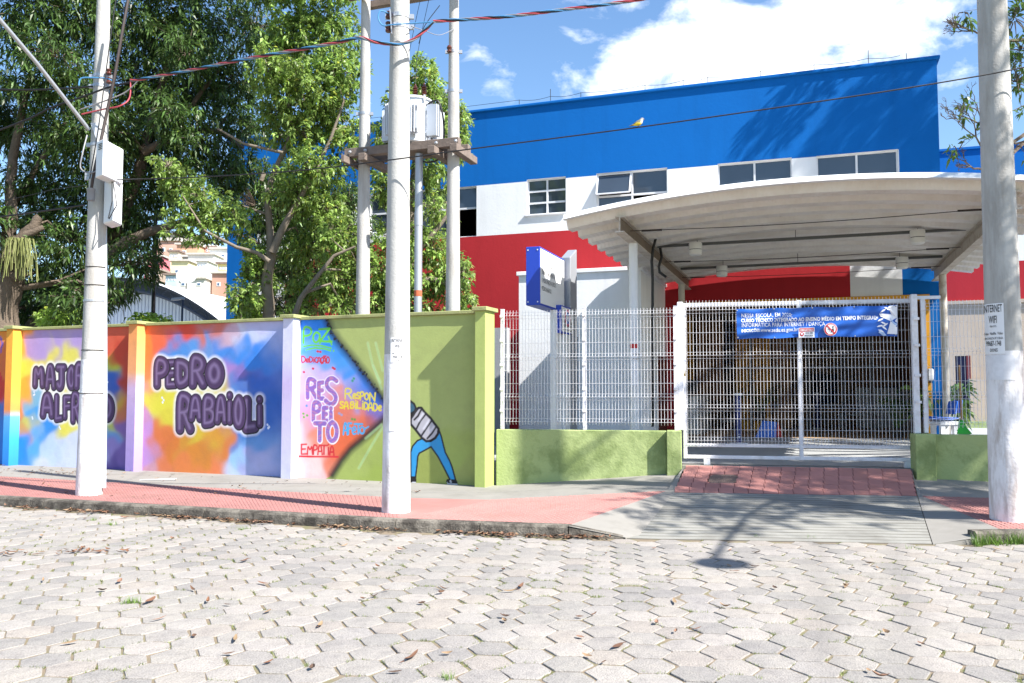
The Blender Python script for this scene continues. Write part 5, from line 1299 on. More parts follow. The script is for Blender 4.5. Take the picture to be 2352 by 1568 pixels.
spots_h = [(352, 572, 24, 30, 140), (388, 578, 22, 26, 131), (418, 590, 22, 24, 128), (452, 600, 24, 26, 121), (470, 566, 26, 24, 137), (500, 606, 24, 26, 119), (340, 620, 24, 26, 124), (380, 632, 26, 24, 117)]
for (cn, cc), wh, (x, y, w_, h_, Y) in zip(hues, where, spots_h):
    house(x, x + w_, y, y + h_, Y, cc, 'tiny %s hillside dwelling %s' % (cn, wh), roof=hr.choice(((150, 140, 130), (120, 104, 96), (190, 186, 180))), wn=((.12, .25, 5, 6), (.42, .25, 5, 6), (.7, .25, 4, 6)), deep=4)
# dish aerial
dp = at_depth(428, 638, 110)
dsh = thing('dish_aerial', tuple(dp), 0, 'grey mesh dish aerial standing before the lowest hillside terrace', 'dish aerial')
mb = MB(); c0 = dp; axd = Vector((.3, -.8, .5)).normalized(); mb.lathe(c0, [(.05, 0), (.6, .1), (1.0, .3), (1.25, .5)], 18, axis=tuple(axd)); mb.build('dish', mat('dish grey', lin(150, 150, 150), .6), dsh)
mb = MB(); mb.tube([c0 - Vector((0, 0, 4)), c0], .08, 6); mb.build('mast', M_steel, dsh)
# lamp posts before the hall
lp = at_z(350, 740, .5); 
bp_ = thing('lamp_post', (at_depth(351, 740, 24).x, 24, .5), 0, 'slim black lamp post rising in front of the sports hall', 'lamp post')
mb = MB(); X = at_depth(351, 740, 24).x; ztop = at_depth(351, 505, 24).z; mb.tube([(X, 24, .5), (X, 24, ztop)], .055, 10); mb.build('pole', M_black, bp_, smooth=True)
mb = MB(); mb.lathe((X, 24, ztop), [(.07, -.02), (.22, .03), (.24, .06), (.1, .12)], 12); mb.build('lamp_head', M_black, bp_, smooth=True)
X2 = at_depth(418, 735, 30).x; z2 = at_depth(418, 688, 30).z
b2_ = thing('lamp_post', (X2, 30, .5), 0, 'short yard lamp post with a flat head before the ribbed cladding', 'lamp post')
mb = MB(); mb.tube([(X2, 30, .5), (X2, 30, z2)], .04, 8); mb.build('pole', M_truss, b2_, smooth=True)
mb = MB(); mb.hexa([Vector(q) for q in ((X2 - .36, 29.85, z2 - .03), (X2 + .03, 29.85, z2 + .02), (X2 + .03, 30.15, z2 + .02), (X2 - .36, 30.15, z2 - .03), (X2 - .34, 29.88, z2 + .05), (X2 + .03, 29.88, z2 + .09), (X2 + .03, 30.12, z2 + .09), (X2 - .34, 30.12, z2 + .05))]); mb.build('lamp_head', mat('lamp head grey', lin(150, 150, 148), .5), b2_)
# ------------------------------------------------------------------ trees
M_bark = mat('grey brown bark', lin(98, 86, 74), .95, var=.25, vscale=9, bump=.9, bscale=24, bdist=.03)
M_barkp = mat('pale mottled bark', lin(112, 102, 90), .9, var=.22, vscale=7, bump=.7, bscale=26, bdist=.02)
def leaf_mat(name, trans=.35):
    m = bpy.data.materials.new(name); m.use_nodes = True; k = NT(m.node_tree); nt = m.node_tree
    bs = nt.nodes['Principled BSDF']; out = nt.nodes['Material Output']
    at = k.n('ShaderNodeAttribute', attribute_name='Col'); k.l(at, 'Color', bs, 'Base Color')
    bs.inputs['Roughness'].default_value = .42; bs.inputs['Specular IOR Level'].default_value = .45
    tr = k.n('ShaderNodeBsdfTranslucent'); hs = k.n('ShaderNodeHueSaturation', inp={'Saturation': 1.0, 'Value': 1.5}); k.l(at, 'Color', hs, 'Color'); k.l(hs, 0, tr, 'Color')
    mx = k.n('ShaderNodeMixShader'); mx.inputs[0].default_value = trans; k.l(bs, 0, mx, 1); k.l(tr, 0, mx, 2); k.l(mx, 0, out, 0)
    return m
M_leafd = leaf_mat('dark glossy leaf', .28); M_leafp = leaf_mat('pale green leaf', .42); M_leafr = leaf_mat('feathery leaf', .3)
def leaves(centers, axes, n_per, length, width, droop, col, cvar, rg, spread=1.0):
    """rosettes of bent leaves at the twig tips; returns vertices, faces and colours"""
    N = len(centers) * n_per
    c = np.repeat(centers, n_per, 0); a = np.repeat(axes, n_per, 0)
    d = rg.normal(size=(N, 3)) * spread + a * 0.9; d[:, 2] -= droop * rg.random(N); d /= np.linalg.norm(d, axis=1)[:, None] + 1e-9
    L = length * rg.uniform(.45, 1.35, N); W = width * rg.uniform(.7, 1.2, N)
    side = np.cross(d, rg.normal(size=(N, 3)) * .5 + np.array([0, 0, 1.0])); side /= np.linalg.norm(side, axis=1)[:, None] + 1e-9
    base = c + rg.normal(size=(N, 3)) * length * .22
    mid = base + d * (L * .5)[:, None]
    tip = base + d * (L * .93)[:, None]; tip[:, 2] -= L * (.18 + .25 * droop * rg.random(N))
    V = np.stack([base, mid - side * (W / 2)[:, None], mid + side * (W / 2)[:, None], tip], 1).reshape(-1, 3)
    i = np.arange(N)[:, None] * 4; F = np.concatenate([i, i + 2, i + 1, i + 1, i + 2, i + 3], 1).reshape(-1)
    tone = np.clip(1 + rg.normal(size=N) * cvar, .45, 1.7)
    tw = np.repeat(np.clip(1 + rg.normal(size=len(centers)) * cvar * .9, .5, 1.6), n_per)
    C = np.array(col)[None] * (tone * tw)[:, None]
    yl = rg.random(N) < .05; C[yl] *= np.array([1.5, 1.15, .8])
    return V, F, np.repeat(C, 4, 0)
def project(p):
    d = Vector(p) - Vector((0, 0, CAM_H)); c, s = math.cos(PITCH), math.sin(PITCH); f = d.y * c + d.z * s
    return (1176 + FOC * d.x / f, 784 - FOC * (-d.y * s + d.z * c) / f) if f > .1 else (1e9, 1e9)
def make_tree(name, label, base, trunk, limbs, clusters, leafm, bark, lp, dens, seed, cull=None, group=None, twig=True):
    rg = np.random.default_rng(seed); rr = random.Random(seed)
    t = thing(name, tuple(base), 0, label, 'tree', group)
    mb = MB()
    def wig(path, rads):
        out, ro = [], []
        for k in range(len(path) - 1):
            for q in range(4):
                f = q / 4; p = path[k].lerp(path[k + 1], f); r_ = rads[k] * (1 - f) + rads[k + 1] * f
                out.append(p + Vector((mnoise.noise(p * 1.3), mnoise.noise(p * 1.3 + Vector((9, 1, 3))), 0)) * min(r_ * .7, .08)); ro.append(r_)
        out.append(path[-1]); ro.append(rads[-1]); return out, ro
    p, r_ = wig([Vector(q[0]) for q in trunk], [q[1] for q in trunk]); mb.tube(p, r_, 12); trunk_pts = list(zip(p, r_))
    to = mb.build('trunk', bark, t, smooth=True)
    allp = list(trunk_pts)
    for lm in limbs:
        mb = MB(); p, r_ = wig([Vector(q[0]) for q in lm], [q[1] for q in lm]); mb.tube(p, r_, 8); mb.build('limb', bark, t, smooth=True); allp += list(zip(p, r_))
    V, F, C = [], [], []; tw = MB(); off = 0
    hubs = list(allp)
    for (c, rad, mult) in clusters:
        c = Vector(c); h, hr = min(hubs, key=lambda q: (q[0] - c).length + (2.0 if q[0].z > c.z + .3 else 0))
        mid = h.lerp(c, .5) + Vector((rr.uniform(-.2, .2), rr.uniform(-.2, .2), rr.uniform(0, .35)))
        r0 = min(hr * .7, .02 + .018 * (h - c).length); bp = [h, h.lerp(mid, .5), mid, c]
        tw.tube(bp, [r0, r0 * .85, r0 * .6, r0 * .3], 5, cap=False); hubs.append((mid, r0 * .6))
        nt = max(4, int(dens * mult * (rad[0] * rad[2]) ))
        q = rg.normal(size=(nt, 3)); q /= np.linalg.norm(q, axis=1)[:, None]; rr_ = rg.random(nt) ** .42
        wob = 1 + .35 * np.sin(q[:, 0] * 5 + seed) * np.cos(q[:, 2] * 4 + c.x)
        P = np.array(c)[None] + q * (rr_ * wob)[:, None] * np.array(rad)[None]
        if cull is not None:
            keep = np.array([not cull(*project(pp)) for pp in P], bool) if len(P) else np.zeros(0, bool); P = P[keep]; q = q[keep]
        if not len(P): continue
        v, f, cc = leaves(P, q, lp['n'], lp['L'], lp['W'], lp['droop'], lp['col'], lp['var'], rg, lp.get('spread', 1.0))
        V.append(v); F.append(f + off); C.append(cc); off += len(v)
        if twig:
            for pp in P[::max(1, len(P) // 26)]:
                tw.tube([c.lerp(Vector(pp), .15), c.lerp(Vector(pp), .6) + Vector((0, 0, .06)), Vector(pp)], [.012, .008, .003], 4, cap=False)
    o = tw.build('branches', bark, t, smooth=True)
    co = np_mesh('crown', np.concatenate(V), np.concatenate(F), 3, leafm, t, col=np.concatenate(C))
    return t
def pcl(lst, Y, depth, jit=0.0, seed=1):
    """crown lumps measured on the print, set at their distances"""
    rr = random.Random(seed); out = []
    for q in lst:
        x, y, rx, ry = q[:4]; Yq = Y + (q[4] if len(q) > 4 else rr.uniform(-jit, jit)); m = q[5] if len(q) > 5 else 1.0
        s = Yq / FOC; out.append((at_depth(x, y, Yq), (rx * s, depth, ry * s), m))
    return out
def path(lst, Y): return [(at_depth(q[0], q[1], Y + (q[3] if len(q) > 3 else 0)), q[2]) for q in lst]
# gap under the dark crown through which hall and houses show, and other clear places
def in_poly(x, y, P):
    c = False
    for (a, b), (d, e) in zip(P, P[1:] + P[:1]):
        if (b > y) != (e > y) and x < (d - a) * (y - b) / (e - b) + a: c = not c
    return c
GAP = [(372, 548), (420, 500), (470, 520), (523, 560), (523, 735), (250, 735), (245, 700), (300, 690), (330, 660), (362, 645)]
def cull_dark(x, y): return in_poly(x, y, GAP) or x > 640 or (x > 525 and y > 330 and x > 560)
def cull_pale(x, y): return in_poly(x, y, [(380, 560), (523, 560), (523, 735), (240, 735), (240, 690)]) or (x < 560 and y > 560 and x > 523 and y < 640) or x > 1112
DK = dict(n=10, L=.205, W=.046, droop=.9, col=lin(66, 90, 42), var=.30)
PL = dict(n=11, L=.125, W=.056, droop=.55, col=lin(124, 148, 76), var=.28)
T1Y = 19.2
tb = at_depth(10, 745, T1Y)
make_tree('broadleaf_tree', 'big dark tree with cut limb stubs rising at the left edge behind the mural wall', (tb.x, T1Y, .5),
    path([(-4, 860, .36), (8, 745, .33), (14, 690, .29), (26, 640, .25), (20, 590, .19), (14, 550, .15), (30, 500, .13), (22, 420, .11), (40, 300, .09), (70, 180, .06)], T1Y),
    [path([(20, 600, .17), (30, 570, .16), (62, 535, .13), (84, 520, .11), (92, 498, .10)], T1Y - .3), path([(62, 540, .10), (80, 533, .08), (100, 522, .06)], T1Y - .5),
     path([(26, 470, .10), (60, 420, .08), (120, 330, .06), (200, 200, .04)], T1Y + .4), path([(28, 640, .12), (50, 612, .09), (70, 600, .05)], T1Y - .2)],
    pcl([(60, 40, 95, 85), (190, 40, 95, 80), (110, 190, 105, 80), (40, 300, 90, 70, 1.2), (190, 320, 95, 75), (110, 420, 80, 60, 1.0), (100, 500, 70, 60, 1.6), (40, 640, 80, 80, 2.2), (170, 560, 80, 80, .6), (150, 660, 90, 70, 1.5), (60, 715, 80, 40, 1.6), (215, 690, 70, 50, .2), (-60, 200, 80, 120), (-60, 500, 70, 120), (70, -110, 120, 90), (230, -100, 120, 90), (300, 610, 60, 60, .3, .8), (280, 690, 45, 40, .2, .8), (140, 130, 60, 50, -1.5, .8), (250, 480, 60, 60, 2.0)], T1Y, 1.3, .8, 3),
    M_leafd, M_bark, DK, 420, 3, cull_dark)
T1b = 20.5
tb = at_depth(90, 745, T1b)
make_tree('broadleaf_tree', 'dark leaning tree whose long limb reaches right over the sports hall', (tb.x, T1b, .5),
    path([(20, 840, .30), (92, 745, .27), (160, 690, .24), (235, 590, .20), (285, 490, .17), (315, 400, .14), (345, 300, .11), (380, 170, .08), (400, 60, .05)], T1b),
    [path([(240, 590, .15), (290, 555, .14), (350, 530, .11), (435, 505, .08), (480, 480, .05)], T1b - .5), path([(330, 350, .10), (420, 300, .08), (500, 300, .06), (560, 340, .03)], T1b - .5), path([(345, 300, .09), (440, 240, .06), (520, 140, .04)], T1b)],
    pcl([(330, 60, 100, 90), (460, 50, 90, 85), (300, 200, 100, 85), (430, 190, 100, 85), (540, 190, 70, 70), (330, 330, 100, 80), (460, 330, 80, 70), (250, 430, 80, 70), (350, 440, 80, 60), (300, 520, 75, 50), (560, 290, 60, 60), (580, 60, 55, 70), (400, -100, 140, 90), (560, -90, 100, 90), (340, 590, 45, 45, 0, .9), (520, 400, 60, 60), (590, 470, 60, 70, 1.0), (600, 560, 45, 60, 1.0), (250, 300, 60, 60, -1.2), (400, 270, 60, 50, -1.4), (430, 120, 60, 60, -1.3)], T1b, 1.4, .8, 5),
    M_leafd, M_bark, DK, 420, 4, cull_dark)
T2 = 18.2
tb = at_depth(616, 735, T2)
make_tree('pale_leaved_tree', 'pale green tree with a forked mottled trunk behind the white mural pillar', (tb.x, T2, .5),
    path([(606, 860, 0.1440), (615, 730, 0.1296), (618, 650, 0.1188), (623, 575, 0.1080), (619, 530, 0.0828), (613, 455, 0.0720), (622, 413, 0.0648), (642, 369, 0.0612), (663, 327, 0.0576), (668, 277, 0.0504), (660, 224, 0.0432), (674, 184, 0.0360), (700, 110, 0.0216)], T2),
    [path([(625, 580, 0.0864), (645, 530, 0.0792), (690, 455, 0.0648), (720, 400, 0.0504), (760, 320, 0.0360), (790, 230, 0.0216)], T2 - .2), path([(600, 415, 0.0504), (606, 398, 0.0504)], T2 - .2), path([(619, 600, 0.0504), (590, 580, 0.0432), (545, 568, 0.0360), (470, 530, 0.0252), (420, 450, 0.0144)], T2 - .6),
     path([(660, 760, 0.0720), (672, 727, 0.0648), (689, 687, 0.0576), (734, 629, 0.0432), (768, 587, 0.0324), (816, 566, 0.0216)], T2 - .9), path([(650, 350, 0.0360), (560, 330, 0.0288), (500, 295, 0.0216)], T2 - .3)],
    pcl([(740, 60, 90, 75), (660, 90, 70, 70), (780, 160, 70, 70), (690, 190, 90, 70), (620, 160, 50, 60), (760, 260, 75, 60), (690, 300, 70, 50), (640, 260, 50, 50), (720, 380, 80, 45), (640, -40, 80, 60), (740, -60, 90, 60), (800, 330, 40, 50), (410, 420, 48, 42), (470, 460, 55, 45), (440, 500, 60, 40, 0, .8), (540, 500, 60, 45), (490, 560, 45, 40, 0, .7), (580, 590, 45, 45), (560, 680, 45, 45), (600, 640, 40, 40, .4), (680, 440, 60, 50), (740, 470, 60, 55), (780, 540, 55, 60), (700, 560, 60, 50, .9), (780, 640, 60, 50), (710, 660, 50, 50, .9), (690, 710, 50, 25, .8), (790, 705, 50, 25), (385, 380, 30, 30, -.4, .7), (420, 545, 30, 25, 0, .5)], T2, .75, .5, 6),
    M_leafp, M_barkp, PL, 580, 5, cull_pale)
T3 = 18.8
tb = at_depth(930, 730, T3)
make_tree('pale_leaved_tree', 'pale green tree behind the twin transformer poles, its crown edge over the facade', (tb.x, T3, .5),
    path([(925, 860, .17), (930, 730, .15), (938, 600, .13), (945, 480, .11), (955, 380, .09), (965, 280, .06), (970, 190, .03)], T3),
    [path([(938, 600, .08), (990, 540, .06), (1040, 480, .03)], T3 - .3), path([(934, 650, .08), (990, 640, .06), (1060, 660, .03)], T3 - .5), path([(940, 560, .07), (890, 480, .05), (860, 400, .03)], T3)],
    pcl([(970, 175, 50, 50), (1000, 230, 50, 45), (930, 240, 50, 50), (1045, 265, 38, 45), (990, 310, 70, 45), (900, 320, 45, 60), (1055, 330, 28, 40), (900, 430, 50, 60), (985, 400, 55, 45), (1000, 480, 45, 40, 0, .8), (920, 540, 55, 60), (990, 570, 60, 50), (1020, 640, 50, 50), (930, 650, 60, 60), (1065, 690, 40, 28), (870, 620, 45, 70), (880, 700, 60, 30), (1060, 620, 25, 40), (960, 710, 60, 25)], T3, .75, .5, 8),
    M_leafp, M_barkp, PL, 580, 7, cull_pale)
T4 = 22.3
tb = at_depth(690, 740, T4)
make_tree('broadleaf_tree', 'shaded dark tree close to the facade, behind the pale forked tree', (tb.x, T4, .5),
    path([(690, 840, .2), (690, 740, .18), (686, 640, .15), (680, 540, .11), (670, 440, .07), (660, 370, .04)], T4),
    [path([(686, 620, .09), (730, 560, .07), (780, 500, .04)], T4), path([(682, 560, .08), (640, 500, .06), (600, 440, .03)], T4)],
    pcl([(600, 430, 60, 65), (650, 500, 60, 60), (605, 520, 42, 50), (690, 440, 60, 55), (740, 520, 60, 60), (670, 600, 60, 50), (625, 615, 38, 50), (740, 620, 60, 50), (800, 460, 45, 55), (690, 690, 70, 40), (612, 700, 38, 35), (800, 590, 45, 60), (790, 690, 50, 35), (565, 385, 45, 45), (830, 540, 35, 55), (730, 400, 45, 35, 0, .5)], T4, .9, .4, 15),
    M_leafd, M_bark, DK, 330, 12, lambda x, y: x < 562 and y > 420)
# low shrubs against the wall behind the mural
for i, (x, y, rx, ry, lab) in enumerate(((570, 722, 30, 25, 'small pale shrub top above the coping near the hall'), (350, 735, 45, 14, 'low light green shrub showing over the coping before the sports hall'), (140, 728, 60, 25, 'light green shrub over the coping under the dark trees'))):
    b = at_depth(x, 800, 19.2); sh_ = thing('shrub', (b.x, 19.2, .5), 0, lab, 'shrub')
    mb = MB(); c = at_depth(x, y, 19.2); 
    for k in range(5): mb.tube([(b.x + .05 * k, 19.2, .5), c + Vector((.12 * (k - 2), .05 * k, 0))], [.02, .008], 5)
    mb.build('stems', M_bark, sh_)
    rg = np.random.default_rng(40 + i); q = rg.normal(size=(60, 3)); q /= np.linalg.norm(q, axis=1)[:, None]
    v, f, cc = leaves(np.array(c)[None] + q * np.array([rx * 19.2 / FOC, .4, ry * 19.2 / FOC]) * rg.random((60, 1)) ** .4, q, 9, .16, .07, .5, lin(130, 158, 70), .2, rg)
    np_mesh('foliage', v, f, 3, M_leafp, sh_, col=cc)
# hanging cactus on the left tree
hc = at_depth(45, 560, T1Y - .7); hcg = thing('hanging_cactus', tuple(hc), 0, 'yellow green mop of hanging stems on the left tree trunk', 'plant'); mb = MB(); rr = random.Random(4)
for i in range(120):
    a = rr.uniform(0, 6.28); r0 = rr.uniform(.02, .42); z0 = rr.uniform(-.1, .1)
    p0 = hc + Vector((0, 0, .05)); p1 = hc + Vector((r0 * math.cos(a) * .7, r0 * math.sin(a) * .5, .12)); p2 = hc + Vector((r0 * math.cos(a), r0 * math.sin(a) * .7, -rr.uniform(.2, .85)))
    mb.tube([p0, p1, p1.lerp(p2, .5) + Vector((rr.uniform(-.05, .05), 0, .05)), p2], .007, 4, cap=False)
mb.build('stems', mat('cactus stem', lin(118, 124, 70), .7, var=.15), hcg)['kind'] = 'stuff'
# wide crowned tree on the right pavement: its branch tips enter the view at the right edge, its shade falls on gate and facade
RTX, RTY = 13.2, 13.4
rr = random.Random(21); cl = []
vis = pcl([(2330, 40, 40, 90, 0, .9), (2335, 190, 30, 70, 0, .8), (2345, 110, 30, 90, 0, 1.0), (2330, 330, 25, 60, 0, .45), (2215, 25, 30, 45, 0, .22), (2200, 345, 30, 22, 0, .25), (2240, 300, 20, 40, 0, .14), (2205, 255, 30, 30, 0, .10)], 14.2, .7)
for k in range(150):
    a = rr.uniform(0, 2 * math.pi); r_ = 8.4 * math.sqrt(rr.random()); x, y = RTX + r_ * math.cos(a), RTY + r_ * math.sin(a)
    z = 8.0 + 8.5 * (1 - (r_ / 9.2) ** 2) * rr.uniform(.1, 1.0) + rr.uniform(0, 1.0)
    px, py = project((x, y, z)); s = FOC / max(y, 2) * 1.6
    if -400 < px < 2352 + s and py > -s and y > 1: continue
    hd = Vector((to_sun.x, to_sun.y, 0)).normalized(); q0 = Vector((x, y, z)); dv = (FB.o - q0).dot(FB.ev) / (-hd).dot(FB.ev)
    zf = z - dv * math.tan(SUN_EL); uf = (q0 - hd * dv - FB.o).dot(FB.eu)
    if dv > 0 and zf > 4.9 and zf < 9.9 and uf < 13: continue
    if dv > 0 and .5 < zf <= 4.9 and uf < 9: continue
    gp_ = q0 - hd * (z / math.tan(SUN_EL))
    if zf <= .5 and gp_.x < 2.2: continue
    cl.append((Vector((x, y, z)), (rr.uniform(.9, 1.5), rr.uniform(.9, 1.5), rr.uniform(.4, .8)), rr.uniform(.5, 1.0)))
def shade_lump(p, ta, tb, rad, mult):  # unseen leaf lump added up the sun ray to shade the given point
    for _ in range(12):
        t = rr.uniform(ta, tb); h = Vector((to_sun.x, to_sun.y, 0)).normalized(); q = Vector(p) + h * t + Vector((0, 0, t * math.tan(SUN_EL)))
        if q.z > 17.5 or (Vector((q.x - RTX, q.y - RTY, 0))).length > 9.8 or q.z < 6.5: continue
        px, py = project(q); s_ = FOC / max(q.y, 2) * (rad * 1.5)
        if -400 < px < 2352 + s_ and py > -s_: continue
        cl.append((q, (rad * rr.uniform(.8, 1.2), rad * rr.uniform(.8, 1.2), rad * rr.uniform(.45, .7)), mult)); return
n0 = len(cl)
for k in range(30):
    f = rr.random() ** .55; shade_lump(FB.p(6.6 + 5.4 * f, 0, rr.uniform(6.6, 9.9)), 3.0, 8.0, rr.uniform(.18, .40), 2.4)
for k in range(10): shade_lump(R_TL.lerp(R_TR, rr.uniform(.7, 1.35)) + Vector((0, rr.uniform(-.8, 1.2), 0)), 7.5, 12.5, rr.uniform(.4, .75), 1.0)
for k in range(14): shade_lump(FF.p(rr.uniform(6.4, 8.5), 0, rr.uniform(.3, 3.0)), 6.0, 11, rr.uniform(.6, .9), .9)
for k in range(3): shade_lump(Vector((5.83, 10.05, rr.uniform(.5, 6))), 6.0, 10, rr.uniform(.5, .8), .8)
def cull_right(x, y): return x < 2170 and y > -20 and -300 < x
RT = dict(n=10, L=.17, W=.055, droop=.3, col=lin(78, 104, 48), var=.22)
lim = []
for k, (tx, ty, tz) in enumerate(((9.4, 14.6, 6.2), (9.6, 14.5, 7.6), (10.2, 18.6, 12.5), (13.5, 19.5, 12.5), (17, 15, 12), (18, 9, 12), (13.5, 6.0, 12), (9.8, 7.5, 11), (9.6, 11.0, 11.5), (15.5, 18.5, 14), (12.0, 15, 15.5))):
    b0 = Vector((RTX, RTY, 4.2 + .25 * (k % 4))); e = Vector((tx, ty, tz)); m_ = b0.lerp(e, .5) + Vector((0, 0, .9))
    lim.append([(b0, .16), (b0.lerp(m_, .5) + Vector((0, 0, .3)), .12), (m_, .09), (m_.lerp(e, .5) + Vector((0, 0, .15)), .06), (e, .03)])
rtree = make_tree('spreading_tree', 'wide spreading tree with twiggy feathery branch ends at the right edge', (RTX, RTY, .2),
    [(Vector((RTX, RTY, .1)), .34), (Vector((RTX, RTY, 2)), .28), (Vector((RTX + .1, RTY, 4)), .25), (Vector((RTX, RTY + .1, 6)), .16), (Vector((RTX, RTY, 9)), .08)], lim, vis + cl, M_leafr, M_bark, RT, 105, 9, cull_right, twig=True)
# bare forked twigs left of the big pole
tw = MB(); rr = random.Random(8)
def fork(p, d, L, r_, n):
    e = p + d * L; tw.tube([p, p.lerp(e, .5) + Vector((rr.uniform(-.02, .02), 0, rr.uniform(-.02, .02))), e], [r_, r_ * .85, r_ * .7], 4, cap=False)
    if n == 0: 
        return
    for k in range(rr.choice((2, 2, 3))):
        nd = (d + Vector((rr.uniform(-.75, .75), rr.uniform(-.3, .3), rr.uniform(-.55, .75)))).normalized(); fork(e, nd, L * rr.uniform(.6, .85), r_ * .7, n - 1)
for (sx, sy, ex, ey) in ((2262, 350, 2225, 285), (2262, 390, 2215, 385), (2262, 90, 2215, 55), (2262, 330, 2245, 250), (2330, 350, 2300, 300)):
    a, b = at_depth(sx, sy, 14.2), at_depth(ex, ey, 14.2); fork(a, (b - a).normalized(), (b - a).length * .55, .022, 5)
for (e0, e1) in (((9.4, 14.6, 6.2), (2300, 345)), ((9.4, 14.6, 6.2), (2285, 392)), ((9.6, 14.5, 7.6), (2285, 95))):
    a = Vector(e0); b = at_depth(e1[0], e1[1], 14.2); tw.tube([a, a.lerp(b, .5) + Vector((0, 0, .12)), b, b + Vector((-.18, 0, .03))], [.045, .035, .026, .02], 5)
tw.build('bare_twigs', M_bark, rtree)['kind'] = 'stuff'
# ------------------------------------------------------------------ utility poles and lines
M_pole = mat('pale pole concrete', lin(174, 173, 170), .9, var=.07, vscale=3, bump=.5, bscale=34, bdist=.012, dirt=lin(112, 102, 90), dscale=6, damt=.5, dstretch=.16, dlo=.47, dhi=.70)
M_lime = mat('whitewash', lin(222, 220, 222), .9, var=.05, vscale=4, bump=.6, bscale=22, bdist=.012, dirt=lin(146, 128, 114), dscale=7, damt=.7, dstretch=.22, dlo=.47, dhi=.68)
M_galv = mat('galvanised steel', lin(168, 172, 178), .45, metal=.5, var=.06, vscale=10)
M_box = mat('white meter box', lin(220, 222, 226), .5, var=.03)
M_brownp = mat('brown porcelain', lin(84, 44, 34), .25)
M_wood = mat('weathered timber', lin(112, 100, 92), .9, var=.25, vscale=7, bump=.7, bscale=30)
M_cblk = mat('black cable', lin(24, 24, 28), .5); M_cred = mat('red cable', lin(168, 66, 76), .5); M_cblu = mat('blue cable', lin(70, 130, 176), .5); M_cgry = mat('grey cable', lin(128, 128, 132), .5)
M_paper = mat('white paper', lin(226, 226, 228), .8)
def pole(loc, r0, taper, H, label, lime=2.0):
    t = thing('utility_pole', tuple(loc), 0, label, 'utility pole'); x, y, z = loc
    n = 26
    mb = MB(); mb.tube([(x, y, z - .1 + (lime + .1) * i / 8) for i in range(9)], [r0 - taper * (lime * i / 8) for i in range(9)], 28); mb.build('whitewashed_foot', M_lime, t, smooth=True)
    mb = MB(); mb.tube([(x, y, z + lime + (H - lime) * i / n) for i in range(n + 1)], [r0 - taper * (lime + (H - lime) * i / n) - .001 for i in range(n + 1)], 28); mb.build('shaft', M_pole, t, smooth=True)
    return t
def band(t, loc, r, z, w=.03, bolt=True, m=None):
    mb = MB(); x, y = loc[:2]; mb.tube([(x, y, z - w / 2), (x, y, z + w / 2)], r + .006, 24)
    if bolt: mb.bar((x + r, y - .02, z), (x + r + .06, y - .02, z), .04, w * 1.2); mb.bar((x - r - .06, y - .02, z), (x - r, y - .02, z), .04, w * 1.2)
    mb.build('clamp_band', m or M_galv, t, smooth=False)
C_P = (-1.475, 10.9, SW); L_P = (-6.27, 12.7, SW); R_P = (5.83, 10.05, SW)
pc = pole(C_P, .182, .0085, 9.5, 'thick pale concrete pole in front of the mural, nearest the painted figure')
pl_ = pole(L_P, .186, .0122, 10.0, 'left concrete pole with two white boxes and a lamp arm')
pr = pole(R_P, .210, .0076, 9.5, 'stout concrete pole at the right edge with a wifi advert pasted on')
def rad(P, r0, tp, z): return r0 - tp * (z - P[2])
def paper(t, P, r0, tp, x0, x1, y0, y1, lines, m=M_paper, name='paper_notice', ink=M_ink):
    """a sheet pasted round the pole, measured on the print"""
    f = P[1] - .18
    zt, zb = at_depth(x0, y0, f).z, at_depth(x0, y1, f).z; ua = at_depth(x0, y0, f).x - P[0]; ub = at_depth(x1, y0, f).x - P[0]
    base = math.atan2(P[1], P[0]) + math.pi       # the side facing the road
    def pt(s, z, e=.004):
        r_ = rad(P, r0, tp, z) + e; w_ = ua + (ub - ua) * s; tx = Vector((-math.sin(base), math.cos(base), 0)); nx = Vector((math.cos(base), math.sin(base), 0))
        w_ = max(-r_ * .98, min(r_ * .98, w_)); return Vector((P[0], P[1], z)) + tx * w_ + nx * math.sqrt(max(r_ * r_ - w_ * w_, 1e-6))
    mb = MB(); n = 10; k = 6
    for j in range(k + 1):
        for i in range(n + 1): mb.v.append(pt(i / n, zb + (zt - zb) * j / k))
    for j in range(k):
        for i in range(n): q = j * (n + 1) + i; mb.f.append((q, q + 1, q + n + 2, q + n + 1)); mb.mi.append(0)
    o = mb.build(name, m, t, smooth=True)
    if lines:
        tm = MB(); W_ = ub - ua
        for s, size, fy, frac in lines:
            tq = MB(); text_mesh(s, size, lambda x, y: Vector((x, y, 0)), tq, align='CENTER', bold=size * .01); kx = frac / (2 * max(abs(v.x) for v in tq.v))
            tm.add([pt(.5 + v.x * kx, zt - (zt - zb) * fy + v.y, .007) for v in tq.v], tq.f)
        tm.build('lettering', ink, o)
    return o
WIFI = [('INTERNET', .125, .17, .86), ('WIFI', .125, .39, .38), ('FIBRA OTICA', .03, .47, .3), ('Tube  Netflix  Video', .045, .62, .86), ('SEM CONSULTA SPC E SERASA', .035, .71, .86), ('99687-1748', .085, .84, .68), ('DIONES', .055, .955, .34)]
paper(pr, R_P, .210, .0076, 2280, 2325, 695, 812, WIFI)
paper(pc, C_P, .182, .0085, 893, 926, 775, 832, [('INTERNET', .07, .19, .9), ('WIFI', .07, .42, .4), ('SEM CONSULTA SPC', .022, .66, .8), ('99687-1748', .045, .82, .65), ('DIONES', .03, .95, .3)])
paper(pr, R_P, .210, .0076, 2279, 2348, 815, 872, None, mat('torn paper residue', lin(214, 214, 218), .85, var=.1, vscale=14), 'torn_paper')
paper(pc, C_P, .182, .0085, 890, 930, 855, 990, None, mat('torn paper residue', lin(214, 214, 218), .85), 'torn_paper')
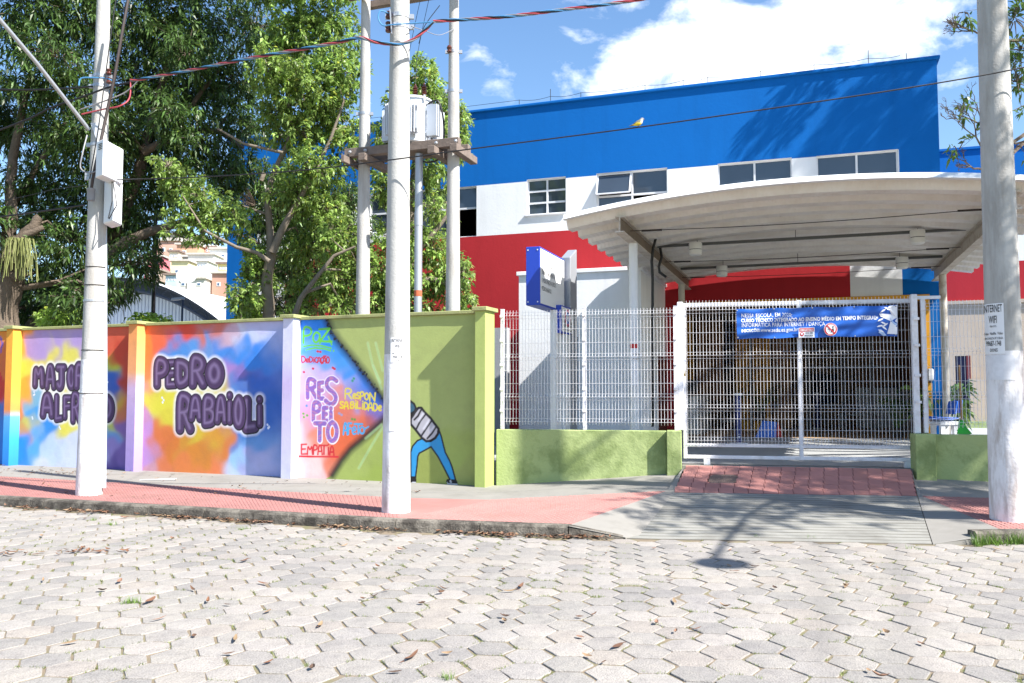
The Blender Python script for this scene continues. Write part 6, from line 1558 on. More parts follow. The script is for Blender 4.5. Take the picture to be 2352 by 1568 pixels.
# --- left pole fittings
for y_, w_ in ((610, .012), (652, .012), (688, .03), (803, .012), (903, .01)):
    z = at_depth(205, y_, 12.5).z; band(pl_, L_P, rad(L_P, .186, .0122, z), z, w_, bolt=False, m=M_galv if w_ > .02 else M_tie)
for y_ in (165, 188, 325, 392, 402): z = at_depth(220, y_, 12.5).z; band(pl_, L_P, rad(L_P, .186, .0122, z), z, .05)
cd = MB(); cd.tube([at_depth(238, 1120, 12.72), at_depth(241, 900, 12.72), at_depth(240, 512, 12.72)], .035, 10); cd.build('conduit', mat('pale blue grey conduit', lin(176, 186, 196), .5), pl_, smooth=True)
bxA = [at_depth(*q) for q in ((228, 325, 12.3), (282, 352, 12.62), (228, 410, 12.3), (282, 415, 12.62))]
def cabinet(parent, a, b, h, dv, name, m):
    """a box on the pole: front edge a-b at the top, height h, depth vector dv"""
    a, b = Vector(a), Vector(b); b.z = a.z; d = Vector(dv); dn = Vector((0, 0, -h))
    mb = MB(); mb.hexa([a + dn, b + dn, b + d + dn, a + d + dn, a, b, b + d, a + d]); return mb.build(name, m, parent, bevel=.012)
m1 = thing('meter_box', tuple(at_depth(250, 380, 12.5)), 0, 'slanted looking white metal box strapped high on the left pole', 'electric box')
za, zb = at_depth(228, 325, 12.15).z, at_depth(228, 408, 12.15).z
p0 = at_depth(221, 330, 12.15); p1 = at_depth(238, 327, 12.0); p2 = at_depth(284, 350, 12.55)
mb = MB(); hh = za - zb
q0, q1, q2 = [Vector((p.x, p.y, za)) for p in (p0, p1, p2)]; q3 = q0 + (q2 - q1)
mb.hexa([q0 - Vector((0, 0, hh)), q1 - Vector((0, 0, hh)), q2 - Vector((0, 0, hh)), q3 - Vector((0, 0, hh)), q0, q1, q2, q3]); mb.build('casing', M_box, m1, bevel=.012)
mb = MB()
for k in range(4): z = za - .06 - .025 * k; mb.bar(q0.lerp(q1, .35) + Vector((0, -.006, z - za)), q0.lerp(q1, .8) + Vector((0, -.006, z - za)), .01, .008)
o = mb.build('vent_slots', M_black, m1); o['kind'] = 'stuff'
m2 = thing('meter_box', tuple(at_depth(260, 470, 12.5)), 0, 'lower white plastic box with cables on the left pole', 'electric box')
q0 = at_depth(239, 416, 12.55); q1 = at_depth(263, 416, 12.35); q2 = at_depth(283, 416, 12.7); q3 = q0 + (q2 - q1); hh = q0.z - at_depth(239, 513, 12.5).z
for q in (q1, q2, q3): q.z = q0.z
mb = MB(); mb.hexa([q - Vector((0, 0, hh)) for q in (q0, q1, q2, q3)] + [q0, q1, q2, q3]); mb.build('casing', M_box, m2, bevel=.02)
mb = MB(); f0 = q1 + Vector((-.03, -.012, -.06)); mb.tube([f0, f0 + Vector((.02, -.02, -.3)), f0 + Vector((-.03, -.02, -.55))], .008, 5); mb.tube([f0 + Vector((.02, 0, 0)), f0 + Vector((.09, -.02, -.35)), f0 + Vector((-.02, -.02, -.56))], .008, 5); mb.build('cable_loops', M_cblk, m2)
mb = MB(); sp = at_depth(209, 445, 12.42); mb.lathe(sp - Vector((0, 0, .1)), [(.055, 0), (.055, .14), (.062, .15), (.062, .18)], 14); mb.build('pipe_mouth', M_cgry, pl_, smooth=True)
# lamp arm
la = thing('street_lamp', tuple(at_depth(205, 295, 12.5)), 0, 'grey street lamp arm slanting up from the left pole out of view', 'street lamp')
a0, a1 = at_depth(204, 297, 12.52), at_depth(-60, -25, 10.6)
mb = MB(); mb.tube([a0, a0.lerp(a1, .5) + Vector((0, 0, .04)), a1], .028, 10); mb.build('arm', M_galv, la, smooth=True)
mb = MB(); mb.hexa([a1 + Vector(q) for q in ((-.1, -.5, -.02), (.1, -.5, -.02), (.12, .05, -.06), (-.12, .05, -.06), (-.07, -.5, .04), (.07, -.5, .04), (.08, .05, .07), (-.08, .05, .07))]); mb.build('lamp_head', M_galv, la, bevel=.02)
mb = MB(); mb.prism([a0 + Vector((.02, 0, .1)), a0 + Vector((.13, .05, .12)), a0 + Vector((.1, .05, -.16))], (0, .02, 0)); mb.build('bracket', M_galv, la)

# --- twisted aerial bundle
def smooth_path(pts, n=8):
    out = []
    for i in range(len(pts) - 1):
        p0 = pts[max(i - 1, 0)]; p1 = pts[i]; p2 = pts[i + 1]; p3 = pts[min(i + 2, len(pts) - 1)]
        for k in range(n):
            t = k / n; out.append(.5 * ((2 * p1) + (p2 - p0) * t + (2 * p0 - 5 * p1 + 4 * p2 - p3) * t * t + (3 * p1 - p0 - 3 * p2 + p3) * t ** 3))
    return out + [pts[-1]]
def twist(name, pts, label, pitch=.6, rr_=.0135, rs_=.0096, n=10):
    t = thing(name, tuple(pts[0]), 0, label, 'cable'); P = smooth_path([Vector(p) for p in pts], n)
    S = [0.0]
    for a, b in zip(P, P[1:]): S.append(S[-1] + (b - a).length)
    tot = S[-1]; N = int(tot / .06); Q = []
    j = 0
    for i in range(N + 1):
        s = tot * i / N
        while j < len(S) - 2 and S[j + 1] < s: j += 1
        Q.append(P[j].lerp(P[j + 1], (s - S[j]) / max(S[j + 1] - S[j], 1e-6)))
    for k, m in enumerate((M_cred, M_cblk, M_cblu, M_cgry)):
        L = []
        for i, q in enumerate(Q):
            a = 2 * math.pi * (tot * i / N) / pitch + k * math.pi / 2; d = (Q[min(i + 1, N)] - Q[max(i - 1, 0)]).normalized(); x = d.cross(Vector((0, 0, 1))).normalized(); y = d.cross(x)
            L.append(q + (x * math.cos(a) + y * math.sin(a)) * rr_)
        mb = MB(); mb.tube(L, rs_, 6, cap=False); mb.build('strand', m, t, smooth=True)
    return t
CY = 10.62
twist('cable_bundle', [at_depth(1600, -26, 10.35), at_depth(1460, 0, 10.4), at_depth(1300, 21, 10.45), at_depth(1160, 38, 10.5), at_depth(1040, 46, CY), at_depth(995, 49, CY)], 'twisted red, blue and black cable bundle right of the middle pole')
twist('cable_bundle', [at_depth(995, 49, CY), at_depth(975, 70, CY), at_depth(945, 93, CY), at_depth(910, 101, CY), at_depth(860, 96, CY), at_depth(825, 86, CY + .05), at_depth(775, 97, 10.8), at_depth(690, 113, 11.0), at_depth(560, 136, 11.4), at_depth(430, 162, 11.9), at_depth(320, 182, 12.3), at_depth(300, 184, 12.35)], 'twisted red, blue and black cable bundle sagging between middle and left poles')
def wire(name, pts, r_, m, label, cat='cable', n=8):
    mb = MB(); mb.tube(smooth_path([Vector(p) for p in pts], n), r_, 6, cap=False); return tag(mb.build(name, m, smooth=True), label, cat)
wire('service_wire', [at_depth(2420, 140, 9.7), at_depth(2255, 173, 9.78), at_depth(1960, 221, 9.95), at_depth(1466, 292, 10.25), at_depth(1080, 342, 10.5), at_depth(912, 365, 10.66), at_depth(700, 390, 11.3), at_depth(460, 406, 12.0), at_depth(238, 413, 12.45)], .0085, M_cblk, 'thin dark wire crossing the blue facade with the bird on it')
wire('overhead_cable', [at_depth(300, -30, 12.2), at_depth(283, 60, 12.2), at_depth(262, 180, 12.25), at_depth(245, 260, 12.3), at_depth(228, 340, 12.3), at_depth(215, 400, 12.35), at_depth(209, 440, 12.4)], .022, mat('brown sheathed cable', lin(58, 48, 46), .6), 'dark bundled drop cable running down the front of the left pole')
wire('overhead_cable', [at_depth(270, -30, 12.2), at_depth(252, 100, 12.25), at_depth(240, 190, 12.3), at_depth(225, 300, 12.3), at_depth(206, 410, 12.4)], .008, M_cblk, 'thin black drop wire beside the thick one on the left pole')
wire('overhead_cable', [at_depth(-40, 204, 13.0), at_depth(70, 206, 12.9), at_depth(160, 202, 12.7), at_depth(212, 198, 12.55)], .014, M_cblk, 'upper black cable leaving the left pole towards the left edge')
wire('overhead_cable', [at_depth(-40, 312, 12.9), at_depth(60, 275, 12.8), at_depth(120, 246, 12.7), at_depth(190, 222, 12.5), at_depth(250, 200, 12.4), at_depth(310, 186, 12.35)], .014, M_cblk, 'black cable sloping down left behind the lamp arm')
wire('overhead_cable', [at_depth(-40, 503, 12.9), at_depth(60, 490, 12.8), at_depth(130, 480, 12.7), at_depth(196, 470, 12.5)], .013, M_cblk, 'lowest black cable from the left pole to the left edge')
wire('overhead_cable', [at_depth(-40, 470, 15.5), at_depth(60, 450, 15.2), at_depth(140, 432, 14.8), at_depth(300, 416, 13.5)], .006, M_cblk, 'faint thin wire before the dark tree left of the boxes', n=6)
wire('jumper_cable', [at_depth(300, 184, 12.35), at_depth(297, 225, 12.35), at_depth(275, 243, 12.3), at_depth(240, 250, 12.35), at_depth(188, 262, 12.4)], .011, M_cred, 'red jumper lead curling past the left pole')
wire('jumper_cable', [at_depth(320, 182, 12.3), at_depth(290, 210, 12.35), at_depth(250, 228, 12.35), at_depth(185, 251, 12.4)], .009, M_cgry, 'grey jumper lead just above the red one on the left pole')
wire('jumper_cable', [at_depth(262, 188, 12.4), at_depth(245, 180, 12.4), at_depth(210, 178, 12.4), at_depth(186, 180, 12.4), at_depth(181, 196, 12.4)], .011, M_cblu, 'blue jumper lead hooked round the left pole')
wire('jumper_cable', [at_depth(200, 310, 12.4), at_depth(190, 350, 12.3), at_depth(185, 385, 12.3), at_depth(205, 397, 12.3), at_depth(222, 392, 12.3)], .010, M_cgry, 'grey lamp lead looping down to the upper box')
wire('jumper_cable', [at_depth(1010, 12, 10.7), at_depth(975, 60, 10.7), at_depth(962, 100, 10.75)], .005, M_cblk, 'thin black tail wire hanging from the bundle at the middle pole')
wire('jumper_cable', [at_depth(893, 30, 10.75), at_depth(874, 25, 10.7), at_depth(869, 42, 10.7), at_depth(880, 58, 10.7), at_depth(905, 56, 10.68), at_depth(995, 50, CY)], .009, M_cblu, 'blue jumper lead curling left of the middle pole')
wire('jumper_cable', [at_depth(1043, 66, 15.1), at_depth(1010, 80, 13.5), at_depth(975, 70, 11.5), at_depth(945, 60, 10.75)], .006, M_cgry, 'pale slack wire from the middle pole to the right twin pole')
# --- fittings of the middle pole
for y_ in (40, 64): z = at_depth(915, y_, 10.9).z; band(pc, C_P, rad(C_P, .182, .0085, z), z, .05)
ins = MB()
for y_ in (34, 58, 66): 
    c = at_depth(892, y_, 10.78); ins2 = MB(); ins2.lathe(c - Vector((0, 0, .045)), [(.03, 0), (.04, .015), (.026, .045), (.04, .075), (.03, .09)], 12); ins2.build('insulator', M_brownp, pc, smooth=True)
mb = MB(); mb.bar(at_depth(896, 22, 10.74), at_depth(900, 78, 10.74), .05, .012); mb.build('rack', M_galv, pc)
for y_ in (165, 185):
    c = at_depth(250, y_, 12.6); q = MB(); q.lathe(c - Vector((0, 0, .045)), [(.03, 0), (.045, .015), (.028, .045), (.045, .075), (.03, .09)], 12); q.build('insulator', M_brownp, pl_, smooth=True)
# --- twin poles with timber platform and transformer
TW = [(at_depth(833, 720, 15.8).x, 15.8, .5), (at_depth(1040, 720, 15.2).x, 15.2, .5)]
twin = []
for k, P in enumerate(TW):
    t = thing('utility_pole', P, 0, 'left slim concrete pole of the pair carrying the transformer' if k == 0 else 'right slim concrete pole of the pair carrying the transformer', 'utility pole', 'twin transformer poles')
    mb = MB(); mb.tube([(P[0], P[1], .5 + 10 * i / 24) for i in range(25)], [.152 - .0078 * 10 * i / 24 for i in range(25)], 22); mb.build('shaft', M_pole, t, smooth=True)
    for y_ in ((262,) if k == 0 else (120, 210)):
        z = at_depth(840, y_, P[1]).z; band(t, P, .152 - .0078 * (z - .5), z, .05)
    twin.append(t)
for (x_, y_) in ((1032, 112),):
    c = at_depth(x_, y_, 15.05); q = MB(); q.lathe(c - Vector((0, 0, .07)), [(.03, 0), (.05, .02), (.03, .05), (.05, .09), (.03, .13)], 12); q.build('insulator', M_brownp, twin[1], smooth=True)
FT = Frame(TW[0][0], TW[0][1], math.degrees(math.atan2(TW[0][1] - TW[1][1], TW[1][0] - TW[0][0])))
LT = math.hypot(TW[1][0] - TW[0][0], TW[1][1] - TW[0][1])
plat = thing('transformer_platform', tuple(FT.p(LT / 2, 0, 6)), 0, 'weathered timber platform bolted between the twin poles', 'platform')
zp = 6.02
for nm, b in (('beam', (-.26, LT + .22, -.30, -.16, zp, zp + .16)), ('beam', (-.26, LT + .22, .16, .30, zp, zp + .16)), ('cross_piece', (-.22, -.02 - .13, -.48, .5, zp - .14, zp - .005)), ('cross_piece', (.14, .28, -.48, .5, zp - .14, zp - .005)), ('cross_piece', (LT - .30, LT - .16, -.48, .5, zp - .14, zp - .005)), ('cross_piece', (LT + .13, LT + .27, -.48, .5, zp - .14, zp - .005)), ('deck_board', (.5, LT - .4, -.155, .155, zp + .02, zp + .11))):
    mb = MB(); mb.box(*b, FT); mb.build(nm, M_wood, plat, bevel=.008)
for u in (-.12, .2, LT - .2, LT + .18):
    mb = MB(); mb.lathe(FT.p(u, -.315, zp + .08), [(.03, 0), (.03, .02), (.014, .03), (.014, .05)], 8, axis=tuple(-FT.ev)); mb.build('bolt', M_galv, plat)
ca = thing('crossarm', tuple(FT.p(0, 0, 8.9)), 0, 'dark timber crossarm at the top of the left twin pole', 'crossarm')
zc = at_depth(850, 4, 15.8).z
mb = MB(); mb.box(-.28, LT + .5, -.24, -.12, zc - .01, zc + .13, FT); mb.build('front_beam', M_wood, ca, bevel=.008)
mb = MB(); mb.box(-.05, LT + .5, .12, .24, zc - .06, zc + .08, FT); mb.build('back_beam', M_wood, ca, bevel=.008)
# transformer
tr = thing('transformer', tuple(FT.p(.95, 0, zp + .16)), 0, 'grey tank transformer with cooling fins on the timber platform', 'transformer')
M_tr = mat('transformer grey', lin(196, 202, 210), .45, var=.03)
tu = (at_depth(948, 300, 15.4).x - TW[0][0]) / FT.eu.x
zt0 = zp + .17
mb = MB(); mb.lathe(FT.p(tu, 0, zt0), [(.30, 0), (.33, .02), (.33, .80), (.36, .81), (.36, .84), (.32, .86), (.1, .90)], 28); mb.build('tank', M_tr, tr, smooth=True)
for ang in (-170, -120, -62, -12, 40, 140):
    a = R(ang); d = FT.eu * math.cos(a) + FT.ev * math.sin(a); s = FT.eu * -math.sin(a) + FT.ev * math.cos(a)
    for k in range(3):
        o_ = (k - 1) * .055; c0 = FT.p(tu, 0, 0) + s * o_
        mb = MB(); b0, b1_ = c0 + d * .36, c0 + d * .58
        mb.hexa([b0 - s * .012 + Vector((0, 0, zt0 + .12)), b1_ - s * .012 + Vector((0, 0, zt0 + .10)), b1_ + s * .012 + Vector((0, 0, zt0 + .10)), b0 + s * .012 + Vector((0, 0, zt0 + .12)), b0 - s * .012 + Vector((0, 0, zt0 + .70)), b1_ - s * .012 + Vector((0, 0, zt0 + .68)), b1_ + s * .012 + Vector((0, 0, zt0 + .68)), b0 + s * .012 + Vector((0, 0, zt0 + .70))]); mb.build('cooling_fin', M_tr, tr)
    mb = MB()
    for z in (.2, .62): mb.bar(FT.p(tu, 0, zt0 + z) + d * .325, FT.p(tu, 0, zt0 + z) + d * .40, .12, .05)
    mb.build('fin_header', M_tr, tr)
for du in (-.16, .02, .2):
    mb = MB(); pr_ = []
    for k in range(6): pr_ += [(.028, .90 + k * .045 - .04), (.055, .90 + k * .045 - .02), (.03, .90 + k * .045)]
    mb.lathe(FT.p(tu + du, .04, zt0), pr_ + [(.012, 1.18)], 12); mb.build('bushing', M_brownp, tr, smooth=True)
for k in range(3):
    a = R(-60 + 60 * k); mb = MB(); c0 = FT.p(tu, 0, zt0 + .82) + (FT.eu * math.sin(a) - FT.ev * math.cos(a)) * .36; mb.bar(c0 - Vector((0, 0, .06)), c0 + Vector((0, 0, .05)), .04, .03); mb.build('lid_clamp', M_tr, tr)
wire('transformer_lead', [FT.p(tu + .3, -.1, zt0 + .7), FT.p(tu + .55, -.1, zt0 + .75), FT.p(tu + .62, 0, zt0 + .3), FT.p(tu + .55, 0, zt0 - .25), FT.p(tu + .25, 0, zt0 - .32), FT.p(tu + .12, .0, zt0 - .2)], .018, M_cblk, 'black lead looping from the transformer to the steel riser')
for k, du in enumerate((-.16, .02)):
    wire('transformer_lead', [FT.p(tu + du, .04, zt0 + 1.17), FT.p(tu + du + .05, .04, zt0 + 1.8), FT.p(tu + du + .35, -.05, zc)], .005, M_cblk, 'thin lead rising from the left bushing to the crossarm' if k == 0 else 'thin lead rising from the middle bushing to the crossarm')
rp_ = thing('riser_pipe', tuple(at_depth(960, 735, 15.3)), 0, 'galvanised steel riser pipe with a rust stain under the transformer', 'pipe')
X = at_depth(960, 700, 15.3).x; mb = MB(); mb.tube([(X, 15.3, .5), (X, 15.3, zp - .02)], .072, 16); mb.build('tube', M_galv, rp_, smooth=True)
mb = MB(); zr = at_depth(962, 667, 15.3).z; mb.tube([(X, 15.3, zr - .11), (X, 15.3, zr - .04), (X, 15.3, zr)], [.0728, .0735, .0728], 16); mb.build('rust_ring', mat('rust', lin(176, 92, 62), .9, var=.3, vscale=20), rp_)
mb = MB(); mb.tube([(X, 15.3, zp - 1.35), (X, 15.3, zp - 1.1)], .078, 16); mb.build('coupling', M_galv, rp_, smooth=True)
# street lamp beyond the right edge: its shadow lies on the road
ol = thing('street_lamp', (9.5, 9.15, SW), 0, 'lamp pole out of view to the right whose shadow lies on the road', 'street lamp')
mb = MB(); mb.tube([(9.5, 9.15, SW + 8 * i / 16) for i in range(17)], [.16 - .006 * i / 2 for i in range(17)], 18); mb.build('pole', M_pole, ol, smooth=True)
h0 = Vector((8.05, 4.25, 7.15)); r0_ = Vector((9.45, 9.0, 6.3))
mb = MB(); mb.tube([r0_, r0_.lerp(h0, .5) + Vector((0, 0, .25)), h0], .035, 10); mb.build('arm', M_galv, ol, smooth=True)
mb = MB(); mb.lathe(h0 + Vector((-.05, -.15, -.14)), [(.14, 0), (.26, .02), (.26, .06), (.12, .16), (.05, .2)], 18); mb.build('lamp_head', M_galv, ol, smooth=True)
# ------------------------------------------------------------------ banner and notices on the gate
M_bann = mat('blue banner cloth', lin(30, 92, 184), .42, var=.04, vscale=4)
M_print = mat('white print', lin(232, 234, 240), .6)
M_signr = mat('sign red', lin(190, 40, 46), .5)
def cG(x, y): return ((2600 + x / 2.24) * 0.59036, (1100 + y / 2.24) * 0.59036)
BV = 0.085
B0 = FF.hit(*cG(592, 228), BV); B1 = FF.hit(*cG(1995, 190), BV); B2 = FF.hit(*cG(1998, 465), BV); B3 = FF.hit(*cG(600, 490), BV)
def bpt(s, t, e=0.0):
    """point on the banner, s along from the left, t down from the top; cloth with soft folds"""
    u = (B0[0] * (1 - s) + B1[0] * s) * (1 - t) + (B3[0] * (1 - s) + B2[0] * s) * t
    z = (B0[1] * (1 - s) + B1[1] * s) * (1 - t) + (B3[1] * (1 - s) + B2[1] * s) * t
    z += 0.012 * math.sin(s * math.pi * 4) ** 2 * (2 * t - 1)
    fold = .022 * math.sin(s * 9 + t * 2.2) * math.sin(t * 3.1) + .009 * math.sin(s * 31 - t * 5) * (1 - t) ** 2 + .010 * math.sin(s * 15 + t * 9) + .008 * math.sin((t + .35 * s) * 17)
    return FF.p(u, BV - fold - e, z)
ban = thing('banner', tuple(FF.p(B0[0] + 1, BV, B3[1])), 0, 'blue printed banner tied across the top of the gate', 'banner')
mb = MB(); nu, nv = 90, 22
for layer, e in ((0, 0.0), (1, -.004)):
    b = len(mb.v)
    for j in range(nv + 1):
        for i in range(nu + 1): mb.v.append(bpt(i / nu, j / nv, e))
    for j in range(nv):
        for i in range(nu): q = b + j * (nu + 1) + i; mb.f.append((q, q + 1, q + nu + 2, q + nu + 1)); mb.mi.append(0)
cl_ = mb.build('cloth', M_bann, ban, smooth=True)
WB = (B1[0] - B0[0]); HB = B0[1] - B3[1]
def gtext(s, size, x0, y0, target, bold, mbx):
    """a line of print starting at sheet position x0, y0 (print pixels) and as wide as the target"""
    pts = MB(); text_mesh(s, size, lambda x, y: Vector((x, y, 0)), pts, bold=bold)
    w_ = max(v.x for v in pts.v); k = (target / 2.24 * .59036 * 13.0 / FOC) / w_
    sx = (x0 - 592) / 1401.0; ty = (y0 - (228 - 38 * sx)) / 268.0
    mbx.add([bpt(sx + v.x * k / WB, ty - v.y / HB, .004) for v in pts.v], pts.f)
tm = MB()
gtext('NESSA ESCOLA, EM 2020:', .088, 635, 303, 435, .0005, tm); gtext('CURSO TÉCNICO INTEGRADO AO ENSINO MÉDIO EM TEMPO INTEGRAL', .082, 632, 347, 1138, .0028, tm)
gtext('INFORMÁTICA PARA INTERNET / DANÇA', .090, 635, 391, 710, .0005, tm); gtext('INSCRIÇÕES:', .066, 632, 437, 162, .0022, tm); gtext('www.sedu.es.gov.br', .090, 805, 433, 322, .0008, tm)
tm.build('lettering', M_print, cl_)
# emblem, cut by the banner's right edge
def bshape(pts, e=.004):
    mbx = MB(); mbx.add([bpt((x - 592) / 1401.0, (y - (228 - 38 * (x - 592) / 1401.0)) / 268.0, e) for x, y in pts], [tuple(range(len(pts)))]); return mbx
M_pale_b = mat('pale blue print', lin(170, 196, 232), .6)
for k, (pts, m, e) in enumerate((([(1915, 215), (1992, 190), (1992, 300), (1950, 280)], M_print, .0045), ([(1838, 262), (1940, 270), (1992, 300), (1935, 330), (1850, 290)], M_print, .005), ([(1905, 440), (1935, 330), (1992, 370), (1992, 440), (1930, 440)], M_print, .0055), ([(1992, 258), (1960, 264), (1938, 285), (1930, 320), (1940, 352), (1962, 372), (1992, 378)], mat('banner blue print', lin(40, 100, 190), .6), .0075), ([(1992, 272), (1966, 278), (1948, 296), (1943, 320), (1950, 344), (1968, 360), (1992, 366)], M_pale_b, .009), ([(1992, 300), (1970, 330), (1992, 345)], M_print, .0105))):
    bshape(pts, e).build('emblem_field', m, cl_)
for k, (cx, cy, a) in enumerate(((1870, 240, -.6), (1905, 222, .5), (1850, 320, -.5), (1875, 350, .4), (1845, 375, -.3), (1880, 392, .6), (1865, 280, .3), (1935, 206, -.4), (1890, 365, -.7), (1852, 420, .4))):
    ca_, sa_ = math.cos(a), math.sin(a); lf = [(-30, 0), (-12, -9), (12, -8), (30, 0), (12, 6), (-12, 5)]
    bshape([(cx + x * ca_ - y * sa_, cy + x * sa_ + y * ca_) for x, y in lf], .0115 + .0006 * k).build('emblem_leaf', M_print, cl_)
st = [(1820 + (15 if i % 2 == 0 else 6) * math.sin(i * math.pi / 5), 298 - (15 if i % 2 == 0 else 6) * math.cos(i * math.pi / 5)) for i in range(10)]
bshape(st, .005).build('emblem_star', M_print, cl_)
bshape([(1828, 432), (1850, 402), (1900, 455), (1870, 462)], .0195).build('emblem_ribbon', M_pale_b, cl_)
for s, t in ((.005, .05), (.24, .03), (.48, .03), (.74, .03), (.99, .05), (.005, .95), (.24, .97), (.74, .97), (.99, .95)):
    mb = MB(); c = bpt(s, t, .006); mb.lathe(c, [(.012, 0), (.009, .004)], 8, axis=tuple(-FF.ev)); mb.build('eyelet', M_galv, cl_)
# notices
def notice_pt(x, y, e): 
    u, z = FF.hit(*cG(x, y), .0); return FF.p(u, .048 - e, z)
nt = thing('mask_notice', tuple(notice_pt(1208, 430, 0)), 0, 'small white and red mandatory mask notice on the gate stile', 'notice')
def nq(x0, y0, x1, y1, e): mbx = MB(); mbx.add([notice_pt(x0, y1, e), notice_pt(x1, y1 - 3, e), notice_pt(x1, y0 - 3, e), notice_pt(x0, y0, e)], [(0, 1, 2, 3)]); return mbx
mb = MB(); a = [notice_pt(1140, 476, 0), notice_pt(1279, 473, 0), notice_pt(1279, 387, 0), notice_pt(1140, 390, 0)]; mb.prism(a, FF.ev * .006); pn = mb.build('plate', M_print, nt)
nq(1146, 394, 1273, 424, .002).build('red_header', M_signr, pn)
def ntext(s, size, x0, y0, w_, m, par, e, bold=.001):
    pts = MB(); text_mesh(s, size, lambda x, y: Vector((x, y, 0)), pts, bold=bold); k = w_ / max(v.x for v in pts.v); q = MB(); ky = w_ / max(v.x for v in pts.v)
    h = size; q.add([notice_pt(x0 + v.x * k, y0 - v.y / size * (size * 330), e) for v in pts.v], pts.f); q.build('lettering', m, par)
ntext('OBRIGATÓRIO', .075, 1151, 418, 116, M_print, pn, .004); ntext('USO DE', .066, 1197, 442, 66, M_ink, pn, .002); ntext('MÁSCARA', .06, 1192, 465, 76, M_ink, pn, .002)
def ndisc(cx, cy, r, e, n=24): mbx = MB(); mbx.add([notice_pt(cx + r * math.cos(2 * math.pi * i / n), cy + r * math.sin(2 * math.pi * i / n), e) for i in range(n)], [tuple(range(n))]); return mbx
ndisc(1168, 445, 18, .002).build('red_disc', M_signr, pn); ndisc(1168, 442, 9, .004).build('face_mark', M_print, pn)
dt = thing('distancing_sign', tuple(notice_pt(1420, 403, 0)), 0, 'round red and white distancing sign stuck on the banner', 'notice')
def bdisc(cx, cy, r, e, n=28): mbx = MB(); mbx.add([notice_pt(cx + r * math.cos(2 * math.pi * i / n), cy + r * math.sin(2 * math.pi * i / n), e) for i in range(n)], [tuple(range(n))]); return mbx
mb = MB(); mb.prism([notice_pt(1420 + 59 * math.cos(2 * math.pi * i / 28), 403 + 57 * math.sin(2 * math.pi * i / 28), 0) for i in range(28)], FF.ev * .005); dp_ = mb.build('disc', M_print, dt)
bdisc(1420, 403, 55, .002).build('red_ring', M_signr, dp_); bdisc(1420, 403, 42, .004).build('white_field', M_print, dp_)
fg = MB()
for poly in ([(1392, 398), (1422, 398), (1422, 404), (1392, 404)], [(1404, 404), (1409, 404), (1409, 430), (1404, 430)], [(1432, 396), (1446, 392), (1450, 418), (1428, 420)], [(1420, 416), (1446, 418), (1446, 424), (1420, 424)], [(1420, 424), (1426, 424), (1426, 436), (1420, 436)]): fg.add([notice_pt(x, y, .006) for x, y in poly], [tuple(range(len(poly)))])
fg.add([notice_pt(1440 + 8 * math.cos(i * .52), 382 + 8 * math.sin(i * .52), .006) for i in range(12)], [tuple(range(12))]); fg.build('pictogram', M_ink, dp_)
sl2 = MB(); sl2.add([notice_pt(x, y, .008) for x, y in ((1382, 372), (1390, 364), (1458, 434), (1450, 442))], [(0, 1, 2, 3)]); sl2.build('slash', M_signr, dp_)
tm = MB()
for s, a0, a1, rr_ in (('DISTANCIAMENTO', R(200), R(340), 45), ('SOCIAL', R(130), R(50), -53)):
    for i, ch in enumerate(s):
        a = a0 + (a1 - a0) * (i + .5) / len(s); pts = MB(); text_mesh(ch, 9.5, lambda x, y: Vector((x, y, 0)), pts, bold=.2, align='CENTER')
        sg = 1 if rr_ > 0 else -1; ro = a + (math.pi / 2 if sg > 0 else -math.pi / 2)
        if not pts.v: continue
        tm.add([notice_pt(1420 + abs(rr_) * math.cos(a) + v.x * math.cos(ro) + v.y * math.sin(ro), 403 + abs(rr_) * math.sin(a) + v.x * math.sin(ro) - v.y * math.cos(ro), .0045) for v in pts.v], pts.f)
tm.build('lettering', M_print, dp_)
# poster on the front canopy post
pst = thing('mask_poster', tuple(FB.p(5.9, -7.47, 2)), 0, 'white mask poster with red header on the canopy post behind the fence', 'poster')
CP = FB.p(5.9, -7.47, 0)
def post_pt(s, z, e):
    a = math.atan2(-CP.y, -CP.x) + (s - .5) * 1.9; r_ = .080 + e; return Vector((CP.x + r_ * math.cos(a), CP.y + r_ * math.sin(a), z))
zt_, zm_, zb_ = at_depth(1457, 790, 15).z, at_depth(1457, 800, 15).z, at_depth(1457, 885, 15).z
def post_sheet(z0, z1, e): 
    mbx = MB(); n = 8
    for z in (z0, z1):
        for i in range(n + 1): mbx.v.append(post_pt(i / n, z, e))
    for i in range(n): mbx.f.append((i, i + 1, n + 2 + i, n + 1 + i)); mbx.mi.append(0)
    return mbx
sh0 = post_sheet(zb_, zt_, .002).build('sheet', M_print, pst); post_sheet(zm_, zt_, .004).build('red_header', M_signr, sh0)
tm = MB(); text_mesh('USO DE', .055, lambda x, y: post_pt(.35 + x / .152, zt_ - .2 + y, .004), tm); text_mesh('MASCARA', .05, lambda x, y: post_pt(.30 + x / .152 * .72, zt_ - .28 + y, .004), tm); tm.build('lettering', M_ink, sh0)

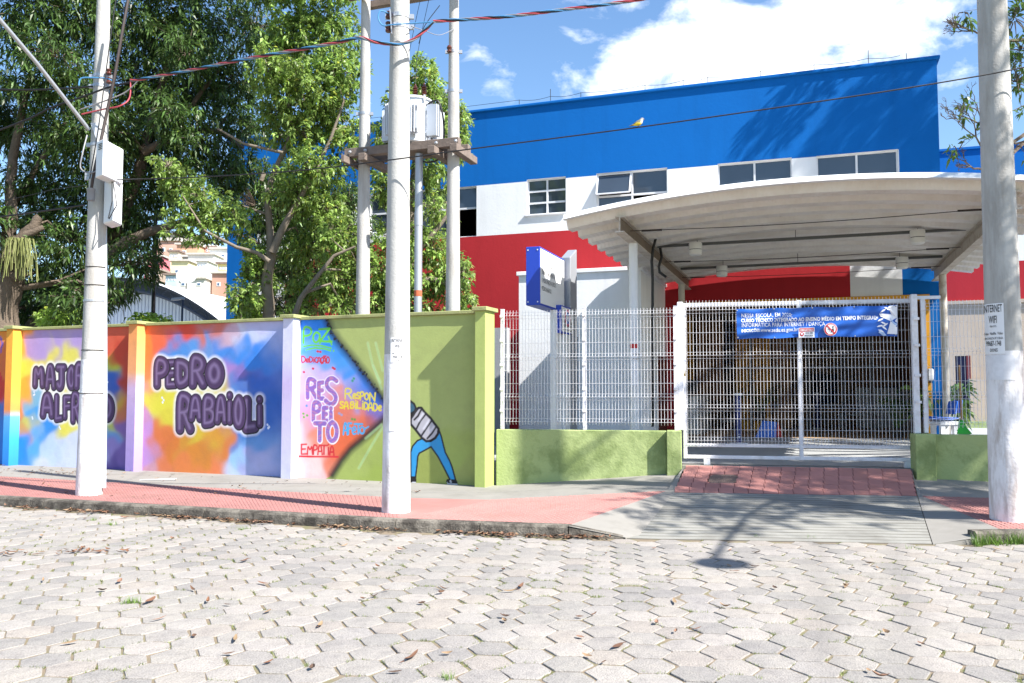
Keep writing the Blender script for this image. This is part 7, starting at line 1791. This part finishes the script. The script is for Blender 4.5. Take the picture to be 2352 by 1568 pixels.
# ------------------------------------------------------------------ things behind the gate
M_navy = mat('navy plastic', lin(34, 44, 110), .5); M_bluep = mat('blue plastic', lin(34, 96, 190), .45); M_whp = mat('white plastic', lin(216, 216, 218), .5)
def dispenser(loc, label):
    t = thing('gel_dispenser', tuple(loc), 0, label, 'dispenser', 'hand gel dispensers'); x, y, z = loc
    mb = MB(); mb.lathe(loc, [(.20, 0), (.20, .02), (.05, .035)], 20); mb.build('base', M_whp, t, smooth=True)
    mb = MB(); mb.box(x - .055, x + .055, y - .05, y + .05, z + .03, z + 1.06); mb.build('column', M_navy, t, bevel=.01)
    mb = MB(); mb.lathe((x, y, z + 1.062), [(.085, 0), (.09, .02), (.085, .05)], 16); mb.build('cap', M_whp, t, smooth=True)
    tm = MB(); text_mesh('ÁLCOOL', .030, lambda a, b: Vector((x + a, y - .052, z + .93 + b)), tm, align='CENTER'); text_mesh('EM GEL', .030, lambda a, b: Vector((x + a, y - .052, z + .89 + b)), tm, align='CENTER'); text_mesh('PISE', .03, lambda a, b: Vector((x + a, y - .052, z + .2 + b)), tm, align='CENTER')
    tm.add([Vector((x - .03, y - .052, z + .17)), Vector((x + .03, y - .052, z + .17)), Vector((x, y - .052, z + .11))], [(0, 1, 2)]); tm.build('lettering', M_print, t)
    return t
dispenser(at_z(1697, 1019, .512), 'navy hand gel dispenser post standing behind the left gate leaf')
dispenser(at_z(1878, 984, .512), 'dim navy hand gel dispenser further inside the hall')
# folding blue sign lying inside
f0 = at_z(1735, 1005, .512); fb_ = thing('floor_board', tuple(f0), 0, 'blue folded board leaning on the hall floor left of the gate middle', 'board')
mb = MB(); mb.prism([f0, f0 + Vector((.55, .1, 0)), f0 + Vector((.62, .25, .38)), f0 + Vector((.25, .2, .42))], (0, .03, 0)); mb.build('panel', M_bluep, fb_)
mb = MB(); mb.prism([f0 + Vector((.56, .12, 0)), f0 + Vector((.75, .3, 0)), f0 + Vector((.64, .27, .38))], (.03, .02, 0)); mb.build('side_panel', mat('red plastic', lin(150, 34, 40), .5), fb_)
# bench and potted plants in the hall
def plant(name, base, h, r_, col, label, n=26, L=.3, W=.09, pot=None, seed=1, potm=None):
    t = thing(name, tuple(base), 0, label, 'plant'); b = Vector(base); rg = np.random.default_rng(seed)
    if pot: mb = MB(); mb.lathe(b, [(pot * .7, 0), (pot, pot * 1.6), (pot * 1.06, pot * 1.62), (pot * .9, pot * 1.6)], 16); mb.build('pot', potm or M_dark, t, smooth=True)
    mb = MB(); c = b + Vector((0, 0, h)); tips = []
    for k in range(n):
        a = rg.uniform(0, 6.28); e = c + Vector((r_ * math.cos(a) * rg.uniform(.3, 1), r_ * math.sin(a) * rg.uniform(.3, 1), rg.uniform(-.35, .3) * r_ * 1.6)); tips.append(tuple(e))
        mb.tube([b + Vector((0, 0, .1)), b.lerp(e, .55) + Vector((0, 0, .12)), e], [.012, .009, .005], 4, cap=False)
    mb.build('stems', mat('green stem', lin(84, 110, 50), .7), t)
    T = np.array(tips); ax = T - np.array(c)[None]; ax /= np.linalg.norm(ax, axis=1)[:, None] + 1e-6
    v, f, cc = leaves(T, ax, 5, L, W, .6, lin(*col), .2, rg, .6); np_mesh('foliage', v, f, 3, M_leafd, t, col=cc); return t
plant('potted_plant', at_z(2165, 1010, .5), 1.0, .62, (96, 126, 62), 'large leafy plant behind the fence right of the gate', 44, .36, .12, .22, 3)
plant('potted_plant', FB.p(FB.hit(1745, 900, 3.7)[0], 3.7, ZB0 + .3), .95, .5, (66, 84, 40), 'dark feathery plant before the ochre slats in the hall', 22, .34, .05, .18, 4)
plant('potted_plant', FB.p(FB.hit(2060, 900, 1.2)[0], 1.2, ZB0), .9, .35, (60, 90, 40), 'small dim plant inside the hall near the right jamb', 18, .25, .08, .16, 6)
bn = thing('hall_bench', tuple(FB.p(10.4, 6.6, ZB0)), 0, 'pale bench along the back of the dim hall', 'bench')
mb = MB(); mb.box(9.6, 11.3, 6.5, 6.9, ZB0 + .42, ZB0 + .47, FB); mb.build('seat', M_tile, bn)
for u in (9.75, 11.15): mb = MB(); mb.box(u - .04, u + .04, 6.52, 6.88, ZB0, ZB0 + .418, FB); mb.build('leg', M_tile, bn)
ct = thing('reception_counter', tuple(FB.p(5.7, 2.5, ZB0)), 0, 'pale counter along the left side of the dim hall', 'counter')
mb = MB(); mb.box(5.48, 5.95, 1.2, 3.9, ZB0, ZB0 + 1.05, FB); mb.build('front', M_tile, ct); mb = MB(); mb.box(5.48, 6.0, 1.15, 3.95, ZB0 + 1.052, ZB0 + 1.09, FB); mb.build('top', M_dark, ct)
mn = thing('monitor', tuple(FB.p(5.75, 1.7, ZB0 + 1.09)), 0, 'dark screen standing on the reception counter', 'screen')
mb = MB(); mb.box(5.62, 5.9, 1.68, 1.72, ZB0 + 1.2, ZB0 + 1.5, FB); mb.build('screen', M_black, mn); mb = MB(); mb.box(5.72, 5.8, 1.68, 1.78, ZB0 + 1.09, ZB0 + 1.2, FB); mb.build('stand', M_black, mn)
# white pedestal with stacked blue chairs, rake, small white dispenser
pd0 = at_depth(2166, 985, 14.4); zb2 = .5
ped = thing('plastic_table', (pd0.x, 14.4, zb2), 0, 'white plastic side table under the blue chairs behind the right fence', 'table')
x0, x1 = at_depth(2160, 985, 14.4).x, at_depth(2198, 985, 14.4).x; ztb = at_depth(2170, 968, 14.4).z
mb = MB(); mb.box(x0 - .03, x1 + .03, 14.35, 14.75, ztb - .06, ztb); mb.build('top', M_whp, ped, bevel=.008)
for x in (x0 + .03, x1 - .03):
    for y in (14.4, 14.7): mb = MB(); mb.box(x - .035, x + .035, y - .035, y + .035, zb2, ztb - .062); mb.build('leg', M_whp, ped)
for k in range(2):
    dxx = .085 * k; zs = ztb + .004 + .02 * k
    ch = thing('school_chair', (x0 + dxx, 14.5, zs), 0, 'blue school chair lying underneath the other one on the white table' if k == 0 else 'blue school chair stacked on top of the other on the white table', 'chair', 'stacked blue chairs')
    xa, xb = x0 - .16 + dxx, x1 - .06 + dxx
    mb = MB(); mb.hexa([Vector(q) for q in ((xa, 14.36, zs + .035), (xb, 14.36, zs + .02), (xb, 14.72, zs + .02), (xa, 14.72, zs + .035), (xa + .01, 14.37, zs + .06), (xb, 14.37, zs + .04), (xb, 14.71, zs + .04), (xa + .01, 14.71, zs + .06))]); mb.build('seat', M_bluep, ch, bevel=.008)
    mb = MB(); mb.hexa([Vector(q) for q in ((xb + .02, 14.38, zs + .12), (xb + .05, 14.38, zs + .12), (xb + .05, 14.70, zs + .12), (xb + .02, 14.70, zs + .12), (xb + .07, 14.40, zs + .34), (xb + .10, 14.40, zs + .34), (xb + .10, 14.68, zs + .34), (xb + .07, 14.68, zs + .34))]); mb.build('backrest', M_bluep, ch, bevel=.01)
    for y in (14.42, 14.66): mb = MB(); mb.tube([(xa + .1, y, zs + .012), (xb - .02, y, zs + .012), (xb + .05, y, zs + .05), (xb + .075, y, zs + .2)], .011, 8); mb.build('frame', M_galv, ch, smooth=True)
rk = thing('garden_rake', tuple(at_z(2212, 1000, .5)), 0, 'bright green fan rake with wooden handle leaning behind the right fence', 'rake')
M_rake = mat('green plastic', lin(50, 170, 60), .45); rb_ = at_depth(2207, 964, 13.25); rt_ = at_depth(2203, 838, 13.25)
mb = MB(); mb.tube([rt_, rb_ + Vector((0, -.02, 0))], .014, 8); mb.build('handle', mat('wood handle', lin(166, 128, 86), .7), rk, smooth=True)
for i in range(15):
    f = i / 14; e = at_depth(2195 + 33 * f, 996 + 2 * math.sin(f * 3.14), 13.25); mb = MB(); mb.tube([rb_ + Vector(((f - .5) * .05, 0, 0)), rb_.lerp(e, .6) + Vector((0, -.02, 0)), e + Vector((0, -.05, 0))], .007, 5); mb.build('tine', M_rake, rk)
for f in (.45, .75): mb = MB(); mb.bar(rb_.lerp(at_depth(2195, 996, 13.25), f), rb_.lerp(at_depth(2228, 996, 13.25), f), .012, .016); mb.build('cross_bar', M_rake, rk)
wd = thing('soap_dispenser', tuple(FB.p(11.5, -.08, 2)), 0, 'small white dispenser on the yellow jamb right of the hall', 'dispenser'); uw = FB.hit(2137, 860, -.05)
mb = MB(); mb.box(uw[0] - .06, uw[0] + .06, -.14, -.042, uw[1] - .14, uw[1] + .14, FB); mb.build('body', M_whp, wd, bevel=.02)
mb = MB(); mb.box(uw[0] - .03, uw[0] + .03, -.12, -.05, uw[1] - .20, uw[1] - .142, FB); mb.build('nozzle', M_black, wd)

# ------------------------------------------------------------------ bird on the wire
bd = thing('bird', tuple(at_depth(1466, 290, 10.25)), 0, 'yellow breasted bird perched on the thin wire before the blue facade', 'bird')
bc = at_depth(1466, 284, 10.25)
def bird_mat():
    m = bpy.data.materials.new('bird plumage'); m.use_nodes = True; k = NT(m.node_tree); bs = m.node_tree.nodes['Principled BSDF']; at = k.n('ShaderNodeAttribute', attribute_name='Col'); k.l(at, 'Color', bs, 'Base Color'); bs.inputs['Roughness'].default_value = .8; return m
mb = MB(); S = .048
spine = [(-2.35, -.62, .05), (-1.6, -.42, .20), (-1.0, -.2, .34), (-.4, .0, .62), (.2, .25, .74), (.6, .62, .60), (.8, .98, .45), (1.0, 1.22, .43), (1.22, 1.25, .32), (1.4, 1.2, .12), (1.75, 1.14, .03)]
mb.tube([bc + Vector((x * S, 0, z * S)) for x, z, r_ in spine], [r_ * S for x, z, r_ in spine], 12)
bo = mb.build('body', bird_mat(), bd, smooth=True)
ca4 = bo.data.color_attributes.new('Col', 'FLOAT_COLOR', 'POINT')
inv = WM[bd.name]
for i, v in enumerate(bo.data.vertices):
    q = (inv @ v.co - bc) / S; x, z = q.x, q.z
    top = z - (.25 * x + .02)
    if x > 1.42: c = lin(30, 28, 28)
    elif x > .72: c = lin(120, 122, 124) if z > 1.0 else lin(206, 206, 196)
    elif x < -1.1: c = lin(84, 80, 66)
    elif top > .12: c = lin(110, 108, 88)
    else: c = lin(222, 196, 50)
    ca4.data[i].color = (*c, 1)
for s in (-1, 1):
    mb = MB(); mb.hexa([bc + Vector((x * S, s * y * S, z * S)) for x, y, z in ((-1.25, .28, -.1), (.35, .62, .25), (.35, .74, .25), (-1.25, .36, -.1), (-1.15, .26, .12), (.3, .55, .62), (.3, .66, .62), (-1.15, .34, .12))]); mb.build('wing', mat('bird wing', lin(78, 72, 58), .8), bd, bevel=.004)
    mb = MB(); mb.tube([bc + Vector((.05 * S, s * .25 * S, -.5 * S)), bc + Vector((0, s * .2 * S, -.95 * S))], .003, 5); mb.build('leg', M_black, bd)

# ------------------------------------------------------------------ litter, leaves, grass
M_dry = mat('dry leaf', lin(108, 76, 56), .8, objrand=.35, var=.15, vscale=30)
M_dryl = mat('pale dry leaf', lin(134, 112, 84), .8, objrand=.3)
def dry_leaf(rr, L, W, curl):
    n = 6; vs = []; fs = []
    for i in range(n + 1):
        t = i / n; w_ = W * math.sin(math.pi * min(1, .06 + .94 * t)) ** .8 * .5 + .001; x = (t - .5) * L; z = curl * (abs(t - .5) * 2) ** 2 * L * .35 + .004
        vs += [(x, -w_, z + w_ * curl * 1.1), (x, 0, z), (x, w_, z + w_ * curl * 1.1 * rr.uniform(.5, 1.2))]
    for i in range(n):
        for k in range(2): a = i * 3 + k; fs.append((a, a + 3, a + 4, a + 1))
    return vs, fs
rr = random.Random(31)
big = [(1550, 1382, .19, 'curled brown dry leaf right of centre on the pavers'), (945, 1510, .26, 'largest curled dry leaf lying low left of centre on the pavers'), (1195, 1348, .20, 'folded tawny dry leaf left of the lamp shadow on the pavers'), (1418, 1484, .16, 'flat pale dry leaf near the bottom right of centre'), (540, 1468, .18, 'thin brown dry leaf at the lower left of the road'), (1600, 1445, .12, 'small reddish dry leaf beyond the curled brown leaf'), (1470, 1190, .14, 'slim dry leaf lying on the scored ramp, left side'), (1125, 1222, .18, 'short pinkish dry leaf just below the kerb'), (735, 1436, .16, 'straight brown dry leaf between the two lowest left ones'), (1690, 1312, .11, 'reddish twig like leaf right of the lamp shadow'), (605, 1340, .2, 'long pale dry leaf near the left middle of the road'), (560, 1288, .18, 'brown dry leaf in the middle left of the road'), (1170, 1358, .16, 'narrow reddish dry leaf beside the folded tawny one'), (920, 1262, .16, 'reddish dry leaf above the road centre line'), (345, 1380, .24, 'dry leaf beside a grass tuft on the left pavers'), (1960, 1236, .12, 'small leaf at the foot of the ramp, right half')]
for i, (x, y, L, lab) in enumerate(big):
    p = at_z(x, y, .014); t = thing('dry_leaf', tuple(p), 0, lab, 'leaf', 'fallen leaves on the road')
    L *= .78; vs, fs = dry_leaf(rr, L, L * rr.uniform(.17, .27), rr.uniform(.12, .42)); mb = MB(); a = rr.uniform(0, 6.28); Mx = Matrix.Translation(p) @ Matrix.Rotation(a, 4, 'Z') @ Matrix.Rotation(rr.uniform(-.3, .3), 4, 'X')
    mb.add([Mx @ Vector(v) for v in vs], fs); mb.build('blade', M_dry if i % 4 else M_dryl, t, smooth=True)
    mb = MB(); mb.tube([Mx @ Vector((-L * .5, 0, .01)), Mx @ Vector((-L * .68, .01, .012))], .0022, 4); mb.build('stalk', M_dry, t)
# litter in the gutter and over the ground, past counting
def litter(name, spots, m, Lr, seed):
    r_ = random.Random(seed); V, F, C = [], [], []
    for (x, y, z) in spots:
        vs, fs = dry_leaf(r_, r_.uniform(*Lr), r_.uniform(*Lr) * .33, r_.uniform(.1, .7)); Mx = Matrix.Translation((x, y, z + .006)) @ Matrix.Rotation(r_.uniform(0, 6.28), 4, 'Z') @ Matrix.Rotation(r_.uniform(-.25, .25), 4, 'X') @ Matrix.Rotation(r_.uniform(-.15, .15), 4, 'Y')
        b = len(V); V += [tuple(Mx @ Vector(v)) for v in vs]; F += [q + b for f in fs for q in f]; c = r_.choice((lin(112, 78, 56), lin(96, 70, 52), lin(136, 112, 86), lin(124, 94, 76), lin(78, 60, 48))); C += [c] * len(vs)
    o = np_mesh(name, np.array(V), np.array(F), 4, mat('leaf litter', (1, 1, 1), .85, attr=True), None, col=np.array(C)); return o
sp = []
for k in range(760):
    x = rr.uniform(-11, 1.1); d = abs(rr.gauss(0, .09)) + .02
    if mnoise.noise(Vector((x * 1.3, 0, 5))) > -.05 or rr.random() < .15: sp.append((x, front_y(x) - d, .004 + rr.uniform(0, .02)))
for k in range(110): x = rr.uniform(-9, 6); y = rr.uniform(4.6, front_y(x) - .2); sp.append((x, y, .006))
for (cx, cy, n) in ((66, 1272, 16), (215, 1268, 20)):
    c = at_z(cx, cy, 0)
    for k in range(n): sp.append((c.x + rr.gauss(0, .2), c.y + rr.gauss(0, .08), .008))
tag(litter('leaf_litter', sp, None, (.05, .115), 3), 'dry leaf litter drifted along the kerb and over the pavers', 'leaf litter', kind='stuff')
sp = []
for k in range(240):
    u = rr.uniform(-12, -.5); t_ = rr.uniform(.15, 3.4); p = FW.p(u, -t_, SW + .005); 
    if mnoise.noise(Vector((u * .8, t_, 2))) > -.1 and p.y > front_y(p.x) + .2: sp.append((p.x, p.y, SW + .006))
for k in range(60): u = rr.gauss(-8.2, .6); p = FW.p(u, -rr.uniform(.5, 1.3), SW); sp.append((p.x, p.y, SW + .006))
tag(litter('leaf_litter', sp, None, (.03, .10), 4), 'small dry leaves scattered on the sidewalk under the mural', 'leaf litter', kind='stuff')
# grass and moss in the joints
def blades(spots, hgt, n, seed, col):
    rg = np.random.default_rng(seed); S_ = np.repeat(np.array(spots), n, 0); N = len(S_); b = S_ + np.concatenate([rg.normal(size=(N, 2)) * .012, np.zeros((N, 1))], 1)
    a = rg.uniform(0, 6.28, N); ln = rg.uniform(.15, .9, N); h = hgt * rg.uniform(.4, 1.2, N)
    tip = b + np.stack([np.cos(a) * ln * h, np.sin(a) * ln * h, h * (1 - .3 * ln)], 1); s = np.stack([-np.sin(a), np.cos(a), np.zeros(N)], 1) * (.0022 + .010 * hgt)
    V = np.stack([b - s, b + s, tip], 1).reshape(-1, 3); F = np.arange(3 * N); C = np.array(col)[None] * rg.uniform(.6, 1.4, N)[:, None]; return V, F, np.repeat(C, 3, 0)
M_grass = leaf_mat('grass blade', .35); jsp = []; moss = []
for (x, y) in places:
    for k in range(6):
        a = PHI + math.pi / 3 * k + math.pi / 6; dens = mnoise.noise(Vector((x * .9, y * .9, 1))) + .25 * mnoise.noise(Vector((x * 3, y * 3, 7)))
        if x < 1: dens += .12
        if rr.random() < .10 + .5 * max(0, dens):
            for q in range(rr.randint(1, 4)):
                t_ = rr.uniform(-.5, .5) * RH; c = (x + math.cos(a) * RH * .866 - math.sin(a) * t_, y + math.sin(a) * RH * .866 + math.cos(a) * t_); jsp.append((c[0], c[1], -.005)); moss.append(c)
V, F, C = blades(jsp, .022, 9, 5, lin(112, 124, 66)); tag(np_mesh('joint_grass', V, F, 3, M_grass, None, col=C), 'short grass and moss sprouting in the paver joints', 'grass', kind='stuff')
tf = []
for (cx, cy, n) in ((302, 1385, 16), (2100, 1262, 4), (1030, 1562, 8), (560, 1216, 6), (255, 1205, 6), (210, 1195, 6), (1740, 1236, 4), (1860, 1238, 5)):
    c = at_z(cx, cy, 0)
    for k in range(n): tf.append((c.x + rr.gauss(0, .03), c.y + rr.gauss(0, .02), -.01))
V, F, C = blades(tf, .075, 8, 6, lin(112, 138, 66)); tag(np_mesh('grass_tufts', V, F, 3, M_grass, None, col=C), 'pale grass tufts growing between pavers', 'grass', kind='stuff')
gs = []
for k in range(170): x = rr.uniform(4.95, 7.2); gs.append((x, front_y(x) - abs(rr.gauss(.03, .07)), .0))
V, F, C = blades(gs, .17, 7, 8, lin(92, 122, 48)); tag(np_mesh('kerb_grass', V, F, 3, M_grass, None, col=C), 'long grass growing against the right kerb', 'grass', kind='stuff')
# litter items
cp_ = at_z(398, 1176, .02); t = thing('plastic_cup', tuple(cp_), 0, 'crushed white plastic cup among leaves in the gutter', 'cup'); mb = MB(); mb.lathe(cp_ + Vector((0, 0, .03)), [(.026, -.05), (.036, .05), (.034, .05), (.024, -.045)], 14, axis=(.8, .5, .15)); mb.build('cup', M_whp, t, smooth=True)
cp_ = at_z(494, 1184, .02); t = thing('foam_tray', tuple(cp_), .3, 'white foam tray lying against the kerb', 'tray'); mb = MB(); mb.hexa([cp_ + Vector(q) for q in ((-.13, -.05, 0), (.13, -.05, 0), (.12, .05, .06), (-.12, .05, .06), (-.15, -.06, .03), (.15, -.06, .03), (.14, .06, .09), (-.14, .06, .09))]); mb.build('tray', M_whp, t, bevel=.01)
cp_ = at_z(789, 1204, .02); t = thing('plastic_pack', tuple(cp_), 0, 'clear crumpled plastic tray among leaves below the middle pole', 'plastic pack'); M_clear = mat('clear plastic', lin(206, 212, 226), .15)
for k in range(4): mb = MB(); mb.lathe(cp_ + Vector((-.12 + .075 * k, .01 * (k % 2), 0)), [(.034, 0), (.036, .05), (.028, .075), (.01, .085)], 10, axis=(0, -.25, 1)); mb.build('cell', M_clear, t, smooth=True)
cp_ = at_z(363, 1102, SW + .01); t = thing('paper_strip', tuple(cp_), 0, 'strip of white paper on the pavement under the surname mural', 'paper'); mb = MB(); mb.hexa([cp_ + Vector(q) for q in ((-.3, -.05, 0), (.28, .0, 0), (.3, .06, .0), (-.27, .04, .0), (-.3, -.05, .006), (.28, 0, .03), (.3, .06, .02), (-.27, .04, .008))]); mb.build('sheet', M_whp, t)

# print and twig masses that no one would pick apart
for o in bpy.data.objects:
    if o.type == 'MESH' and o.name.split('.')[0] in ('lettering', 'branches', 'window_bars', 'stems'): o['kind'] = 'stuff'
